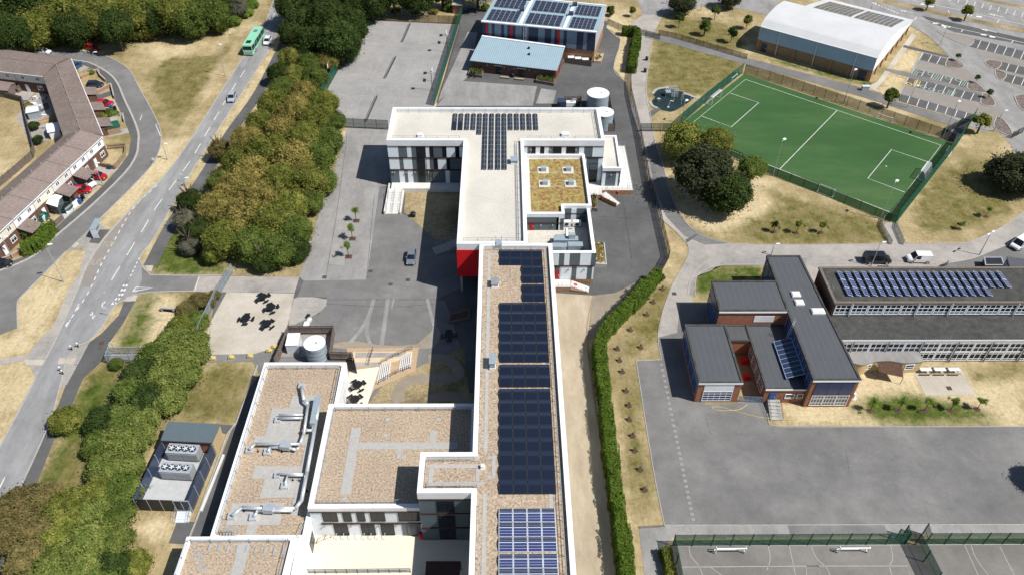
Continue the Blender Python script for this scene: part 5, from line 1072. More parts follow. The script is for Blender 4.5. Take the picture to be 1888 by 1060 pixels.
for i, (px, w) in enumerate((((1467, 543.5), 1.5), ((1473.5, 558.5), 1.5), ((1508, 574.5), 2.2))):
    p = G(*px, 6.6); t = thing('rooflight', ('small white rooflight on the old school roof, farther of the pair', 'small white rooflight on the old school roof, nearer of the pair', 'largest white rooflight at the edge of the old school roof')[i], 'rooflight', p)
    MB().box(p.x-w/2, p.x+w/2, p.y-.65, p.y+.65, 6.57, 6.85).build('kerb', 'white', t); MB().box(p.x-w/2+.1, p.x+w/2-.1, p.y-.55, p.y+.55, 6.85, 6.95).build('dome', 'plinth_white', t)
lm = MB()
for x, y in ((1455, 590, ),): pass
for (a, b) in (((1451, 617), (1465, 590)), ((1523, 545), (1534, 530))):
    p = G(b[0], b[1], 8.0); 
    for q in (-.25, .25): lm.tube((p.x-.3, p.y+q, 3.6), (p.x+.15, p.y+q, 8.2), .04, 4)
    for i in range(8): lm.tube((p.x-.3+.05*i, p.y-.25, 4+.5*i), (p.x-.3+.05*i, p.y+.25, 4+.5*i), .03, 4)
lm.build('ladder', 'steel_white', os_)
# long classroom range: low front roof and raised rear roof
D5L = [(54.9, 90.6), (96, 90.6), (96, 97.2), (54.9, 97.2)]; 
e5 = [(56.0, 88.2+2.4), (70, 90.6)]
P = ccw(D5L); MB().prism([(p.x, p.y) for p in P], 0, 5.0).build('wall', 'grey_render', os_); MB().sheet(inset(P, .02), 5.02).build('roof', 'roof_dark', os_); ring(MB(), P, -.1, .2, 4.85, 5.15).build('parapet', 'grey_render', os_)
UP = [(56.0, 96.6), (96, 96.6), (96, 105.6), (56.0, 105.6)]; P = ccw(UP); MB().prism([(p.x, p.y) for p in P], 0, 7.95).build('wall', 'brick_brown', os_); MB().sheet(inset(P, .02), 7.97).build('roof', 'roof_dark', os_); ring(MB(), P, -.15, .3, 7.75, 8.15).build('parapet', 'wood_grey', os_)
P_, d_, L_ = dirn(UP[0], UP[1])
for i in range(14):
    u0 = .3+2.83*i; win(os_, P_, d_, u0, u0+2.72, 5.35, 7.72, 3, [.3, .64], 'frame_white', 'glass', .17); MB().bar(P_+d_*(u0+.1), P_+d_*(u0+2.6), .02, 5.42, 6.0, 0, .05).build('spandrel_panel', 'cladding_mid', os_)
P_, d_, L_ = dirn(D5L[0], D5L[1])
for i in range(14):
    u0 = .4+2.92*i; 
    o = win(os_, P_, d_, u0, u0+2.84, 2.5, 4.85, 3, [.42, .84], 'frame_white', 'glass', .15); MB().bar(P_+d_*(u0+.1), P_+d_*(u0+2.7), .02, 2.58, 3.42, 0, .05).build('spandrel_panel', 'pv_navy', o)
    if i > 4:
        o = win(os_, P_, d_, u0, u0+2.84, .35, 2.46, 3, [.22, .78], 'frame_white', 'glass', .15); MB().bar(P_+d_*(u0+.1), P_+d_*(u0+2.7), .02, .4, .78, 0, .05).build('spandrel_panel', 'pv_navy', o)
    if i % 2: MB().tube((*(P_+d_*(u0-.05)-Vector((0, .2))), .1), (*(P_+d_*(u0-.05)-Vector((0, .2))), 4.95), .07, 6).build('downpipe', 'dark_metal', os_)
for i in (1, 5, 7, 11): 
    q = P_; MB().tube((56.2+2.83*i, 96.4, 5.1), (56.2+2.83*i, 96.4, 7.9), .08, 6).build('downpipe', 'white', os_)
# curved annex
AX = smooth([Vector((57.9, 88.0)), Vector((59.3, 87.6)), Vector((61.5, 88.3)), Vector((64, 88.5)), Vector((66.5, 88.0)), Vector((69.6, 88.3))], 4)
ann = [(69.6, 90.55), (55.6, 90.55), (55.6, 89.0)]+[(p.x, p.y) for p in AX]
MB().prism(ann, 0, 2.5).build('wall', 'skin_render', os_); MB().prism([(p.x, p.y) for p in inset(ccw(ann), -.12)], 2.51, 2.66).build('roof', 'asphalt_pale', os_)
win(os_, Vector((59.5, 87.75)), Vector((1, .3)).normalized(), .2, 1.8, .9, 2.1, 1, [.45], 'frame_white', 'glass', .12); win(os_, Vector((66.6, 88.0)), Vector((1, .1)).normalized(), .2, 1.8, .9, 2.1, 1, [.45], 'frame_white', 'glass', .12)
t = thing('shade_sail', 'brown fabric shade sail stretched out from the curved tan annex wall', 'shade sail', (64, 86.8, 0))
S0, S1, S2, S3 = (62.0, 88.2, 2.5), (66.0, 87.9, 2.5), (65.6, 85.6, 1.7), (61.9, 86.6, 1.9); mb = MB().add([S0, S3, S2, S1, *[(x, y, z-.04) for x, y, z in (S0, S3, S2, S1)]], [(0, 1, 2, 3), (7, 6, 5, 4)]); mb.build('fabric', 'soil', t); MB().tube((S2[0], S2[1], 0), S2, .05).tube((S3[0], S3[1], 0), S3, .05).build('pole', 'dark_metal', t)
# rooftop strips
for k in range(21):
    x = G(1500+(230+71.5*k)/4.817, 480+165/4.817, 8.3).x+.1; n = 3 if k < 18 else 2
    nth = ('leftmost', 'second', 'third', 'fourth', 'fifth', 'sixth', 'seventh', 'eighth', 'ninth', 'tenth', 'eleventh', 'twelfth', 'thirteenth', 'fourteenth', 'fifteenth', 'sixteenth', 'seventeenth', 'eighteenth', 'nineteenth', 'twentieth', 'rightmost')[k]
    t = thing('solar_panel_strip', '%s slanted blue solar strip of %s panels on the old school roof%s' % (nth, 'three' if n == 3 else 'two', ', counting from left' if 0 < k < 20 else ''), 'solar panels', (x, 101, 8), group='blue solar strips on the old school roof')
    for j in range(n):
        y1_ = 104.2-2.05*j; y0_ = y1_-1.98
        pv(t, (x, y0_, 8.48), (x+.95, y0_, 8.12), (x+.95, y1_, 8.12), (x, y1_, 8.48), 'steel_white', 'pv_blue3')
    MB().box(x+.1, x+.8, 104.2-2.05*n+.2, 104, 8.0, 8.06).build('mounting_frame', 'galv', t)
# modern glazed block at the right edge
gbk = thing('glazed_block', 'small grey block with blue glazed side at the right edge behind the old school', 'building', G(1880, 500)); P = ccw(GP([(1857.7, 474), (1960, 487), (1960, 560), (1880, 545)], 6)); MB().prism([(p.x, p.y) for p in P], 0, 5.8).build('wall', 'cladding_navy', gbk); MB().prism([(p.x, p.y) for p in inset(P, -.1)], 5.81, 6.0).build('roof', 'deck_grey', gbk)
a_, b_ = G(1857.7, 474, 6), G(1880, 545, 6); pp, dd, ll = dirn(a_, b_)
for i in range(4): win(gbk, pp, dd, .3+ll/4.2*i, .3+ll/4.2*(i+.93), .5, 5.4, 3, 4, 'frame_blue', 'glass_blue', .08)
sk = thing('skip', 'dark open topped box container with white rim behind the old school roof', 'container', G(1826, 495)); P = ccw(GP([(1811, 500), (1845, 500), (1840, 486), (1809, 486)])); MB().prism([(p.x, p.y) for p in P], 0, 1.5).build('body', 'dark_metal', sk); ring(MB(), P, -.08, .12, 1.5, 1.6).build('rim', 'galv', sk)
# ramp by old school blue door
rp = thing('access_ramp', 'pale concrete steps with metal rails beside the blue door of the old school', 'steps', G(1424, 765)); a, b = G(1424, 742), G(1431, 775); mb = MB()
for i in range(6): mb.bar(a.lerp(b, i/6), a.lerp(b, (i+.98)/6), 1.9, 0, .9-.14*i)
mb.build('steps', 'paver', rp)
for o in (-.95, .95): rail([a+Vector((o, 0, 0)), b+Vector((o, 0, 0))], 0, 1, .8, rp, mat='dark_metal', zf=lambda t: .9*(1-t))
gt_ = thing('courtyard_gate', 'low blue grey gate closing the narrow courtyard between two old school blocks', 'gate', G(1382, 738)); pp, dd, ll = dirn(G(1361, 740), G(1404, 742)); f = MB(); f.bar(pp, pp+dd*ll, .05, .1, .2).bar(pp, pp+dd*ll, .05, 1.3, 1.4)
for i in range(3): f.bar(pp+dd*(ll*i/2-.04), pp+dd*(ll*i/2+.04), .06, 0, 1.4)
f.build('frame', 'frame_blue', gt_); MB().bar(pp, pp+dd*ll, .01, .2, 1.3).build('mesh', 'mesh_grey', gt_)
for i, (x, y, l) in enumerate(((1376, 697, 'red toy playhouse in the shaded courtyard nearer the gate'), (1371, 668, 'red toy bench in the shaded courtyard farther from the gate'))): 
    p = G(x, y); t = thing('toy', l, 'toy', p); MB().box(p.x-.6, p.x+.6, p.y-.5, p.y+.5, 0, .5).build('base', 'red', t); MB().prism([(p.x-.5, p.y-.4), (p.x+.4, p.y-.4), (p.x+.4, p.y+.4), (p.x-.5, p.y+.4)], .5, lambda a, b, p=p: .9+.3*(a-p.x)).build('top', 'red', t)
# ================================================================ TERRACED HOUSES
def house(fl, fr, br, bl_, ze, zr_, label, band, porch, roofm='tile_brown', wallm='brick_brown', nwin=2, flatroof=0):
    """fl/fr = front corners seen from the street (left,right)"""
    c = (fl+fr+br+bl_)/4; t = thing('terraced_house', label, 'house', (c.x, c.y, 0), group='brick terraced houses'); P = [fl, fr, br, bl_]
    MB().prism([(p.x, p.y) for p in P], 0, ze-.05).build('wall', wallm, t)
    d = (fr-fl).normalized(); n = Vector((d.y, -d.x)); ov = .35; z3 = lambda p, z: (p.x, p.y, z)
    rl, rr = (fl+bl_)/2, (fr+br)/2; Fl, Fr, Bl, Br = fl+n*ov, fr+n*ov, bl_-n*ov, br-n*ov
    v = [z3(Fl, ze), z3(Fr, ze), z3(rr, zr_), z3(rl, zr_), z3(Bl, ze), z3(Br, ze)]; w = [(x, y, z-.18) for x, y, z in v]
    rb = MB().add(v+w, [(0, 1, 2, 3), (3, 2, 5, 4), (7, 6, 9, 8), (8, 9, 10, 11), (0, 6, 7, 1), (4, 5, 11, 10), (1, 7, 8, 2), (2, 8, 11, 5), (0, 3, 9, 6), (3, 4, 10, 9)]); rb.m[0] = 1; rb.build('roof', [roofm, 'tile_pink' if zr_ > 6 else roofm], t)  # steeper roofs: sunlit look of the front slope put into its tile colour
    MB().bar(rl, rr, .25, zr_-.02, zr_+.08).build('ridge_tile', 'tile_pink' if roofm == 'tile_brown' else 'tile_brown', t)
    L = (fr-fl).length; MB().bar(fl+d*.02, fr-d*.02, .1, ze-2.3, ze-.3, 0, .05).build('cladding_band', band, t)
    MB().bar(fl, fr, .14, ze-.16, ze-.04, 0, ov+.08).build('gutter', 'white', t)
    for i in range(nwin):
        u0 = L*(i+.5)/nwin-.6; win(t, fl+n*.1, d, u0, u0+1.2, ze-1.75, ze-.6, 2, 1, 'frame_white', 'glass_light', .14)
    win(t, fl, d, L*.62, L*.62+1.5, .9, 2.1, 2, [.7], 'frame_white', 'glass', .1)
    if porch:
        u0 = L*.05; a = fl+d*u0; b = fl+d*(u0+L*.45); mb = MB().bar(a+n*1.3, b+n*1.3, 2.5, 0, 2.1); mb.build('porch_wall', 'brick_brown', t)
        v = [a-d*.3, b+d*.3, b+d*.3+n*3.2, a-d*.3+n*3.2]; q = [(p.x, p.y, z) for p, z in zip(v, (3.0, 3.0, 2.2, 2.2))]; w = [(x, y, z-.12) for x, y, z in q]
        MB().add(q+w, [(3, 2, 1, 0), (4, 5, 6, 7)]+[(i, (i+1) % 4, 4+(i+1) % 4, 4+i) for i in range(4)]).build('porch_roof', 'wood_grey' if 0 else 'tile_brown', t)
        o = MB().bar(a+d*.5+n*2.56, a+d*1.4+n*2.56, .06, .05, 2.0).build('door', 'frame_dark', t)
    else:
        o = MB().bar(fl+d*L*.2, fl+d*(L*.2+.9), .08, .05, 2.05, 0, .04).build('door', 'white', t)
    bd = MB(); win(t, br, -d, L*.3, L*.3+1.3, ze-1.7, ze-.6, 2, 1, 'frame_white', 'glass', .1); win(t, br, -d, L*.6, L*.6+1.3, .9, 2.1, 2, 1, 'frame_white', 'glass', .1)
    fl_ = MB(); 
    for k in (.25, .75): p = rl.lerp(rr, k); fl_.cone(p.x, p.y, zr_, zr_+.5, .12, .12, 6)
    fl_.build('flue', 'pipe_grey', t)
    return t
V2 = lambda a: Vector(a)
F3a, F3b, B3a, B3b = V2((-89.0, 153.3)), V2((-96.6, 116.0)), V2((-96.9, 153.3)), V2((-104.6, 116.0))
lab3 = ['end terraced house nearest the bend, with white upper cladding and small fenced lawn', 'terraced house with white band behind the red car parked under the lamp', 'terraced house with cream band behind the white car on the drive', 'terraced house with cream band behind the white conservatory and trampoline', 'terraced house with pale band behind the green tent and long hedge', 'terraced house at the left edge with cream band behind the round bush', 'terraced house cut by the left edge of the photo']
for i in range(7):
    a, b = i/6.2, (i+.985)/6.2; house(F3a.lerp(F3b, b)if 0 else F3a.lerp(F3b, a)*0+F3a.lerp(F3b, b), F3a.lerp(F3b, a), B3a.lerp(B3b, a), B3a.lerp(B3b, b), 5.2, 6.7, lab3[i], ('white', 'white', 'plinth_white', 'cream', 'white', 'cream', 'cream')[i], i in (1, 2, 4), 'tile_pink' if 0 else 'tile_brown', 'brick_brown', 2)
F2a, F2b, B2a, B2b = V2((-110.6, 190.2)), V2((-89.0, 153.5)), V2((-113.0, 181.0)), V2((-97.0, 153.5))
lab2 = ['terraced house at the outer corner of the roof, behind the small blue car', 'terraced house on the bend behind the dark car on a drive', 'terraced house with brown porch behind the bright red car', 'terraced house with a leafy front garden on the inside of the bend', 'terraced house behind the green shed roof on the bend']
for i in range(5):
    a, b = i/5, (i+.985)/5; house(F2a.lerp(F2b, b), F2a.lerp(F2b, a), B2a.lerp(B2b, a), B2a.lerp(B2b, b), 5.2, 5.9, lab2[i], 'white', i in (1, 2, 3), 'tile_brown')
F1a, F1b, B1a, B1b = V2((-111.0, 190.5)), V2((-140, 197.5)), V2((-113.4, 181.2)), V2((-138, 186.5))
for i in range(3):
    a, b = i/3, (i+.985)/3; house(F1a.lerp(F1b, a)*1.0, F1a.lerp(F1b, b), B1a.lerp(B1b, b), B1a.lerp(B1b, a), 5.2, 5.9, ('terraced house next to the roof corner, seen from its shaded garden side', 'terraced house with blue framed windows above the pink shed roof', 'terraced house at the far upper left edge of the photo')[i], 'plinth_white', False) if 0 else house(B1b.lerp(B1a, 1-b) if 0 else B1a.lerp(B1b, b), B1a.lerp(B1b, a), F1a.lerp(F1b, a), F1a.lerp(F1b, b), 5.2, 5.9, ('terraced house next to the roof corner, seen from its shaded garden side', 'terraced house with blue framed windows above the pink shed roof', 'terraced house at the far upper left edge of the photo')[i], 'plinth_white', False)
# ================================================================ CHILLER COMPOUND
cc = thing('plant_compound', 'walled plant compound of dark grey panels around two white chillers by the shrubs', 'plant compound', G(310, 880))
base = [G(258.4, 940), G(358, 943.5), G(399, 845), G(310, 840)]; 
hl, hr = G(297.5, 813, 2.8), G(389.7, 818.8, 2.8); fl, fr = G(245.4, 919.7, 2.8), G(346, 923, 2.8)
MB().prism([(p.x, p.y) for p in ccw([hl, hr, fr, fl])], .02, .5).build('slab', 'grey_render', cc); MB().bar(fr+Vector((1.2, 0, 0)), hr+Vector((1.2, 0, 0)), .3, 0, .35).build('edging', 'plinth_white', cc)
def cpan(a, b, n, m='cladding_navy'):
    pp, dd, ll = dirn(a, b)
    for i in range(n): MB().bar(pp+dd*(ll*i/n+.02), pp+dd*(ll*(i+1)/n-.02), .08, 0.1, 2.8).build('panel', m, cc)
    mb = MB()
    for i in range(n+1): mb.bar(pp+dd*(ll*i/n-.04), pp+dd*(ll*i/n+.04), .14, .1, 2.85)
    mb.build('post', 'galv', cc)
cpan(fl, hl, 4); cpan(hr, fr, 4); pp, dd, ll = dirn(fl, fr); q = pp+dd*(ll*.72); cpan(fl, q, 3, 'dark_metal')
gf = MB(); gl = MB()
for i in range(3):
    a = q+dd*(ll*.28*i/2.); 
    gf.bar(a-dd*.04, a+dd*.04, .1, .4, 2.8)
gf.bar(q, q+dd*ll*.28, .1, 2.65, 2.8).bar(q, q+dd*ll*.28, .1, .4, .5); gf.build('gate_frame', 'galv', cc); MB().bar(q, q+dd*ll*.28, .03, .5, 2.65).build('gate_leaf', 'dark_metal', cc)
st = MB(); s0 = q+dd*(ll*.14)
for i in range(4): st.box(s0.x-.95, s0.x+.95, s0.y-.2-.4*(i+1), s0.y-.2-.4*i-.005, 0, .5-.12*i)
st.build('steps', 'steel_white', cc)
for o in (-1, 1): rail([(s0.x+o, s0.y-.2), (s0.x+o, s0.y-1.9)], 0, 1.0, .8, cc, mat='galv', zf=lambda t: .5*(1-t))
hut = thing('plant_hut', 'flat dark roofed brick plant hut with timber clad side behind the chiller compound', 'plant hut', G(350, 820)); P = ccw(GP([(309.4, 776.5), (406, 781), (390.8, 815.6), (296, 811)], 3.3)); MB().prism([(p.x, p.y) for p in inset(P, .25)], 0, 3.1).build('wall', 'brick_red', hut); MB().prism([(p.x, p.y) for p in P], 3.11, 3.3).build('roof', 'cladding_dark', hut)
ii = inset(P, .25); rr_ = sorted(ii, key=lambda p: -p.x)[:2]; rr_ = sorted(rr_, key=lambda p: p.y); MB().bar(rr_[0], rr_[1], .1, .05, 3.05, 0, .05).build('timber_cladding', 'wood_new', hut)
for i, (x, y0, l) in enumerate(((311.6, 849, 'rear white chiller with four round fans nearest the plant hut'), (299.6, 883.9, 'front white chiller with four round fans in the middle of the compound'))):
    a = G(x, y0, .5); b = G(x+56, y0+3.4, .5); pp, dd, ll = dirn(a, b); n = Vector((-dd.y, dd.x)); t = thing('chiller', l, 'chiller', (a.x+ll/2, a.y+.8, .5)); c = pp+n*.85
    MB().bar(pp+n*.85, pp+dd*ll+n*.85, 1.7, .75, 2.5).build('case', 'pipe_grey', t); MB().bar(pp+n*.85, pp+dd*ll+n*.85, 1.5, .52, .74).build('base_frame', 'dark_metal', t)
    for j in range(2): MB().bar(pp+dd*(ll*(.04+.48*j)), pp+dd*(ll*(.48+.48*j)), .04, 1.0, 2.3, 0, .02).build('coil_panel', 'pipe_grey', t)
    MB().bar(pp+n*.85-dd*.02, pp+dd*(ll+.02)+n*.85, 1.74, 2.5, 2.58).build('top_deck', 'galv', t)
    for j in range(4):
        c = pp+dd*(ll*(.15+.225*j))+n*.85; o = MB().cone(c.x, c.y, 2.58, 2.72, .52, .5, 18).build('fan', 'dark_metal', t); bl_ = MB()
        for k in range(5): an = k*2*pi/5+j; bl_.bar((c.x, c.y), (c.x+.42*cos(an), c.y+.42*sin(an)), .16, 2.725, 2.74)
        bl_.cone(c.x, c.y, 2.72, 2.78, .12, .1, 8); bl_.build('blade', 'steel_white', o)
# ================================================================ TANKS
def tank(p, r, h, label, rings=4, top='white', side='tin'):
    t = thing('water_tank', label, 'water tank', (p.x, p.y, 0)); MB().cone(p.x, p.y, .15, h, r, r, 32).build('shell', side, t, False); MB().cone(p.x, p.y, h, h+.25, r+.06, r*.15, 32).build('lid', top, t)
    bn = MB()
    for i in range(rings): bn.cone(p.x, p.y, .4+i*(h-.8)/max(1, rings-1), .48+i*(h-.8)/max(1, rings-1), r+.03, r+.03, 32)
    bn.build('band', 'galv', t); MB().cone(p.x+r*.35, p.y-r*.1, h+.02, h+.5, .3, .28, 10).build('access_cover', top, t); return t
tank(G(579.5, 631, 3.7), 1.75, 3.6, 'round white topped water tank inside the grey timber enclosure beside the yard')
tank(G(1103, 171, 4.8), 2.65, 4.7, 'larger pale round water tank behind the new school, farther from its roof'); tank(G(1114, 206, 4.3), 2.25, 4.2, 'smaller pale round water tank touching the corner of the new school roof')
pa = G(530.5, 652.6); pb = G(552.5, 652); bt = thing('tank_box', 'white rectangular tank beside the round tank in the grey timber enclosure', 'tank', (pa.x+1, pa.y+1, 0)); pp, dd, ll = dirn(pa, pb); n = Vector((-dd.y, dd.x)); MB().bar(pp+n*1.4, pp+dd*ll+n*1.4, 2.8, .1, 2.1).build('case', 'steel_white', bt); MB().bar(pp+n*1.4-dd*.05, pp+dd*(ll+.05)+n*1.4, 2.9, 2.1, 2.2).build('lid', 'white', bt)
AR('enclosure_slab', [(512, 658), (612, 656), (614, 612), (532, 612)], 'concrete_pale', .06)
pc = G(1096, 193); bt = thing('tank_box', 'white flat topped tank housing between the two round tanks behind the new school', 'tank', (pc.x, pc.y, 0)); MB().box(pc.x-1.5, pc.x+2, pc.y-1.2, pc.y+1, .1, 2.4).build('case', 'steel_white', bt); MB().box(pc.x-1.6, pc.x+2.1, pc.y-1.3, pc.y+1.1, 2.4, 2.5).build('lid', 'white', bt)
def timber(pts, h, label, sp=1.8, mat='wood_grey', z=0, name='timber_fence'):
    P = [Vector((p[0], p[1])) for p in pts]; c = sum(P, Vector((0, 0)))/len(P); t = thing(name, label, 'fence', (c.x, c.y, 0))
    bd = MB(); ps = []
    for a, b in zip(P, P[1:]):
        L = (b-a).length; n = max(1, round(L/sp)); d = (b-a).normalized(); m = int(L/.16)
        for i in range(m): 
            jz = random.uniform(-.03, .03); bd.bar(a+d*(.16*i+.01), a+d*(.16*i+.15), .03, z+.05, z+h+jz)
        bd.bar(a, b, .09, z+h*.3, z+h*.3+.09, 0, .06).bar(a, b, .09, z+h*.8, z+h*.8+.09, 0, .06)
        ps += [a+(b-a)*i/n for i in range(n)]
    ps.append(P[-1]); bd.build('boards', mat, t)
    for p in ps: MB().box(p.x-.06, p.x+.06, p.y-.06, p.y+.06, 0, z+h+.1).build('post', mat, t)
    return t
timber(GP([(530.5, 600.4), (614, 600), (606.7, 648), (649, 648.6), (655, 672)], 2.2), 2.2, 'weathered grey timber enclosure fence around the yard water tank'); timber(GP([(530.5, 600.4), (505, 660)], 2.2), 2.2, 'weathered timber fence on the left side of the tank enclosure, casting a dark shadow')
timber(GP([(1041, 178), (1072, 178), (1071, 196)], 2.2), 2.2, 'dark timber screen around pumps just behind the new school back edge'); timber(GP([(1122, 166.7), (1134.5, 228), (1112, 229)], 2.2), 2.2, 'tall timber fence along the right side of the two pale tanks')
pu = thing('pump_unit', 'white pump unit inside the dark timber screen behind the new school', 'pump', G(1052, 196)); p = G(1052, 196); MB().box(p.x-1.4, p.x+1.2, p.y-.6, p.y+.6, .1, 1.2).build('case', 'white', pu); MB().tube((p.x+.3, p.y, 1.2), (p.x+.3, p.y, 1.9), .15, 8).tube((p.x+.3, p.y, 1.9), (p.x+1.4, p.y, 1.9), .15, 8).build('pipe', 'galv', pu)
p = G(1035, 198); t = thing('container', 'small dark blue steel container at the back edge of the new school roof', 'container', p); MB().box(p.x-1.1, p.x+1.1, p.y-1, p.y+1, 0, 1.9).build('body', 'cladding_navy', t); MB().box(p.x-.9, p.x-.4, p.y-1.05, p.y-1.0, .2, 1.7).build('door', 'dark_metal', t)
ORD = ('first', 'second', 'third', 'fourth', 'fifth', 'sixth', 'seventh', 'eighth', 'ninth', 'tenth', 'eleventh', 'twelfth', 'thirteenth', 'fourteenth', 'fifteenth', 'sixteenth', 'seventeenth', 'eighteenth', 'nineteenth', 'twentieth')
# ================================================================ VEHICLES
def loft(mb, st, mi=0):
    rows = [[(x, -w*.9, zb), (x, -w, zb+.14), (x, -w, zt-.14), (x, -w*.9, zt), (x, w*.9, zt), (x, w, zt-.14), (x, w, zb+.14), (x, w*.9, zb)] for x, w, zb, zt in st]
    k = 8; vs = [p for r in rows for p in r]; fs = []
    for i in range(len(rows)-1): fs += [(i*k+j, (i+1)*k+j, (i+1)*k+(j+1) % k, i*k+(j+1) % k) for j in range(k)]
    return mb.add(vs, fs+[tuple(range(k)), tuple(range((len(rows)-1)*k, len(rows)*k))[::-1]], mi)
def vehicle(rear, front, kind, paint, label, z=.04, cat='car'):
    a, b = G(*rear), G(*front); c = (a+b)/2; ang = atan2(b.y-a.y, b.x-a.x)
    t = thing({'car': 'parked_car', 'van': 'van', 'mpv': 'van', 'bus': 'bus'}[kind], label, cat, (c.x, c.y, z), ang, None, True)
    if kind == 'car':
        L, W_ = 4.15, .88; st = [(-2.07, .72, .38, .78), (-1.95, .84, .24, .95), (-1.2, .88, .2, .97), (.9, .88, .2, .94), (1.6, .86, .2, .84), (1.95, .78, .24, .74), (2.08, .62, .34, .6)]
        cab = (-1.9, 1.05, -1.45, .35, .8, .64, .93, 1.46); wx = (-1.28, 1.3); r = .32
    elif kind == 'van':
        L, W_ = 4.5, .92; st = [(-2.25, .86, .35, 1.0), (-2.2, .9, .25, 1.05), (1.1, .92, .22, 1.05), (1.8, .9, .22, .98), (2.15, .82, .26, .85), (2.28, .65, .36, .7)]
        cab = (-2.22, 1.45, -2.15, .75, .88, .76, 1.02, 1.84); wx = (-1.4, 1.45); r = .33
    elif kind == 'mpv':
        L, W_ = 5.2, .98; st = [(-2.6, .9, .35, 1.0), (-2.52, .96, .25, 1.08), (1.5, .98, .22, 1.08), (2.2, .95, .24, 1.0), (2.55, .85, .3, .85), (2.65, .7, .4, .7)]
        cab = (-2.55, 1.9, -2.4, 1.15, .93, .8, 1.06, 1.9); wx = (-1.6, 1.65); r = .36
    else:
        L, W_ = 12, 1.27; st = [(-6, 1.2, .4, 1.3), (-5.95, 1.27, .3, 1.35), (5.9, 1.27, .3, 1.35), (6, 1.2, .4, 1.3)]
        cab = (-6, 6, -5.95, 5.9, 1.26, 1.22, 1.33, 2.75); wx = (-3.2, 3.6); r = .5
    loft(MB(), st).build('body', paint, t)
    x0, x1, X0, X1, w0, w1, z0, z1 = cab
    v = [(x0, -w0, z0), (x1, -w0, z0), (x1, w0, z0), (x0, w0, z0), (X0, -w1, z1), (X1, -w1, z1), (X1, w1, z1), (X0, w1, z1)]
    MB().add(v, [(0, 1, 5, 4), (1, 2, 6, 5), (2, 3, 7, 6), (3, 0, 4, 7), (4, 5, 6, 7), (3, 2, 1, 0)]).build('windows', 'glass', t)
    rf = MB(); h = .06 if kind != 'bus' else .3; e = .03
    rf.prism([(X0-.02, -w1-e), (X1+.02, -w1-e), (X1+.02, w1+e), (X0-.02, w1+e)], z1-.01, z1+h)
    for i, j in ((0, 4), (1, 5), (2, 6), (3, 7)): rf.tube(v[i], v[j], .05, 4)
    if kind in ('car', 'mpv'):
        for s in (-1, 1): rf.tube((-.2, s*w0, z0), (-.3, s*(w1+.02), z1), .04, 4)
    if kind == 'van':
        for s in (-1, 1): q = [(x0, s*(w0+.01), z0), (.1, s*(w0+.01), z0), (-.0, s*(w1+.02), z1), (X0, s*(w1+.02), z1)]; rf.add(q+[(x, y-s*.03, z) for x, y, z in q], [(0, 1, 2, 3), (7, 6, 5, 4)] if s > 0 else [(3, 2, 1, 0), (4, 5, 6, 7)])
        q = [(x0-.02, -w0, z0), (x0-.02, w0, z0), (X0-.02, w1, z1), (X0-.02, -w1, z1)]; rf.add(q, [(0, 1, 2, 3)])
    if kind == 'bus':
        for s in (-1, 1):
            for x in (-5.9, -3.6, -1.4, .8, 3.0, 5.0): rf.tube((x, s*w0, z0), (x, s*w1, z1), .07, 4)
        rf.box(-6.06, -5.97, -1.25, 1.25, 1.2, 1.7)
    rf.build('roof', paint, t)
    if kind == 'bus':
        MB().box(-4.6, -3.2, -.6, .6, 3.06, 3.25).build('roof_unit', 'dark_metal', t); MB().box(2.4, 3.6, -.5, .5, 3.06, 3.22).build('roof_hatch', 'paint_grey', t); MB().box(-6.09, -6.03, -.55, .55, .75, 1.15).build('number_plate', 'yellow', t)
    for x in wx:
        for s in (-1, 1):
            o = MB().tube((x, s*(W_-.2), r), (x, s*(W_+.02), r), r, 16).build('wheel', 'rubber', t); MB().tube((x, s*(W_+.02), r), (x, s*(W_+.04), r), r*.62, 12).build('rim', 'metal', o)
    fx, rx = st[-1][0], st[0][0]
    for s in (-1, 1):
        MB().box(fx-.28, fx-.02, s*.62-.14, s*.62+.14, .58, .72).build('headlight', 'lamp_clear', t); MB().box(rx-.02, rx+.08, s*.68-.12, s*.68+.12, .65, .85).build('tail_light', 'lamp_red', t)
        MB().box(x1-.55, x1-.38, s*(w0+.14)-.1, s*(w0+.14)+.1, z0+.02, z0+.18).build('mirror', paint, t)
    MB().box(fx-.06, fx+.01, -.45, .45, .38, .52).build('grille', 'dark_metal', t)
    return t
vehicle((460, 103), (480, 70), 'bus', 'paint_green', 'mint green single deck bus driving away up the main road', cat='bus')
vehicle((497, 74), (491, 86), 'car', 'paint_white', 'white car on the main road beside the green bus')
vehicle((431, 177), (426, 191), 'car', 'paint_silver', 'silver car driving down the main road below the bus')
vehicle((161, 90), (181, 95), 'car', 'paint_red', 'dark red car parked on dry grass outside the bend by the wood')
vehicle((65, 99), (97, 101), 'car', 'paint_white', 'white car half hidden behind the brown terrace roof')
vehicle((134, 131), (148, 122), 'car', 'paint_blue', 'small blue car by the outer corner of the terrace roof')
vehicle((164, 161), (189, 160), 'car', 'paint_navy', 'dark blue car on the pale drive inside the bend')
vehicle((181, 196), (207, 195), 'car', 'paint_red', 'bright red car on a drive inside the bend beside wheelie bins')
vehicle((164, 328), (198, 331), 'car', 'paint_red', 'red car on a drive beneath the leaning street lamp')
vehicle((151, 335), (177, 347), 'car', 'paint_white', 'white car parked between two red cars outside the terrace')
vehicle((137, 357), (166, 354), 'car', 'paint_red', 'red car below the white car and above the conservatory')
vehicle((-12, 494), (18, 489), 'car', 'paint_black', 'black car at the left edge on the side street')
vehicle((761, 465), (757, 493), 'car', 'paint_grey', 'blue grey car alone on the tarmac school yard')
vehicle((1592, 482), (1638, 483), 'mpv', 'paint_black', 'black people carrier on the road behind the old school', cat='van')
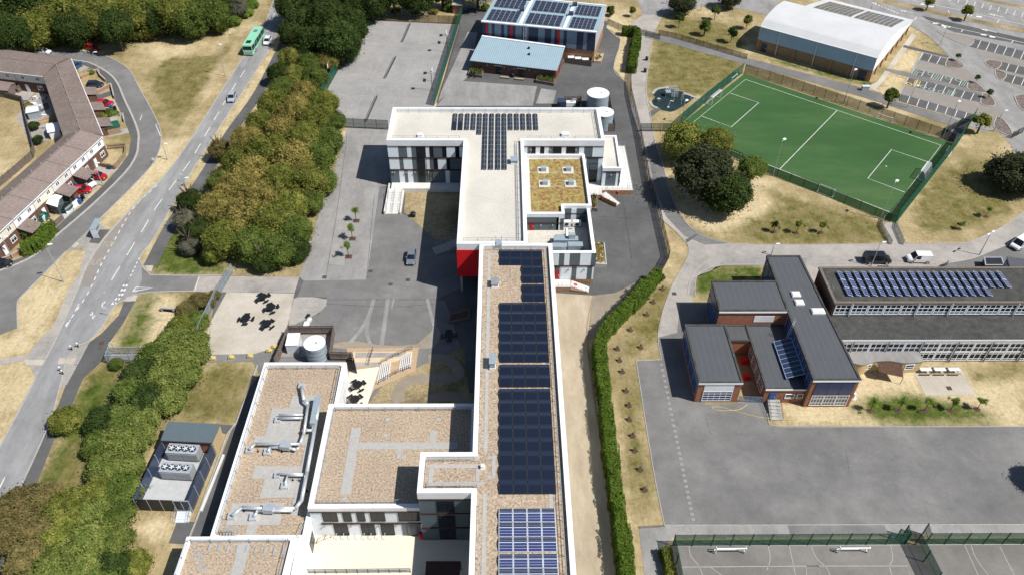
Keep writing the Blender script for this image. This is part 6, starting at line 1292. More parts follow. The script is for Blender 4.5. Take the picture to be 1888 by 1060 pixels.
vehicle((1712, 482), (1671, 481), 'van', 'paint_white', 'small white van behind the black people carrier', cat='van')
vehicle((1898, 442), (1862, 464), 'mpv', 'paint_white', 'white marked van turning in at the right edge', cat='van')
# ================================================================ STREET FURNITURE
def hof(b, ty):
    p = G(*b); lo, hi = 0., 40.
    for _ in range(40):
        m = (lo+hi)/2; r = Vector((p.x, p.y, m-H)); y = 530-F*r.dot(UV)/r.dot(WV)
        lo, hi = (m, hi) if y > ty else (lo, m)
    return lo
def lamp(b, ty, label, double=False, arm=(.9, .2), mat='galv', grp='street lamps', flood=False):
    p = G(*b); h = hof(b, ty); t = thing('floodlight' if flood else 'street_lamp', label, 'floodlight' if flood else 'street lamp', p, group=grp)
    MB().tube((p.x, p.y, 0), (p.x, p.y, 1.4), .11, 8).tube((p.x, p.y, 1.4), (p.x, p.y, h), .08, 8, 0, .05).build('pole', mat, t)
    for s in ((1, -1) if double else (1,)):
        a = Vector((arm[0]*s, arm[1]*s, 0)); e = Vector((p.x, p.y, h)); MB().tube(e, e+a*.6+Vector((0, 0, .15)), .04, 6).build('arm', mat, t)
        c = e+a*.8+Vector((0, 0, .15)); d = a.normalized(); w = .5 if flood else .28
        MB().bar((c-d*.4).xy, (c+d*.4).xy, w, c.z-.08, c.z+.08).build('lamp_head', 'white', t)
    return t
for b, ty, l, k in (((415.5, 141), 84, 'tall pale lamp on the dry grass beside the main road below the bus', {}), ((118, 520), 453, 'tall lamp on the grass island below the bus shelter', {}), ((190, 343), 303, 'lamp on the footway edge beside the red car on its drive', {}),
                    ((309, 295), 267, 'short lamp on the verge between side street and main road', {}), ((183, 132), 98, 'lamp at the garden wall on the outside bend of the side street', {}), ((25, 478), 439, 'lamp by the brick garden wall at the left edge', {}), ((15, 91), 77, 'lamp behind the terrace roof near the upper left wood', {}),
                    ((343, 345), 330, 'short post lamp on the verge right of the main road', {}), ((1805.5, 470.5), 431, 'double headed lamp where the east road bends at the right', dict(double=True, arm=(.8, .5))), ((1606, 491), 449, 'lamp beside the black people carrier', {}), ((1422, 471), 452, 'lamp at the far corner of the long old school block', {}),
                    ((1832, 243), 206, 'lamp at the lower corner of the car park near a small tree', {}), ((1733, 84), 52, 'lamp by the soil island at the top of the car park', dict(double=True)), ((1672, 199), 160, 'lamp in the disabled bay area of the car park', {}), ((1605, 21), 8, 'lamp behind the barrel roofed hall beside the service road', {}), ((1292, 19), 0, 'lamp among the trees at the top car park', {}), ((1228, 8), -6, 'lamp near the top path entrance', {}), ((1560, 210), 190, 'x', {})):
    if l != 'x': lamp(b, ty, l, **k)
for b, ty, l in (((1425, 325), 260, 'floodlight mast at the left end of the pitch near side beside the trees'), ((1623.5, 404), 337, 'floodlight mast at the near corner of the green pitch'), ((1555, 192), 131, 'floodlight mast on the far side of the pitch by the leisure hall'), ((1737, 257), 190, 'floodlight mast at the far right corner of the green pitch'), ((1256, 228), 188, 'floodlight mast beside the small black playground')):
    lamp(b, ty, l, arm=(.6, .5), flood=True, grp='floodlights round the green pitch')
for x, y, l in ((812, 97, 'far'), (784, 168, 'near')):
    p = G(x, y); t = thing('floodlight', 'dark square floodlight leaning over the courts, %s one of the pair' % l, 'floodlight', p, group='court floodlights'); q = G(x+13, y+1); MB().tube((q.x, q.y, 0), (q.x, q.y, 5), .07, 6).tube((q.x, q.y, 5), (q.x-1.2, q.y, 5.1), .05, 6).build('pole', 'dark_metal', t); MB().box(q.x-1.9, q.x-1.1, q.y-.5, q.y+.5, 4.95, 5.15).build('lamp_head', 'dark_metal', t)
# fences
def fence(px, h, label, mesh='mesh_green', post='green_paint', sp=3.0, pw=.07, z=0, name='mesh_fence', rails=0, over=.1, world=False, cat='fence'):
    P = [Vector((p[0], p[1])) for p in (px if world else GP(px))]; c = sum(P, Vector((0, 0)))/len(P); t = thing(name, label, cat, (c.x, c.y, 0)); mb = MB(); ps = []
    for a, b in zip(P, P[1:]):
        L = (b-a).length; n = max(1, round(L/sp)); mb.bar(a, b, .012, z+.03, z+h); ps += [a+(b-a)*i/n for i in range(n)]
    ps.append(P[-1]); mb.build('mesh_panel', mesh, t)
    if rails:
        rb = MB()
        for a, b in zip(P, P[1:]):
            for k in range(rails): rb.bar(a, b, .05, z+h*(k+1)/rails-.05, z+h*(k+1)/rails)
        rb.build('rail', post, t)
    m0 = None
    for p in ps[:99]:
        if m0 is None:
            m0 = MB().box(-pw/2, pw/2, -pw/2, pw/2, 0, h+over).build('post', post); m0.parent = t; m0.location = (p.x-c.x, p.y-c.y, z)
        else:
            o = m0.copy(); COL.objects.link(o); o.location = (p.x-c.x, p.y-c.y, z)
    return t
fence([(676, 38), (594, 183)], 3, 'green mesh fence along the tree side of the games court', sp=2.6, pw=.1, rails=2); fence([(853, 24), (800, 196)], 3, 'green mesh fence on the sports hall side of the games court', sp=2.6, pw=.1, rails=2)
fence([(676, 38), (847, 45)], 2.4, 'thin dark fence closing the far end of the games court', 'mesh_dark', 'dark_metal', 3); fence([(632, 236), (716, 240)], 2.6, 'dark weldmesh fence between games court and school yard', 'mesh_dark', 'green_paint', 3, .1, rails=2)
fence([(1164, 135), (1162, 160), (1163, 178), (1168, 199), (1179, 244), (1197, 342), (1213, 392), (1233, 477), (1219, 503)], 2.2, 'long black railing fence along the right edge of the school yard', 'mesh_dark', 'dark_metal', 3, .08, rails=2)
fence([(1368, 136), (1300, 190), (1256, 229)], 3, 'tall green fence at the playground end of the pitch', sp=3); fence([(1256, 229), (1252, 240)], 3, 'short green fence return at the pitch corner by the trees', sp=3); fence([(1220, 243), (1252, 243)], 2.2, 'green fence panel left of the pitch corner', sp=2, rails=2)
g_ = fence([(1181, 243), (1218, 243)], 2.2, 'double leaf grey green gate across the light path', 'mesh_dark', 'green_paint', 2.0, .1, rails=2, name='gate', cat='gate')
fence([(1793, 222), (1764, 268), (1722, 321), (1652, 410)], 3.2, 'tall green fence behind the goal at the right end of the pitch', sp=2.4, pw=.1, rails=2); fence([(1252, 240), (1408, 318), (1530, 363), (1640, 410)], 2, 'dark posted fence on the near long side of the pitch', 'mesh_dark', 'dark_metal', 3, .08)
fence([(1372, 136), (1440, 156), (1560, 196), (1757, 263)], 2.6, 'dark posted fence on the far long side of the pitch', 'mesh_dark', 'dark_metal', 3, .08); fence([(1757, 263), (1735, 250), (1793, 222)], 2, 'gated fence corner at the far right of the pitch', 'mesh_dark', 'green_paint', 2)
fence([(1214, 65), (1245, 71), (1376, 110)], 1.5, 'black railings beside the narrow tarmac path above the mown lawn', 'mesh_dark', 'dark_metal', 2.2, .09, rails=1); fence([(1120, 45), (1150, 58), (1204, 70), (1216, 74)], 1.6, 'grey palisade fence and gate at the top of the light path', 'mesh_dark', 'green_paint', 2, .08, rails=1)
fence([(1240, 1006), (1560, 1004)], 2.9, 'green fence behind the two white goals at the bottom right', 'mesh_green', 'green_paint', 2.55, .12, rails=2); fence([(1560, 1004), (1668, 1003)], 2.9, 'green court fence left of the open gates', sp=2.55, pw=.12, rails=2); fence([(1705, 1003), (1990, 1002)], 2.9, 'green fence above the empty court at the bottom right corner', sp=2.55, pw=.12, rails=2)
fence([(1686, 1004), (1702, 1035), (1722, 1075)], 2.9, 'green dividing fence running down between the two hard courts', sp=2.2, pw=.12, rails=2); fence([(1240, 1006), (1246, 1040), (1254, 1080)], 2.9, 'green side fence beside the small clipped hedge', sp=2.2, pw=.12, rails=2)
for (a, b, l) in (((1668, 1003), (1664, 987), 'left open leaf of the green court gates'), ((1705, 1003), (1700, 984), 'right open leaf of the green court gates'), ((1686, 1004), (1650, 994), 'small open green gate beside the court gates')): fence([a, b], 2.7, l, 'mesh_dark', 'green_paint', 1.5, .12, rails=2, name='gate', cat='gate')
fence([(430, 503), (400, 552), (368, 620)], 2.2, 'galvanised palisade fence between the verge and the picnic area', 'mesh_grey', 'galv', 1.6, .08, rails=2, name='palisade_fence')
fence([(848, 24), (880, 10), (905, 5)], 2.2, 'grey palisade fence beside the tiny brick substation', 'mesh_grey', 'galv', 1.6, .08, rails=2, name='palisade_fence')
fence([(1628, 407), (1624, 420), (1643, 452)], 1.2, 'galvanised handrail on the left of the short pitch path', 'mesh_grey', 'galv', 1.6, .06, rails=2, name='handrail', cat='handrail'); fence([(1655, 412), (1652, 422), (1665, 452)], 1.2, 'galvanised handrail on the right of the short pitch path', 'mesh_grey', 'galv', 1.6, .06, rails=2, name='handrail', cat='handrail')
fence([(1864, 256), (1884, 246)], 1.8, 'small dark gate at the lower end of the car park road', 'mesh_dark', 'dark_metal', 2, .1, rails=2, name='gate', cat='gate')
bf = thing('footbridge_cage', 'galvanised mesh caged footway half buried in the shrubs beside the cycle path', 'footbridge', G(240, 665)); mb = MB(); a, b, c, d = G(200, 670), G(285, 668), G(282, 655), G(206, 655)
MB().sheet([a, b, c, d], .3).build('deck', 'concrete', bf)
for p, q in ((a, b), (d, c), (a, d)): MB().bar(p, q, .012, .3, 2.0).build('mesh_panel', 'mesh_grey', bf); mb.bar(p, q, .06, 1.95, 2.03)
for s in (0, .25, .5, .75, 1):
    for p, q in ((a, b), (d, c)): r = p.lerp(q, s); mb.box(r.x-.05, r.x+.05, r.y-.05, r.y+.05, 0, 2.1)
mb.build('frame', 'galv', bf)
# bus shelter
bs = thing('bus_shelter', 'small glass and grey bus shelter on the dark pad beside the layby', 'bus shelter', G(176, 438)); a, b = G(173, 441), G(184, 421); d = (b-a).xy.normalized(); n = Vector((d.y, -d.x)); L = (b-a).length
MB().bar(a.xy+n*.5, b.xy+n*.5, 1.3, 2.35, 2.45).build('roof', 'tin', bs); MB().bar(a.xy, b.xy, .05, .15, 2.3).build('back_panel', 'mesh_grey', bs); MB().bar(a.xy, a.xy+n*1.2, .05, .15, 2.3).build('end_panel', 'steel_white', bs); MB().bar(a.xy+d*.5+n*.35, b.xy-d*.5+n*.35, .3, .45, .5).build('bench', 'galv', bs)
mb = MB()
for s in (0, .33, .66, 1): p = a.xy+d*L*s; mb.box(p.x-.04, p.x+.04, p.y-.04, p.y+.04, 0, 2.36)
mb.build('frame', 'galv', bs)
# goals
def goal(c, ang, w, h, dp_, label, net=True, mat='white', r=.06):
    p = G(*c); t = thing('goal', label, 'goal', p, ang, None, True); m = MB(); hw = w/2
    for s in (-1, 1): m.tube((s*hw, 0, 0), (s*hw, 0, h), r, 6).tube((s*hw, 0, .05), (s*hw, dp_, .05), r*.8, 5).tube((s*hw, 0, h), (s*hw, dp_*.45, h), r*.6, 5).tube((s*hw, dp_*.45, h), (s*hw, dp_, .05), r*.6, 5)
    m.tube((-hw, 0, h), (hw, 0, h), r, 6).tube((-hw, dp_, .05), (hw, dp_, .05), r*.8, 5).build('frame', mat, t)
    if net: MB().add([(-hw, dp_*.45, h), (hw, dp_*.45, h), (hw, dp_, .05), (-hw, dp_, .05), (-hw, 0, h), (hw, 0, h), (-hw, 0, .05), (hw, 0, .05)], [(0, 1, 2, 3), (4, 5, 1, 0), (4, 0, 3, 6), (5, 1, 2, 7)]).build('net', 'net', t)
    return t
dS = PD-PA; aS = atan2(dS.y, dS.x); dL = PB-PA; aL = atan2(dL.y, dL.x)
goal((1320, 188), aS+pi, 4.8, 2.2, 1.7, 'white netted goal at the left end of the green pitch'); goal((1698, 322), aS, 4.8, 2.2, 1.7, 'white netted goal at the right end of the green pitch')
goal((1523, 356), aL+pi, 3.4, 1.5, 1, 'small white goal on the near touchline of the pitch', False, r=.05); goal((1630, 222), aL, 3.6, 1.2, 1, 'small white goal on the far touchline of the pitch', False, r=.05); goal((1353, 150), aS+pi, 3, 1.5, 1, 'small white goal folded at the top left corner of the pitch', False, r=.05); goal((1744, 283), aS, 2.6, 1.3, .9, 'small white goal at the right corner outside the end line', False, r=.05)
goal((1345.5, 1020), 0, 4.05, 1.35, .6, 'left white five a side goal on the bottom right hard court', False, r=.09); goal((1572, 1019), 0, 4.05, 1.35, .6, 'right white five a side goal on the bottom right hard court', False, r=.09)
# benches along the court (long netless rebound boards)
for i, (a, b) in enumerate((((743, 79), (757, 46)), ((711, 146), (730, 108)), ((676, 226), (696, 180)))):
    P_, Q_ = G(*a), G(*b); c = (P_+Q_)/2; t = thing('tennis_net', ('farthest', 'middle', 'nearest')[i]+' grey tennis net across the games court', 'tennis net', c, group='tennis nets'); MB().bar(P_.xy, Q_.xy, .03, .05, .95).build('net', 'mesh_dark', t); m = MB().bar(P_.xy, Q_.xy, .06, .93, 1.0)
    for p in (P_, Q_): m.box(p.x-.07, p.x+.07, p.y-.07, p.y+.07, 0, 1.05)
    m.build('frame', 'pipe_grey', t)
for i, (x, y, s) in enumerate(((647, 71, 1), (608, 142, 1), (824, 82, -1), (798, 152, -1))):
    p = G(x, y); t = thing('basketball_hoop', ('white backboard at the tree side of the court, farther one', 'white backboard at the tree side of the court, nearer one', 'white backboard at the hall side of the court, farther one', 'white backboard at the hall side of the court, nearer one')[i], 'basketball hoop', p, group='basketball hoops')
    MB().tube((p.x-s*.6, p.y, 0), (p.x-s*.6, p.y, 2.9), .08, 6).tube((p.x-s*.6, p.y, 2.9), (p.x, p.y, 3.2), .05, 6).build('post', 'galv', t); MB().box(p.x-.04, p.x+.04, p.y-.9, p.y+.9, 2.7, 3.75).build('backboard', 'white', t); MB().tube((p.x+s*.3, p.y, 2.9), (p.x+s*.3, p.y, 2.94), .23, 10).build('ring', 'red', t)
# picnic tables
def picnic(c, label, grp):
    p = G(*c, .0); t = thing('picnic_table', label, 'picnic table', (p.x, p.y, .06), random.uniform(0, 1), grp, True)
    MB().cone(0, 0, .7, .76, .85, .85, 8).build('table_top', 'black_plastic', t); MB().cone(0, 0, 0, .7, .12, .12, 6).box(-.9, .9, -.05, .05, .04, .12).box(-.05, .05, -.9, .9, .04, .12).build('pedestal', 'black_plastic', t)
    for k in range(4):
        a = k*pi/2; m = MB().bar((cos(a)*1.25-sin(a)*.5, sin(a)*1.25+cos(a)*.5), (cos(a)*1.25+sin(a)*.5, sin(a)*1.25-cos(a)*.5), .36, .4, .48); m.tube((cos(a)*.7, sin(a)*.7, .1), (cos(a)*1.25, sin(a)*1.25, .42), .05, 5); m.build('seat', 'black_plastic', t)
for c, l in (((486, 552), 'black picnic table farthest back on the pale picnic area'), ((501, 571), 'black picnic table right of centre on the pale picnic area'), ((455, 591), 'black picnic table leftmost on the pale picnic area'), ((494, 601), 'black picnic table nearest the tank enclosure on the pale picnic area'), ((660, 714), 'black picnic table on the cream terrace, farther of two'), ((655, 741), 'black picnic table on the cream terrace, nearer the brown hall roof'), ((828, 622), 'black picnic table in the deep shade beside the wing'), ((930-60+1, 141), 'black picnic table between the planter and the pavilion door')): picnic(c, l, 'round black picnic tables')
for i, x in enumerate((1704, 1730, 1756)):
    p = G(x, 686); t = thing('picnic_bench', ('left', 'middle', 'right')[i]+' timber picnic bench of three on the pale patio', 'picnic bench', (p.x, p.y, .05), 0, 'timber picnic benches', True)
    MB().box(-.95, .95, -.38, .38, .7, .76).build('table_top', 'plinth_white', t)
    for s in (-1, 1): MB().box(-.95, .95, s*.75-.14, s*.75+.14, .42, .47).build('seat', 'wood', t)
    for s in (-.6, .6): MB().tube((s, -.7, 0), (s, -.2, .72), .045, 4).tube((s, .7, 0), (s, .2, .72), .045, 4).tube((s, -.75, .4), (s, .75, .4), .04, 4).build('leg', 'wood', t)
for i, (x0, x1, y) in enumerate(((923, 939, 145), (949, 966, 148))):
    a, b = G(x0, y), G(x1, y+1.4); t = thing('bench', ('left', 'right')[i]+' orange timber bench below the brick pavilion', 'bench', (a+b)/2, group='orange benches'); MB().bar(a.xy, b.xy, .4, .42, .5).build('seat', 'yellow' if 0 else 'wood_new', t); 
    for s in (.1, .9): p = a.lerp(b, s); MB().box(p.x-.08, p.x+.08, p.y-.15, p.y+.15, 0, .42).build('leg', 'dark_metal', t)
# bins, planters and small things
def bin_(c, label, mat='black_plastic', r=.42, h=1.1, nm='litter_bin'):
    p = G(*c); t = thing(nm, label, 'bin', p); MB().cone(p.x, p.y, 0, h*.85, r*.85, r, 12).build('body', mat, t); MB().cone(p.x, p.y, h*.85, h, r*1.08, r*.7, 12).build('lid', mat, t)
bin_((762, 400), 'black round bin where the dry lawn meets the yard', r=.55); bin_((945, 143), 'black bin between the two orange benches'); bin_((1192, 112), 'dark bin on the light path, farther of two'); bin_((1189, 134), 'dark bin on the light path, nearer of two')
for c, l in (((1138, 358), 'red bin at the foot of the brick plinth stair'), ((1060, 531), 'red bin below the small brick entrance steps'), ((778, 990), 'red round bin at the edge of the wing shadow in the cream courtyard')): bin_(c, l, 'red', .4, 1.0)
def wheelie(c, label, mat='cladding_navy', grp=None):
    p = G(*c); t = thing('wheelie_bin', label, 'wheelie bin', p, group=grp); MB().box(p.x-.27, p.x+.27, p.y-.3, p.y+.3, .06, .95).build('body', mat, t); MB().box(p.x-.3, p.x+.3, p.y-.36, p.y+.33, .95, 1.05).build('lid', mat, t); MB().tube((p.x-.28, p.y+.28, .1), (p.x+.28, p.y+.28, .1), .1, 8).build('wheel', 'rubber', t)
for x, y, m, l in ((206, 202, 'blue_paint', 'blue wheelie bin below the bright red car'), (213, 204, 'black_plastic', 'black wheelie bin beside the blue bin on the bend'), (186, 332, 'black_plastic', 'black wheelie bin at the foot of the leaning lamp'), (142, 345, 'blue_paint', 'blue wheelie bin left of the white car by the house'), (203, 312, 'cladding_navy', 'navy wheelie bin on the drive above the red car'), (154, 367, 'black_plastic', 'black wheelie bin below the lower red car'), (149, 376, 'blue_paint', 'pale recycling box beside the black bin near the trampoline'), (180, 298, 'black_plastic', 'black wheelie bin beside the end terrace wall')): wheelie((x, y), l, m)
def planter(px, h, label, mat='wood_grey', leaf='leaf_mid', full=.5, fill='soil'):
    P = ccw(GP(px)); c = sum(P, Vector((0, 0)))/4; t = thing('raised_planter', label, 'planter', (c.x, c.y, 0)); ring(MB(), P, 0, .18, 0, h).build('box', mat, t); MB().sheet(inset(P, .1), h-.15).build('soil', fill, t)
    mb = MB(); rnd = random.Random(int(px[0][0])); Q = inset(P, .3)
    for i in range(int(240*full)):
        u_, v_ = rnd.random(), rnd.random(); p = Q[0].lerp(Q[1], u_).lerp(Q[3].lerp(Q[2], u_), v_); z = h-.1+rnd.random()*.5; a = rnd.random()*6.28; s = .16
        mb.add([(p.x-cos(a)*s, p.y-sin(a)*s, z), (p.x+cos(a)*s, p.y+sin(a)*s, z), (p.x+cos(a)*s*.5, p.y+sin(a)*s*.5+.1, z+.3), (p.x-cos(a)*s*.5, p.y-sin(a)*s*.5+.1, z+.3)], [(0, 1, 2, 3)])
    if full: mb.build('plants', leaf, t)
planter([(863, 141), (889, 145), (892, 134), (867, 130)], .8, 'raised timber planter with small greenery left of the pavilion'); planter([(987, 154), (1021, 160), (1026, 149), (992, 143)], .9, 'large raised planter full of greenery at the pavilion right corner', full=1)
planter([(1094, 117), (1108, 118), (1113, 103), (1098, 102)], .7, 'raised planter with dry soil beside the bin store', 'wood_new', 'leaf_gold', .3, 'sand_patio')
planter([(1090, 390), (1101, 391), (1101, 367), (1090, 367)], .9, 'narrow planter with dry grasses under the green roof block', leaf='leaf_gold', full=.6, fill='tan_slab'); planter([(1096, 493), (1118, 495), (1114, 455), (1093, 455)], 1.0, 'tall grey planter with straw coloured plants beside the plant deck', 'grey_render', 'leaf_gold', .8, 'tan_slab')
for i, (x, y) in enumerate(((393, 662), (427, 660), (462, 658), (497, 648), (507, 641))):
    p = G(x, y); t = thing('concrete_block', ORD[i]+' yellow topped block from the left along the path below the picnic area', 'barrier block', p, group='yellow blocks along the path'); MB().prism([(p.x-.45, p.y-.35), (p.x+.45, p.y-.35), (p.x+.45, p.y+.35), (p.x-.45, p.y+.35)], 0, .45).build('base', 'yellow', t); MB().cone(p.x, p.y, .45, .65, .42, .3, 8).build('cap', 'yellow', t)
cv = thing('culvert', 'small concrete culvert headwall with black opening in the dry bank', 'culvert', G(311, 573)); a, b = G(299, 573), G(323, 575); MB().bar(a.xy, b.xy, .5, .75, 1.0).bar(a.xy, a.lerp(b, .12).xy, .5, 0, .74).bar(a.lerp(b, .88).xy, b.xy, .5, 0, .74).build('headwall', 'concrete', cv); MB().bar(a.xy, b.xy, .1, .02, .74, 0, -.1).build('opening', 'rubber', cv)
for i, (x, y) in enumerate(((133, 645), (145, 640), (113, 684), (117, 690))):
    p = G(x, y); t = thing('bollard', ('white topped bollard at the crossing, upper left', 'white topped bollard at the crossing, upper right', 'white topped bollard below the crossing, farther', 'white topped bollard below the crossing, nearer')[i], 'bollard', p, group='crossing bollards'); MB().cone(p.x, p.y, 0, .85, .1, .1, 8).build('post', 'dark_metal', t); MB().cone(p.x, p.y, .85, 1.1, .13, .13, 8).build('reflector', 'white', t)
gr_ = thing('guard_rail', 'short grey guard rail hoop beside the crossing and cycle path', 'guard rail', G(147, 670)); rail(GP([(143, 674), (151, 655)]), 0, 1.0, 1.2, gr_, 'rail')
def post(c, h, label, sign=None, mat='galv', nm='sign_post'):
    p = G(*c); t = thing(nm, label, 'sign', p); MB().tube((p.x, p.y, 0), (p.x, p.y, h), .05, 6).build('pole', mat, t); MB().bar((p.x-.3, p.y-.06), (p.x+.3, p.y-.06), .03, h-.6, h-.05).build('sign_plate', sign or 'white', t)
post((285, 301), 1.4, 'small sign post on the verge where side street nears main road'); post((199, 581), 2.2, 'sign post on the verge left of the lower cycle path'); post((212, 648), 2.4, 'grey post beside the caged footway'); post((338, 335), 2.2, 'sign post on the strip right of the main road')
# builders sacks near the tank enclosure
sk = thing('rubble_sacks', 'heap of white sacks with a dark cover behind the tank enclosure', 'sacks', G(566, 596)); p = G(566, 598)
MB().prism([(p.x-.5, p.y-.9), (p.x+.4, p.y-.8), (p.x+.5, p.y+.2), (p.x-.4, p.y+.3)], 0, lambda x, y: .6+.1*sin(x*9)).build('sack', 'white', sk); MB().prism([(p.x-.1, p.y+.35), (p.x+.6, p.y+.35), (p.x+.7, p.y+1.3), (p.x, p.y+1.5)], 0, lambda x, y: .5+.1*sin(y*7)).build('sack', 'plinth_white', sk); MB().prism([(p.x-.5, p.y+1.5), (p.x+.1, p.y+1.4), (p.x+.2, p.y+2.3), (p.x-.3, p.y+2.4)], 0, .4).build('cover', 'dark_metal', sk)
# courtyard items
def hoop(x, y, l):
    p = G(x, y); t = thing('cycle_stand', l, 'cycle stand', p, group='cycle stands along the hall wall'); MB().path([(p.x, p.y-.35, 0), (p.x, p.y-.35, .75), (p.x, p.y+.35, .75), (p.x, p.y+.35, 0)], .035, 6).build('hoop', 'steel_white', t)
for i in range(8): hoop(622+i*12.6, 990.5, ORD[i]+' white hoop from the left along the cream courtyard wall')
ot = thing('rusty_rack', 'rusty two section frame lying at the left end of the cream courtyard', 'frame', G(598, 995)); a, b, w = G(584, 1002), G(611, 991), Vector((.25, .75, 0)); m = MB()
for p, q in ((a, b), (a+w, b+w), (a, a+w), (b, b+w), (a.lerp(b, .5), a.lerp(b, .5)+w)): m.tube(p+Vector((0, 0, .3)), q+Vector((0, 0, .3)), .04, 5)
for p in (a, b, a+w, b+w): m.tube(p, p+Vector((0, 0, .3)), .04, 5)
m.build('frame', 'wood', ot)
ct = thing('serving_hatch_stand', 'small pale table by the shaded corner of the cream courtyard', 'table', G(786, 984)); p = G(787, 986); MB().box(p.x-.7, p.x+.7, p.y-.4, p.y+.4, .75, .82).build('table_top', 'galv', ct)
for sx in (-.6, .6):
    for sy in (-.3, .3): MB().box(p.x+sx-.03, p.x+sx+.03, p.y+sy-.03, p.y+sy+.03, 0, .75).build('leg', 'galv', ct)
rl_ = thing('terrace_railing', 'black posted railing along the near edge of the cream courtyard', 'railing', G(660, 1054)); a, b = G(562, 1057), G(757, 1055)
rail([a, b], 0, 1.1, 1.45, rl_, 'rail', 'dark_metal', 3, .04); MB().bar(a.xy, b.xy, .01, .1, 1.0).build('panel', 'net', rl_)
cnp = thing('canopy', 'dark low canopy in the shade at the bottom of the courtyard', 'canopy', G(820, 1060)); a, b = G(788, 1050), G(850, 1050); MB().bar(a.xy, b.xy, 3, 2.2, 2.35, 0, 1.5).build('roof', 'brown_trim', cnp); m = MB(); 
for p in (a, b): m.box(p.x-.06, p.x+.06, p.y-.1, p.y+.02, 0, 2.2)
m.build('post', 'dark_metal', cnp)
# railings on the terrace steps
for pts, l in (([(698, 709), (730, 690), (757, 680)], 'lower handrail'), ([(703, 671), (735, 655), (760, 645)], 'upper handrail')): o = rail(GP(pts), .1, .9, 1.2, None, 'handrail', 'dark_metal', 2, .03); tag(o, l+' of the cream terrace steps', 'handrail')
o = rail(GP([(680, 673), (684, 658), (688, 646)]), .05, .9, 1.0, None, 'handrail', 'dark_metal', 2, .03); tag(o, 'short dark handrail on the cream terrace ramp', 'handrail')
pw_ = thing('timber_deck', 'dark timber planter bed in the shade beside the wing', 'planter', G(848, 585)); P = ccw(GP([(827, 597), (865, 590), (867, 572), (829, 583)])); ring(MB(), P, 0, .2, 0, .5).build('box', 'wood_grey', pw_); MB().sheet(inset(P, .1), .4).build('soil', 'soil', pw_)
# equipment of the small playground
pe = thing('climbing_unit', 'pale climbing frame with ladder at the back of the black playground', 'climbing frame', G(1232, 178)); a = G(1227, 180); m = MB()
for dx in (0, 1.5, 3): 
    for dy in (0, 1.6): m.tube((a.x+dx, a.y+dy, 0), (a.x+dx, a.y+dy, 2.3), .03, 5)
for dy in (0, 1.6): m.tube((a.x, a.y+dy, 2.3), (a.x+3, a.y+dy, 2.3), .03, 5)
for k in range(6): m.tube((a.x+1.5, a.y+.0, .3+.35*k), (a.x+3, a.y+0, .3+.35*k), .025, 5); m.tube((a.x+.5*k, a.y, 2.3), (a.x+.5*k, a.y+1.6, 2.3), .04, 4)
m.build('frame', 'steel_white', pe); MB().add([(a.x, a.y, 1.3), (a.x+1.4, a.y, 1.3), (a.x+1.4, a.y+1.5, 1.3), (a.x, a.y+1.5, 1.3), (a.x, a.y, 1.2), (a.x+1.4, a.y, 1.2), (a.x+1.4, a.y+1.5, 1.2), (a.x, a.y+1.5, 1.2)], [(0, 1, 2, 3), (7, 6, 5, 4), (0, 4, 5, 1)]).build('platform', 'galv', pe)
for c, l in (((1250, 183), 'swing frame in the middle of the black playground'), ((1264, 190), 'swing frame at the right end of the black playground')):
    t = thing('swing', l, 'swing', G(*c)); a = G(*c); m = MB()
    for s in (-1.2, 1.2): m.tube((a.x+s, a.y-.9, 0), (a.x+s, a.y, 2.3), .03, 5).tube((a.x+s, a.y+.9, 0), (a.x+s, a.y, 2.3), .03, 5)
    m.tube((a.x-1.3, a.y, 2.3), (a.x+1.3, a.y, 2.3), .03, 5).build('frame', 'steel_white', t)
    for s in (-.5, .5): MB().tube((a.x+s-.15, a.y, 2.3), (a.x+s-.15, a.y, .6), .02, 4).tube((a.x+s+.15, a.y, 2.3), (a.x+s+.15, a.y, .6), .02, 4).box(a.x+s-.22, a.x+s+.22, a.y-.12, a.y+.12, .55, .6).build('seat', 'rubber', t)
t = thing('spring_rocker', 'small green rocker at the left of the black playground', 'rocker', G(1214, 188)); a = G(1214, 188); MB().cone(a.x, a.y, 0, .5, .12, .12, 6).box(a.x-.5, a.x+.5, a.y-.1, a.y+.1, .5, .85).build('body', 'line_green', t); MB().box(a.x-.25, a.x+.15, a.y-.18, a.y+.18, .86, .92).build('seat', 'white', t)
t = thing('climbing_pole', 'single pale pole at the front of the black playground', 'play pole', G(1232, 198)); a = G(1232, 198); MB().tube((a.x, a.y, 0), (a.x+.3, a.y, 1.8), .06, 6).tube((a.x+.3, a.y, 1.8), (a.x+1.1, a.y, 1.6), .05, 6).build('pole', 'steel_white', t); MB().cone(a.x, a.y, 0, .06, .3, .3, 10).build('base_plate', 'steel_white', t)
# bike stands behind the old school
t = thing('bin_row', 'row of black bins on the pavement behind the old school solar roof', 'bins', G(1626, 499))
for i in range(4): p = G(1618+5.4*i, 499); MB().box(p.x-.2, p.x+.2, p.y-.35, p.y+.35, 0, .95).build('bin', 'black_plastic', t)
t = thing('gate', 'open metal gate leaf on the kerb behind the old school', 'gate', G(1735, 497)); rail(GP([(1728, 500), (1745, 490)]), 0, 1.2, 1, t, 'leaf', 'dark_metal', 4, .04)
t = thing('equipment_box', 'grey utility box beside the leisure hall corner', 'utility box', G(1594, 167)); p = G(1594, 167); MB().box(p.x-.9, p.x+.9, p.y-.4, p.y+.4, 0, 1.2).build('cabinet', 'galv', t); MB().box(p.x-.95, p.x+.95, p.y-.45, p.y+.45, 1.2, 1.28).build('lid', 'steel_white', t)
t = thing('statue', 'small white rounded planter urn at the side of the old school front', 'urn', G(1573, 733)); p = G(1573, 733); MB().cone(p.x, p.y, 0, .3, .5, .35, 10).build('base', 'white', t); MB().cone(p.x, p.y, .3, 1.1, .35, .2, 10).build('top', 'white', t)
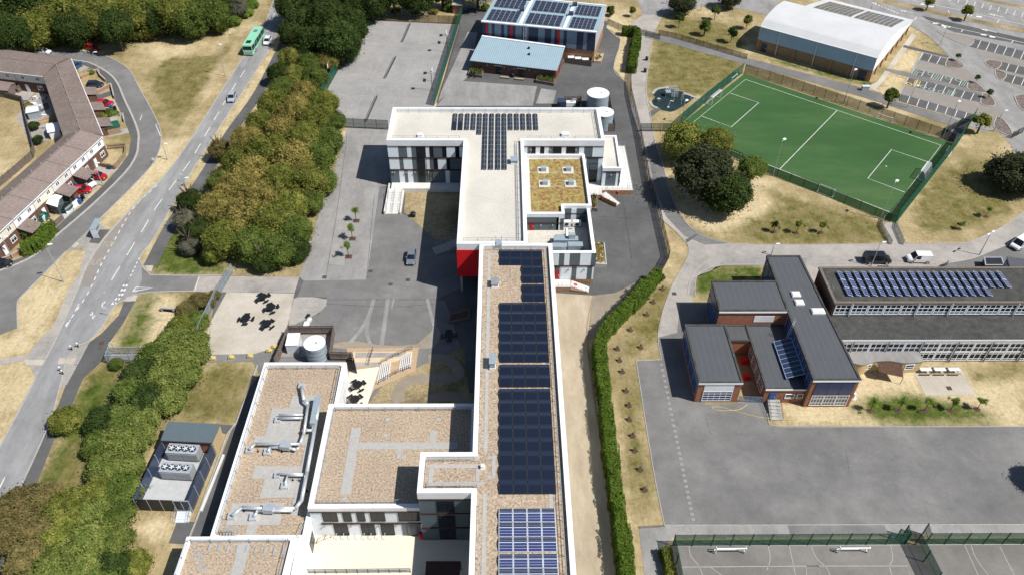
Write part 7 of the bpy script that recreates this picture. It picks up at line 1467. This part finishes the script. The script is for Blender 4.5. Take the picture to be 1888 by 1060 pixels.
# ---- gardens of the terrace
AR2 = lambda n_, q, m, z: struct(n_, MB().sheet(GP(q), z), m)
AR2('driveway', [(158, 168), (194, 165), (196, 172), (158, 176)], 'concrete_pale', .02); AR2('driveway', [(146, 120), (160, 118), (166, 125), (146, 134)], 'concrete_pale', .02); AR2('driveway', [(168, 180), (206, 168), (208, 176), (172, 188)], 'asphalt_dark', .022); AR2('driveway', [(176, 190), (212, 184), (216, 200), (180, 206)], 'concrete_pale', .02)
AR2('driveway', [(196, 242), (238, 236), (240, 245), (200, 254)], 'concrete_pale', .02); AR2('driveway', [(160, 318), (185, 305), (222, 312), (205, 322), (180, 345), (150, 375), (110, 362), (135, 345)], 'concrete_pale', .02); AR2('driveway', [(106, 402), (140, 362), (155, 370), (120, 404)], 'grey_render', .02)
AR2('garden', [(30, 215), (60, 180), (92, 150), (100, 250), (60, 275)], 'concrete_pale', .02); AR2('garden', [(0, 150), (60, 145), (90, 150), (50, 185), (0, 180)], 'concrete_pale', .02); AR2('garden', [(60, 200), (88, 190), (92, 200), (64, 214)], 'asphalt_dark', .026)
def gardenwall(px, h, label, mat='brick_orange', w=.22, nm='garden_wall'):
    P = [p.xy for p in GP(px)]; m = MB()
    for a, b in zip(P, P[1:]): m.bar(a, b, w, 0, h)
    c = sum(P, Vector((0, 0)))/len(P); t = thing(nm, label, 'wall', (c.x, c.y, 0)); m.build('wall', mat, t); k = MB()
    for a, b in zip(P, P[1:]): k.bar(a, b, w+.08, h, h+.06)
    k.build('coping', 'concrete' if mat != 'wood_grey' else 'wood_grey', t)
gardenwall([(150, 146), (181, 133), (186, 143), (196, 152)], .8, 'low brick garden wall below the lamp on the bend'); gardenwall([(170, 180), (205, 160)], .9, 'brick wall between the blue car drive and dark drive'); gardenwall([(206, 160), (212, 183)], .9, 'brick garden wall along the footway on the bend'); gardenwall([(196, 227), (228, 214), (230, 226)], .8, 'grey garden wall below the leafy garden on the bend', 'grey_render')
timber(GP([(200, 276), (233, 273), (232, 290), (214, 312)]), 1.3, 'brown timber fence round the small lawn of the end terrace', mat='wood'); timber(GP([(178, 306), (212, 313)]), 1.1, 'brown timber fence above the drive with the red car', mat='wood')
gardenwall([(0, 484), (20, 478), (45, 463)], .8, 'brick wall at the left edge under the lamp'); gardenwall([(94, 410), (104, 417), (118, 404)], 1.1, 'grey timber boundary beside the green tent', 'wood_grey')
timber(GP([(0, 178), (44, 190), (52, 230), (65, 280), (62, 292)]), 1.8, 'dark timber fence at the back of the terrace gardens', mat='wood_grey'); timber(GP([(62, 292), (30, 320), (0, 345)]), 1.8, 'grey timber fence between the back meadow and the terrace roofs', mat='wood_grey'); timber(GP([(35, 172), (64, 155)]), 1.8, 'timber fence beside the pink shed roof', mat='wood_grey'); timber(GP([(75, 232), (102, 222)]), 1.6, 'yellow timber fence between two back gardens', mat='wood_new')
def shed(px, h, label, wall='wood_grey', roof='tile_pink', nm='shed', rise=.5):
    P = ccw(GP(px, 0)); c = sum(P, Vector((0, 0)))/4; t = thing(nm, label, 'shed', (c.x, c.y, 0)); MB().prism([(p.x, p.y) for p in P], 0, h-.02).build('wall', wall, t); Q = inset(P, -.2); r0, r1 = (Q[0]+Q[3])/2, (Q[1]+Q[2])/2
    v = [(Q[0].x, Q[0].y, h), (Q[1].x, Q[1].y, h), (r1.x, r1.y, h+rise), (r0.x, r0.y, h+rise), (Q[3].x, Q[3].y, h), (Q[2].x, Q[2].y, h)]; w = [(x, y, z-.1) for x, y, z in v]
    MB().add(v+w, [(0, 1, 2, 3), (3, 2, 5, 4), (9, 8, 7, 6), (10, 11, 8, 9), (0, 6, 7, 1), (4, 5, 11, 10), (1, 7, 8, 2), (2, 8, 11, 5), (0, 3, 9, 6), (3, 4, 10, 9)]).build('roof', roof, t); return t
shed([(0, 180), (20, 182), (34, 168), (10, 163)], 2.2, 'garden shed with wide pink felt roof behind the terrace'); shed([(201, 250), (225, 245), (220, 236), (198, 241)], 1.9, 'green roofed shed beside the bend of the side street', 'wood', 'green_paint', 'shed', .4)
shed([(94, 392), (113, 398), (121, 380), (102, 374)], 2.4, 'white roofed conservatory beside the trampoline', 'mesh_grey', 'white', 'conservatory', .5); shed([(55, 222), (76, 218), (76, 208), (58, 210)], 2.0, 'pale blue roofed shed in the back gardens', 'tin', 'steel_white'); shed([(95, 258), (115, 254), (112, 240), (93, 243)], 2.0, 'white tented shed near the inner corner of the terrace', 'white', 'white'); shed([(70, 166), (84, 165), (83, 158), (71, 159)], 1.2, 'small pale blue roofed playhouse in the back gardens', 'white', 'steel_white', 'playhouse', .3)
tp = thing('trampoline', 'round black trampoline with dark green net beside the white conservatory', 'trampoline', G(121, 387)); p = G(121, 387); MB().cone(p.x, p.y, .75, .8, 1.5, 1.5, 24).build('mat', 'rubber', tp); m = MB(); ring(m, [Vector((p.x+1.75*cos(i*pi/10), p.y+1.75*sin(i*pi/10))) for i in range(20)], 0, .3, .74, .84); m.build('pad', 'green_paint', tp); m = MB()
for i in range(6): a = i*pi/3; m.tube((p.x+1.7*cos(a), p.y+1.7*sin(a), 0), (p.x+1.7*cos(a), p.y+1.7*sin(a), 2.3), .04, 5)
m.build('pole', 'dark_metal', tp); m = MB(); m.cone(p.x, p.y, .8, 2.2, 1.68, 1.68, 24); m.f = m.f[:-2]; m.m = m.m[:-2]; m.build('net', 'mesh_dark', tp)
tn = thing('garden_tent', 'dark green domed tent between the hedge and the white conservatory', 'tent', G(78, 402)); p = G(78, 403); m = MB()
for i in range(4): m.cone(p.x, p.y, i*.5, (i+1)*.5, 1.5*cos(i*.36), 1.5*cos((i+1)*.36), 14)
m.build('canopy', 'green_paint', tn, True); MB().box(p.x+.9, p.x+1.1, p.y-1.25, p.y-.4, 0, 1.2).build('door_frame', 'steel_white', tn)
gp = thing('garden_screen', 'pale blue board screen next to the trampoline', 'screen', G(135, 383)); MB().bar(G(123, 395).xy, G(146, 376).xy, .06, 0, 1.3).build('panel', 'cladding_light', gp); rnd = random.Random(5)
cl = [(62, 196, 'white'), (72, 200, 'steel_white'), (66, 184, 'plinth_white'), (80, 182, 'metal'), (50, 188, 'galv'), (84, 215, 'white'), (90, 218, 'galv'), (83, 236, 'galv'), (88, 243, 'steel_white'), (197, 206, 'white'), (190, 210, 'galv'), (200, 210, 'wood'), (12, 170, 'galv'), (5, 160, 'steel_white')]
for i, (x, y, mt) in enumerate(cl):
    p = G(x, y); w, d_, h = rnd.uniform(.4, .9), rnd.uniform(.4, 1.2), rnd.uniform(.3, .8); t = thing('garden_furniture', ('pale garden item number %s' % ORD[i]) if 0 else '%s garden box %s' % ('white' if mt in ('white', 'steel_white', 'plinth_white') else 'grey' if mt != 'wood' else 'brown', ('below the dark shed roof', 'right of the white box', 'near the pale blue playhouse', 'under the inner roof edge', 'at the left of the back gardens', 'beside the pale shed', 'close to the roof shadow', 'above the yellow fence', 'just above the white tented shed', 'in the leafy front garden', 'left in the leafy front garden', 'at the edge of the leafy front garden', 'in front of the pink shed', 'beside the pink shed at the left edge')[i]), 'garden furniture', p)
    MB().box(p.x-w, p.x+w, p.y-d_/2, p.y+d_/2, 0, h).build('box', mt, t); MB().box(p.x-w-.04, p.x+w+.04, p.y-d_/2-.04, p.y+d_/2+.04, h, h+.05).build('lid', mt, t)
# hose lying on the playground
tag(MB().path([Vector((p.x, p.y, .08)) for p in smooth(GP([(1377, 745), (1362, 755), (1325, 757), (1312, 751), (1330, 751), (1370, 762), (1405, 770), (1460, 775)]), 5)], .05, 5).build('hose', 'yellow'), 'yellow hose looped on the playground in front of the courtyard gate', 'hose')
# manhole covers
for i, (x, y) in enumerate(((598, 511), (683, 500), (752, 516), (720, 524), (1190, 547), (1750, 715), (1243, 541), (187, 632), (184, 641))):
    p = G(x, y, .06); struct('manhole_cover', MB().box(p.x-.4, p.x+.4, p.y-.4, p.y+.4, .0, .062), 'soil' if i in (7, 5) else 'roof_dark')
# ================================================================ VEGETATION
def leafquad(V, Fc, p, n, s, rnd):
    t = n.orthogonal().normalized(); t = Matrix.Rotation(rnd.random()*6.28, 3, n) @ t; b = n.cross(t); k = len(V); e = rnd.uniform(.6, 1.25)
    V += [p-t*s-b*s*.6*e, p+t*s-b*s*.5, p+t*s*.8+b*s*.6*e, p-t*s*.7+b*s*.7]; Fc.append((k, k+1, k+2, k+3))
def mesh_of(V, Fc, name, mat=None):
    me = bpy.data.meshes.new(name); me.from_pydata([tuple(v) for v in V], [], Fc); me.materials.append(M(mat or 'leaf_mid')); me.update(); return me
def crown_mesh(seed, n, s, lobes=16, lr=.42, core=.62, low=-.75, jit=.55):
    rnd = random.Random(seed); V, Fc, C = [], [], []
    for i in range(lobes):
        z = rnd.uniform(low, 1); a = i*2.399+rnd.random(); r = math.sqrt(max(0, 1-z*z))*.68; C.append((Vector((r*cos(a), r*sin(a), z*.62)), lr*rnd.uniform(.75, 1.25)))
    C.append((Vector((0, 0, 0)), .6))
    for i in range(n):
        c, r = C[rnd.randrange(len(C))] if rnd.random() > .06 else (Vector((0, 0, 0)), 1.0)
        d = Vector((rnd.gauss(0, 1), rnd.gauss(0, 1), rnd.gauss(0, 1)+.25)).normalized(); p = c+d*r*(rnd.uniform(.82, 1.06) if rnd.random() > .14 else rnd.uniform(1.05, 1.3))
        if any((p-c2).length < r2*.72 for c2, r2 in C): continue
        nn = (d+Vector((rnd.gauss(0, jit), rnd.gauss(0, jit), rnd.gauss(0, jit)+.2))).normalized(); leafquad(V, Fc, p, nn, s*rnd.uniform(.6, 1.3), rnd)
    for c, r in C:      # dark inner mass of twigs and leaves
        k = len(V); q = r*.8; m = 8
        for j in range(1, 5):
            ph = pi*j/5
            for i in range(m): V.append(c+Vector((sin(ph)*cos(i*2*pi/m), sin(ph)*sin(i*2*pi/m), cos(ph)))*q*rnd.uniform(.85, 1.1))
        for j in range(3):
            for i in range(m): Fc.append((k+j*m+i, k+(j+1)*m+i, k+(j+1)*m+(i+1) % m, k+j*m+(i+1) % m))
        Fc.append(tuple(range(k, k+m))); Fc.append(tuple(range(k+3*m, k+4*m))[::-1])
    return mesh_of(V, Fc, 'crown')
def airy_mesh(seed, n, s):
    rnd = random.Random(seed); V, Fc = [], []; C = [Vector((rnd.gauss(0, .35), rnd.gauss(0, .35), rnd.uniform(-.7, .8))) for _ in range(14)]
    for i in range(n):
        c = C[rnd.randrange(14)]; p = c+Vector((rnd.gauss(0, .2), rnd.gauss(0, .2), rnd.gauss(0, .18))); nn = Vector((rnd.gauss(0, .7), rnd.gauss(0, .7), 1)).normalized(); leafquad(V, Fc, p, nn, s*rnd.uniform(.6, 1.3), rnd)
    return mesh_of(V, Fc, 'crown')
BIG = [crown_mesh(i, 24000, .034, 34, .29, jit=.6) for i in range(4)]; MED = [crown_mesh(20+i, 3600, .075, 11, .34) for i in range(3)]; SHR = [crown_mesh(40+i, 11000, .048, 24, .33, low=-.1, jit=.7) for i in range(3)]; AIR = [airy_mesh(60+i, 1100, .085) for i in range(3)]
def trunk_mesh():
    mb = MB().tube((0, 0, 0), (0, 0, .5), .05, 8, 0, .035); rnd = random.Random(3)
    for i in range(6): a = i*1.05; mb.tube((0, 0, .42+.02*i), (.2*cos(a), .2*sin(a), .75+.03*i), .025, 5, 0, .008)
    o = mb.build('trunk', 'bark'); me = o.data; bpy.data.objects.remove(o); return me
TRK = trunk_mesh()
def tree(px, py, R_, Ht, kind, label, proto=None, grp=None, base_=False, zc=None, flat_=.8, name='tree', cat='tree'):
    """px,py = picture position of the crown centre (or of the trunk foot if base_)"""
    zc = Ht-R_*flat_*.9 if zc is None else zc; p = G(px, py, 0 if base_ else zc); rnd = random.Random(int(px*7+py*13))
    t = thing(name, label, cat, (p.x, p.y, 0), 0, grp, True); me = (proto or BIG)[rnd.randrange(len(proto or BIG))]
    o = bpy.data.objects.new('crown', me); COL.objects.link(o); o.parent = t; o.location = (0, 0, zc); o.scale = (R_*rnd.uniform(.92, 1.08), R_*rnd.uniform(.92, 1.08), R_*flat_); o.rotation_euler = (0, 0, rnd.random()*6.28)
    o.material_slots[0].link = 'OBJECT'; o.material_slots[0].material = M(kind)
    k = bpy.data.objects.new('trunk', TRK); COL.objects.link(k); k.parent = t; w = Ht*(1 if R_ > 1.5 else .45); k.scale = (w, w, Ht); return t
CN = {'leaf_olive': 'olive green', 'leaf_dark': 'dark green', 'leaf_gold': 'golden brown', 'leaf_mid': 'mid green', 'leaf_black': 'very dark', 'leaf_red': 'reddish brown', 'leaf_bright': 'bright green', 'leaf_grey': 'grey bare twigged', 'leaf_shrub': 'yellowish green'}
def patch(lst, where, grp, Hd, proto=None, name='tree', cat='tree', flat_=.8, order='from left'):
    kn = {'o': 'leaf_olive', 'd': 'leaf_dark', 'g': 'leaf_gold', 'm': 'leaf_mid', 'b': 'leaf_black', 'r': 'leaf_red', 'y': 'leaf_grey', 'B': 'leaf_bright', 's': 'leaf_shrub'}; cnt = {}
    for e in sorted(lst, key=lambda e: e[0]): cnt.setdefault(e[3], []).append(e)
    for e in lst:
        x, y, r, k = e[:4]; s = cnt[k]; n = s.index(e)+1; w = (ORD[n-1] if n <= 20 else 'number %d' % n)+' ' if len(s) > 1 else ''
        Ht = Hd+random.uniform(-.08, .08)*Hd; tree(x, y, r*(.87 if flat_ >= .8 else .84)*random.uniform(.9, 1.12), max(Ht, r*1.3) if flat_ >= .8 else Ht, kn[k], '%s%s %s %s%s' % (w, CN[kn[k]], cat, where, ' counting %s' % order if len(s) > 1 else ''), proto, grp, name=name, cat=cat, flat_=flat_, zc=(r*flat_*(.95 if flat_ >= .8 else .6))*random.uniform(.82, 1.35))
woods = [(-15, 55, 6.5, 'd'), (12, 20, 7, 'o'), (20, 62, 6, 'd'), (50, 20, 6.5, 'd'), (52, 58, 6, 'o'), (88, 45, 6, 'o'), (95, 10, 6.5, 'd'), (125, 25, 6.5, 'o'), (135, 55, 5.5, 'd'), (165, 10, 6, 'd'), (172, 40, 6, 'o'), (195, 25, 6, 'o'), (212, 50, 5.5, 'd'), (235, 12, 6, 'o'), (258, 38, 6, 'o'), (285, 10, 6, 'm'), (292, 38, 5.5, 'd'), (322, 20, 6, 'o'), (345, 38, 5.5, 'm'), (365, 12, 6, 'm'), (392, 30, 5.5, 'm'), (410, 5, 5, 'd'), (435, 12, 4, 'y'), (-20, 10, 7, 'd'), (20, -20, 7, 'd'), (70, -22, 7, 'd'), (130, -22, 7, 'd'), (200, -20, 7, 'd'), (270, -20, 7, 'd'), (340, -20, 7, 'd'), (400, -25, 6, 'd')]
patch(woods, 'in the upper left wood', 'trees of the upper left wood', 9, flat_=1.0)
patch([(75, 78, 3, 'B'), (105, 74, 3.2, 'B'), (140, 76, 2.8, 'B'), (190, 70, 2.4, 'B'), (225, 68, 2.4, 'B'), (262, 62, 2.4, 'B'), (298, 58, 2.4, 'B'), (335, 55, 2.4, 'B'), (372, 55, 2.4, 'B'), (405, 50, 2.4, 'B'), (432, 40, 2.4, 'B'), (455, 25, 2.6, 'B'), (462, 10, 2.6, 'B')], 'fringing the upper left wood', 'shrubs fringing the wood', 2.6, SHR, 'shrub', 'shrub', .7)
top = [(545, 15, 6, 'd'), (590, 5, 6.5, 'd'), (560, 50, 6, 'd'), (605, 38, 6.5, 'd'), (535, 62, 4.5, 'd'), (575, 82, 6, 'd'), (625, 75, 6, 'd'), (648, 48, 5.5, 'd'), (645, 12, 6, 'd'), (685, 5, 5.5, 'd'), (725, -8, 6, 'd'), (770, -6, 6, 'd'), (815, -14, 5, 'd'), (880, -22, 6, 'd'), (640, 92, 4, 'm')]
patch(top, 'in the dark clump beside the main road top', 'trees of the dark clump', 9, flat_=.95)
belt = [(535, 108, 4, 'o'), (568, 118, 4, 'm'), (605, 112, 3.5, 'g'), (515, 135, 3.2, 'd'), (545, 140, 4, 'o'), (580, 145, 4, 'm'), (520, 165, 3.5, 'm'), (560, 172, 4.2, 'g'), (595, 190, 4, 'o'), (505, 195, 4.5, 'o'), (545, 205, 5, 'g'), (585, 222, 4.8, 'o'), (612, 225, 4, 'm'), (480, 228, 4.5, 'o'), (520, 240, 5, 'g'), (560, 255, 5, 'o'), (602, 262, 4.2, 'm'), (405, 275, 3.2, 'r'), (455, 262, 4.8, 'g'), (495, 280, 5, 'o'), (540, 295, 5, 'g'), (585, 295, 4.5, 'm'), (438, 300, 4.2, 'o'), (470, 318, 5, 'g'), (520, 335, 5.2, 'o'), (568, 338, 4.8, 'o'), (595, 335, 3.6, 'm'), (405, 335, 3.6, 'm'), (435, 352, 5, 'g'), (485, 368, 5.2, 'g'), (535, 380, 5, 'o'), (572, 372, 3.6, 'm'), (400, 385, 4.5, 'g'), (448, 408, 5.2, 'g'), (500, 418, 5.2, 'o'), (545, 425, 4.2, 'm'), (350, 370, 3, 'd'), (340, 405, 2.8, 'y'), (365, 425, 3.2, 'd'), (415, 440, 4.2, 'o'), (465, 452, 4.6, 'm'), (515, 462, 4.2, 'm'), (545, 462, 3.2, 'd'), (350, 455, 2.2, 'y'), (395, 468, 2.4, 'o'), (490, 482, 2.6, 'd')]
patch(belt, 'in the tree belt beside the school yard', 'trees of the belt beside the yard', 7, flat_=.85)
low = [(345, 570, 2.4, 'r'), (368, 555, 2.2, 'r'), (335, 600, 2.6, 'o'), (360, 595, 2.6, 'm'), (320, 628, 3.6, 's'), (355, 632, 3.6, 's'), (290, 655, 3.4, 'm'), (325, 665, 4.1, 's'), (360, 655, 3.1, 's'), (265, 688, 3.6, 'd'), (300, 700, 4.1, 's'), (338, 695, 3.4, 's'), (240, 722, 3.6, 'm'), (275, 735, 3.8, 'd'), (308, 740, 3.4, 's'), (120, 775, 3.1, 'o'), (195, 775, 3.4, 'd'), (230, 770, 3.6, 'm'), (262, 775, 3.4, 's'), (185, 822, 3.6, 'm'), (225, 815, 3.6, 's'), (258, 812, 3.1, 's'), (195, 865, 3.6, 's'), (232, 862, 3.4, 's'), (225, 905, 3.4, 'm'), (185, 910, 3.6, 'o'), (40, 940, 4.1, 'r'), (85, 925, 3.8, 'r'), (130, 940, 3.8, 'o'), (175, 950, 3.8, 's'), (218, 950, 3.4, 'm'), (25, 985, 3.6, 'r'), (70, 985, 4.1, 'r'), (118, 990, 4.1, 'o'), (165, 1000, 3.8, 's'), (210, 1000, 3.6, 's'), (55, 1035, 3.8, 'r'), (105, 1040, 4.1, 's'), (155, 1050, 3.8, 's'), (205, 1050, 3.8, 'd'), (250, 1040, 2.4, 'o'), (90, 1080, 4.1, 's'), (180, 1090, 4.1, 'm')]
patch(low, 'on the bank left of the compound', 'shrubs on the left bank', 2.4, SHR, 'shrub', 'shrub', .62)
for a in ((1262, 262, 5.2, 8, 'leaf_olive', 'pale olive tree left behind the big dark tree by the pitch'), (1300, 318, 7, 12, 'leaf_black', 'big very dark tree between the yard and the green pitch'), (1338, 352, 5.4, 9, 'leaf_dark', 'drooping green tree in front of the big dark tree'), (1322, 262, 3.6, 9, 'leaf_olive', 'olive tree behind the top of the big dark tree'), (1387, 310, 3.1, 6, 'leaf_mid', 'small round tree right of the big dark tree'), (1872, 320, 5.6, 8, 'leaf_black', 'dark copper tree at the right edge below the pitch'), (1258, 8, 4, 6.5, 'leaf_black', 'dark tree at the top above the path end'), (1345, -4, 3.6, 6, 'leaf_black', 'dark tree at the top beside the parking bays')): tree(*a[:5], a[5])
sp_ = G(1905, 885)+Vector((5.2, -2, 0)); t = tree(1960, 905, 3.2, 7, 'leaf_dark', 'tree just outside the right edge casting its shadow on the playground', base_=True)
for px, py, r, h, k, l in ((1126, 20, 1.6, 3, 'leaf_mid', 'low shrub right behind the sports hall'), (1166, 20, 1.3, 3, 'leaf_olive', 'thin sapling left of the pale top path'), (1254, 33, 1.7, 4.5, 'leaf_dark', 'dark young tree leftmost on the top lawn'), (1301, 48, 1.9, 4.5, 'leaf_mid', 'green young tree near the middle of the top lawn'), (1320, 20, 1.6, 4.2, 'leaf_mid', 'young tree farthest back on the top lawn'), (1351, 60, 1.7, 4.5, 'leaf_dark', 'dark young tree nearest the leisure hall shadow'), (1379, 38, 1.7, 4, 'leaf_olive', 'pale sapling beside the leisure hall'),
                         (1713, 4, 1.9, 4, 'leaf_olive', 'small tree on the car park strip, farther left one'), (1785, 20, 2.1, 4.5, 'leaf_olive', 'small tree on the car park strip, farther right one'), (1644, 176, 2.3, 5, 'leaf_mid', 'round tree by the path below the leisure hall'), (1812, 223, 2.4, 5, 'leaf_olive', 'round tree at the lower corner of the car park'), (1768, 103, .9, 2.2, 'leaf_bright', 'small shrub leaning over the service road, farthest one'), (1803, 143, .9, 2.2, 'leaf_mid', 'small shrub leaning over the service road, middle one'), (1826, 170, 1, 2.4, 'leaf_mid', 'small shrub leaning over the service road, nearest one')):
    tree(px, py, r*.82, h, k, l, MED, name='young_tree', cat='young tree', flat_=1.1 if px < 1500 else .85)
for px, py, h, k, l in ((657, 408, 3.6, 'leaf_bright', 'yard sapling farthest from the camera of three'), (650, 441, 3.6, 'leaf_bright', 'middle yard sapling of three in square soil pits'), (643, 474, 3.6, 'leaf_bright', 'nearest yard sapling of three in square soil pits'), (1426, 428, 2.6, 'leaf_dark', 'leftmost sapling on the lawn below the pitch'), (1468, 430, 3, 'leaf_mid', 'middle sapling on the lawn below the pitch'), (1513, 429, 2.6, 'leaf_mid', 'rightmost sapling on the lawn below the pitch'), (1817, 400, 2.8, 'leaf_bright', 'yellow green sapling left of the copper tree'), (1768, 423, 2, 'leaf_mid', 'faint sapling on the lawn near the east road'),
                      (1604, 757, 3, 'leaf_bright', 'first sapling from the left in the row by the playground'), (1656, 757, 3, 'leaf_bright', 'second sapling from the left in the row by the playground'), (1704, 757, 3, 'leaf_bright', 'third sapling from the left in the row by the playground'), (1752, 756, 2.8, 'leaf_bright', 'fourth sapling from the left in the row by the playground'), (1801, 754, 2.8, 'leaf_bright', 'fifth sapling from the left in the row by the playground'), (1150, 300, 0, '', '')):
    if h:
        tree(px, py, .78 if px > 1550 else .9, h, k, l, AIR, base_=True, name='sapling', cat='sapling', grp='young saplings')
        p = G(px, py); struct('soil_pit', MB().sheet([(p.x-.65, p.y-.6), (p.x+.65, p.y-.6), (p.x+.65, p.y+.6), (p.x-.65, p.y+.6)] if px < 700 else [(p.x+.6*cos(i*.785), p.y+.55*sin(i*.785)) for i in range(8)], .066 if px < 700 else .03), 'soil')
hp = [(1221, 534), (1204, 558), (1192, 581), (1162, 609), (1181, 641), (1138, 644), (1142, 665), (1147, 686), (1154, 721), (1159, 748), (1160, 774), (1166, 804), (1170, 831), (1180, 866), (1188, 903)]
for i, (x, y) in enumerate(hp):
    p = G(x, y); struct('soil_pit', MB().sheet([(p.x+.55*cos(i*.785), p.y+.5*sin(i*.785)) for i in range(8)], .03), 'soil'); tree(x, y, .26, .9, 'leaf_grey', ORD[i]+' bare whip in its soil pit beside the hedge, counting from far end', AIR, base_=True, name='sapling', cat='sapling', grp='bare whips beside the hedge')
def hedge(px, w, h, label, mat='leaf_hedge', z0=0, dens=70, s=.11, zc=None):
    P = [p.xy for p in (GP(px, zc if zc is not None else 0))]; P = smooth(P, 4); rnd = random.Random(int(px[0][0])); V, Fc = [], []
    for a, b in zip(P, P[1:]):
        L = (b-a).length; d = (b-a).normalized(); n = Vector((-d.y, d.x)); per = 2*h+w
        for i in range(int(L*per*dens)):
            t = rnd.random()*L; q = rnd.random()*per; bul = 1+.14*sin(a.y*.9+t*.8)+.1*sin(a.y*2.3+t)+.1*sin(a.y*.37)
            if q < h: off, z, nn = -w/2, q, -n
            elif q < h+w: off, z, nn = -w/2+(q-h), h, None
            else: off, z, nn = w/2, q-h-w, n
            off *= bul*(1-.18*(z/h)**3); z *= 1+.05*sin(t*3+a.y)+.06*sin(a.y*.53+a.x); p = a+d*t+n*off; N3 = Vector((0, 0, 1)) if nn is None else Vector((nn.x, nn.y, .3)); N3 = (N3+Vector((rnd.gauss(0, .6), rnd.gauss(0, .6), rnd.gauss(0, .5)))).normalized()
            leafquad(V, Fc, Vector((p.x, p.y, z))+N3*rnd.uniform(-.15, .12), N3, s*rnd.uniform(.6, 1.4), rnd)
    mb = MB()
    for a, b in zip(P, P[1:]): mb.bar(a, b+(b-a)*.05, w*.8, 0, h*.88)
    k = len(V); V += [Vector(v) for v in mb.v]; Fc += [tuple(k+i for i in f) for f in mb.f]
    me = mesh_of(V, Fc, 'hedge', mat); o = bpy.data.objects.new('hedge', me); COL.objects.link(o); tag(o, label, 'hedge'); return o
hedge([(1213, 503), (1190, 530), (1160, 562), (1130, 592), (1107, 625), (1108, 670), (1114, 720), (1120, 780), (1127, 840), (1134, 900), (1143, 960), (1150, 1010), (1158, 1080)], 2.1, 3.1, 'long clipped green hedge between the tan service track and the whip strip', zc=1.8, dens=50, s=.1)
hedge([(1147, 57), (1174, 62), (1169, 95), (1164, 128)], 2.4, 2.6, 'L shaped green hedge beside the top of the light path', zc=1.3, dens=30, s=.16); hedge([(40, 460), (62, 452), (82, 432), (92, 418)], 2.6, 2.2, 'thick clipped hedge in front of the round bush at the left', zc=1.2, dens=45)
hedge([(1226, 1012), (1233, 1040), (1240, 1075)], 1.5, 1.6, 'small hedge beside the green court side fence', 'leaf_olive', zc=.8, dens=60)
for a in ((53, 425, 2.0, 2.6, 'leaf_mid', 'round clipped bush behind the thick garden hedge'), (25, 440, 1.2, 1.6, 'leaf_gold', 'yellow bush at the left end of the garden hedge'), (199, 208, 1.3, 1.6, 'leaf_mid', 'green bush in the leafy front garden on the bend'), (212, 212, 1.3, 1.5, 'leaf_bright', 'bright bush at the footway side of the leafy garden'), (190, 216, 1.2, 1.5, 'leaf_olive', 'olive bush nearest the terrace wall on the bend'), (52, 196, 1.2, 2, 'leaf_gold', 'yellow bush in the back gardens behind the terrace'), (62, 232, 1.2, 2, 'leaf_dark', 'dark bush in the back gardens beside the fence'), (70, 258, 1.3, 2, 'leaf_dark', 'round dark bush near the inner terrace corner'), (115, 345, 1, 1.2, 'leaf_mid', 'small bush beside the terrace wall above the conservatory'), (168, 135, .9, 1, 'leaf_bright', 'small bush on the dry front lawn below the lamp'),
          (830, 14, 2.2, 2.4, 'leaf_mid', 'bush left of the tiny brick substation'), (895, 14, 1.4, 2, 'leaf_bright', 'small bush at the palisade fence by the sports hall'), (1218, 512, .9, 1.3, 'leaf_dark', 'small dark bush at the top end of the long hedge'), (215, 672, 1.4, 1.4, 'leaf_mid', 'low bush under the caged footway'), (385, 560, 1.3, 1.6, 'leaf_red', 'reddish bush along the palisade fence'), (395, 545, 1.2, 1.6, 'leaf_red', 'reddish bush near the top of the palisade fence')):
    tree(*a[:5], a[5], SHR, name='bush', cat='bush', flat_=.75)
patch([(700, 15, 2, 'B'), (730, 22, 2, 'o'), (765, 26, 1.8, 'o'), (690, 26, 1.6, 'B'), (800, 22, 1.6, 'g')], 'in the rough grass behind the games court', 'rough bushes behind the court', 1.2, SHR, 'bush', 'bush', .6)
for o in list(bpy.data.objects):
    if '_local' in o: del o['_local']
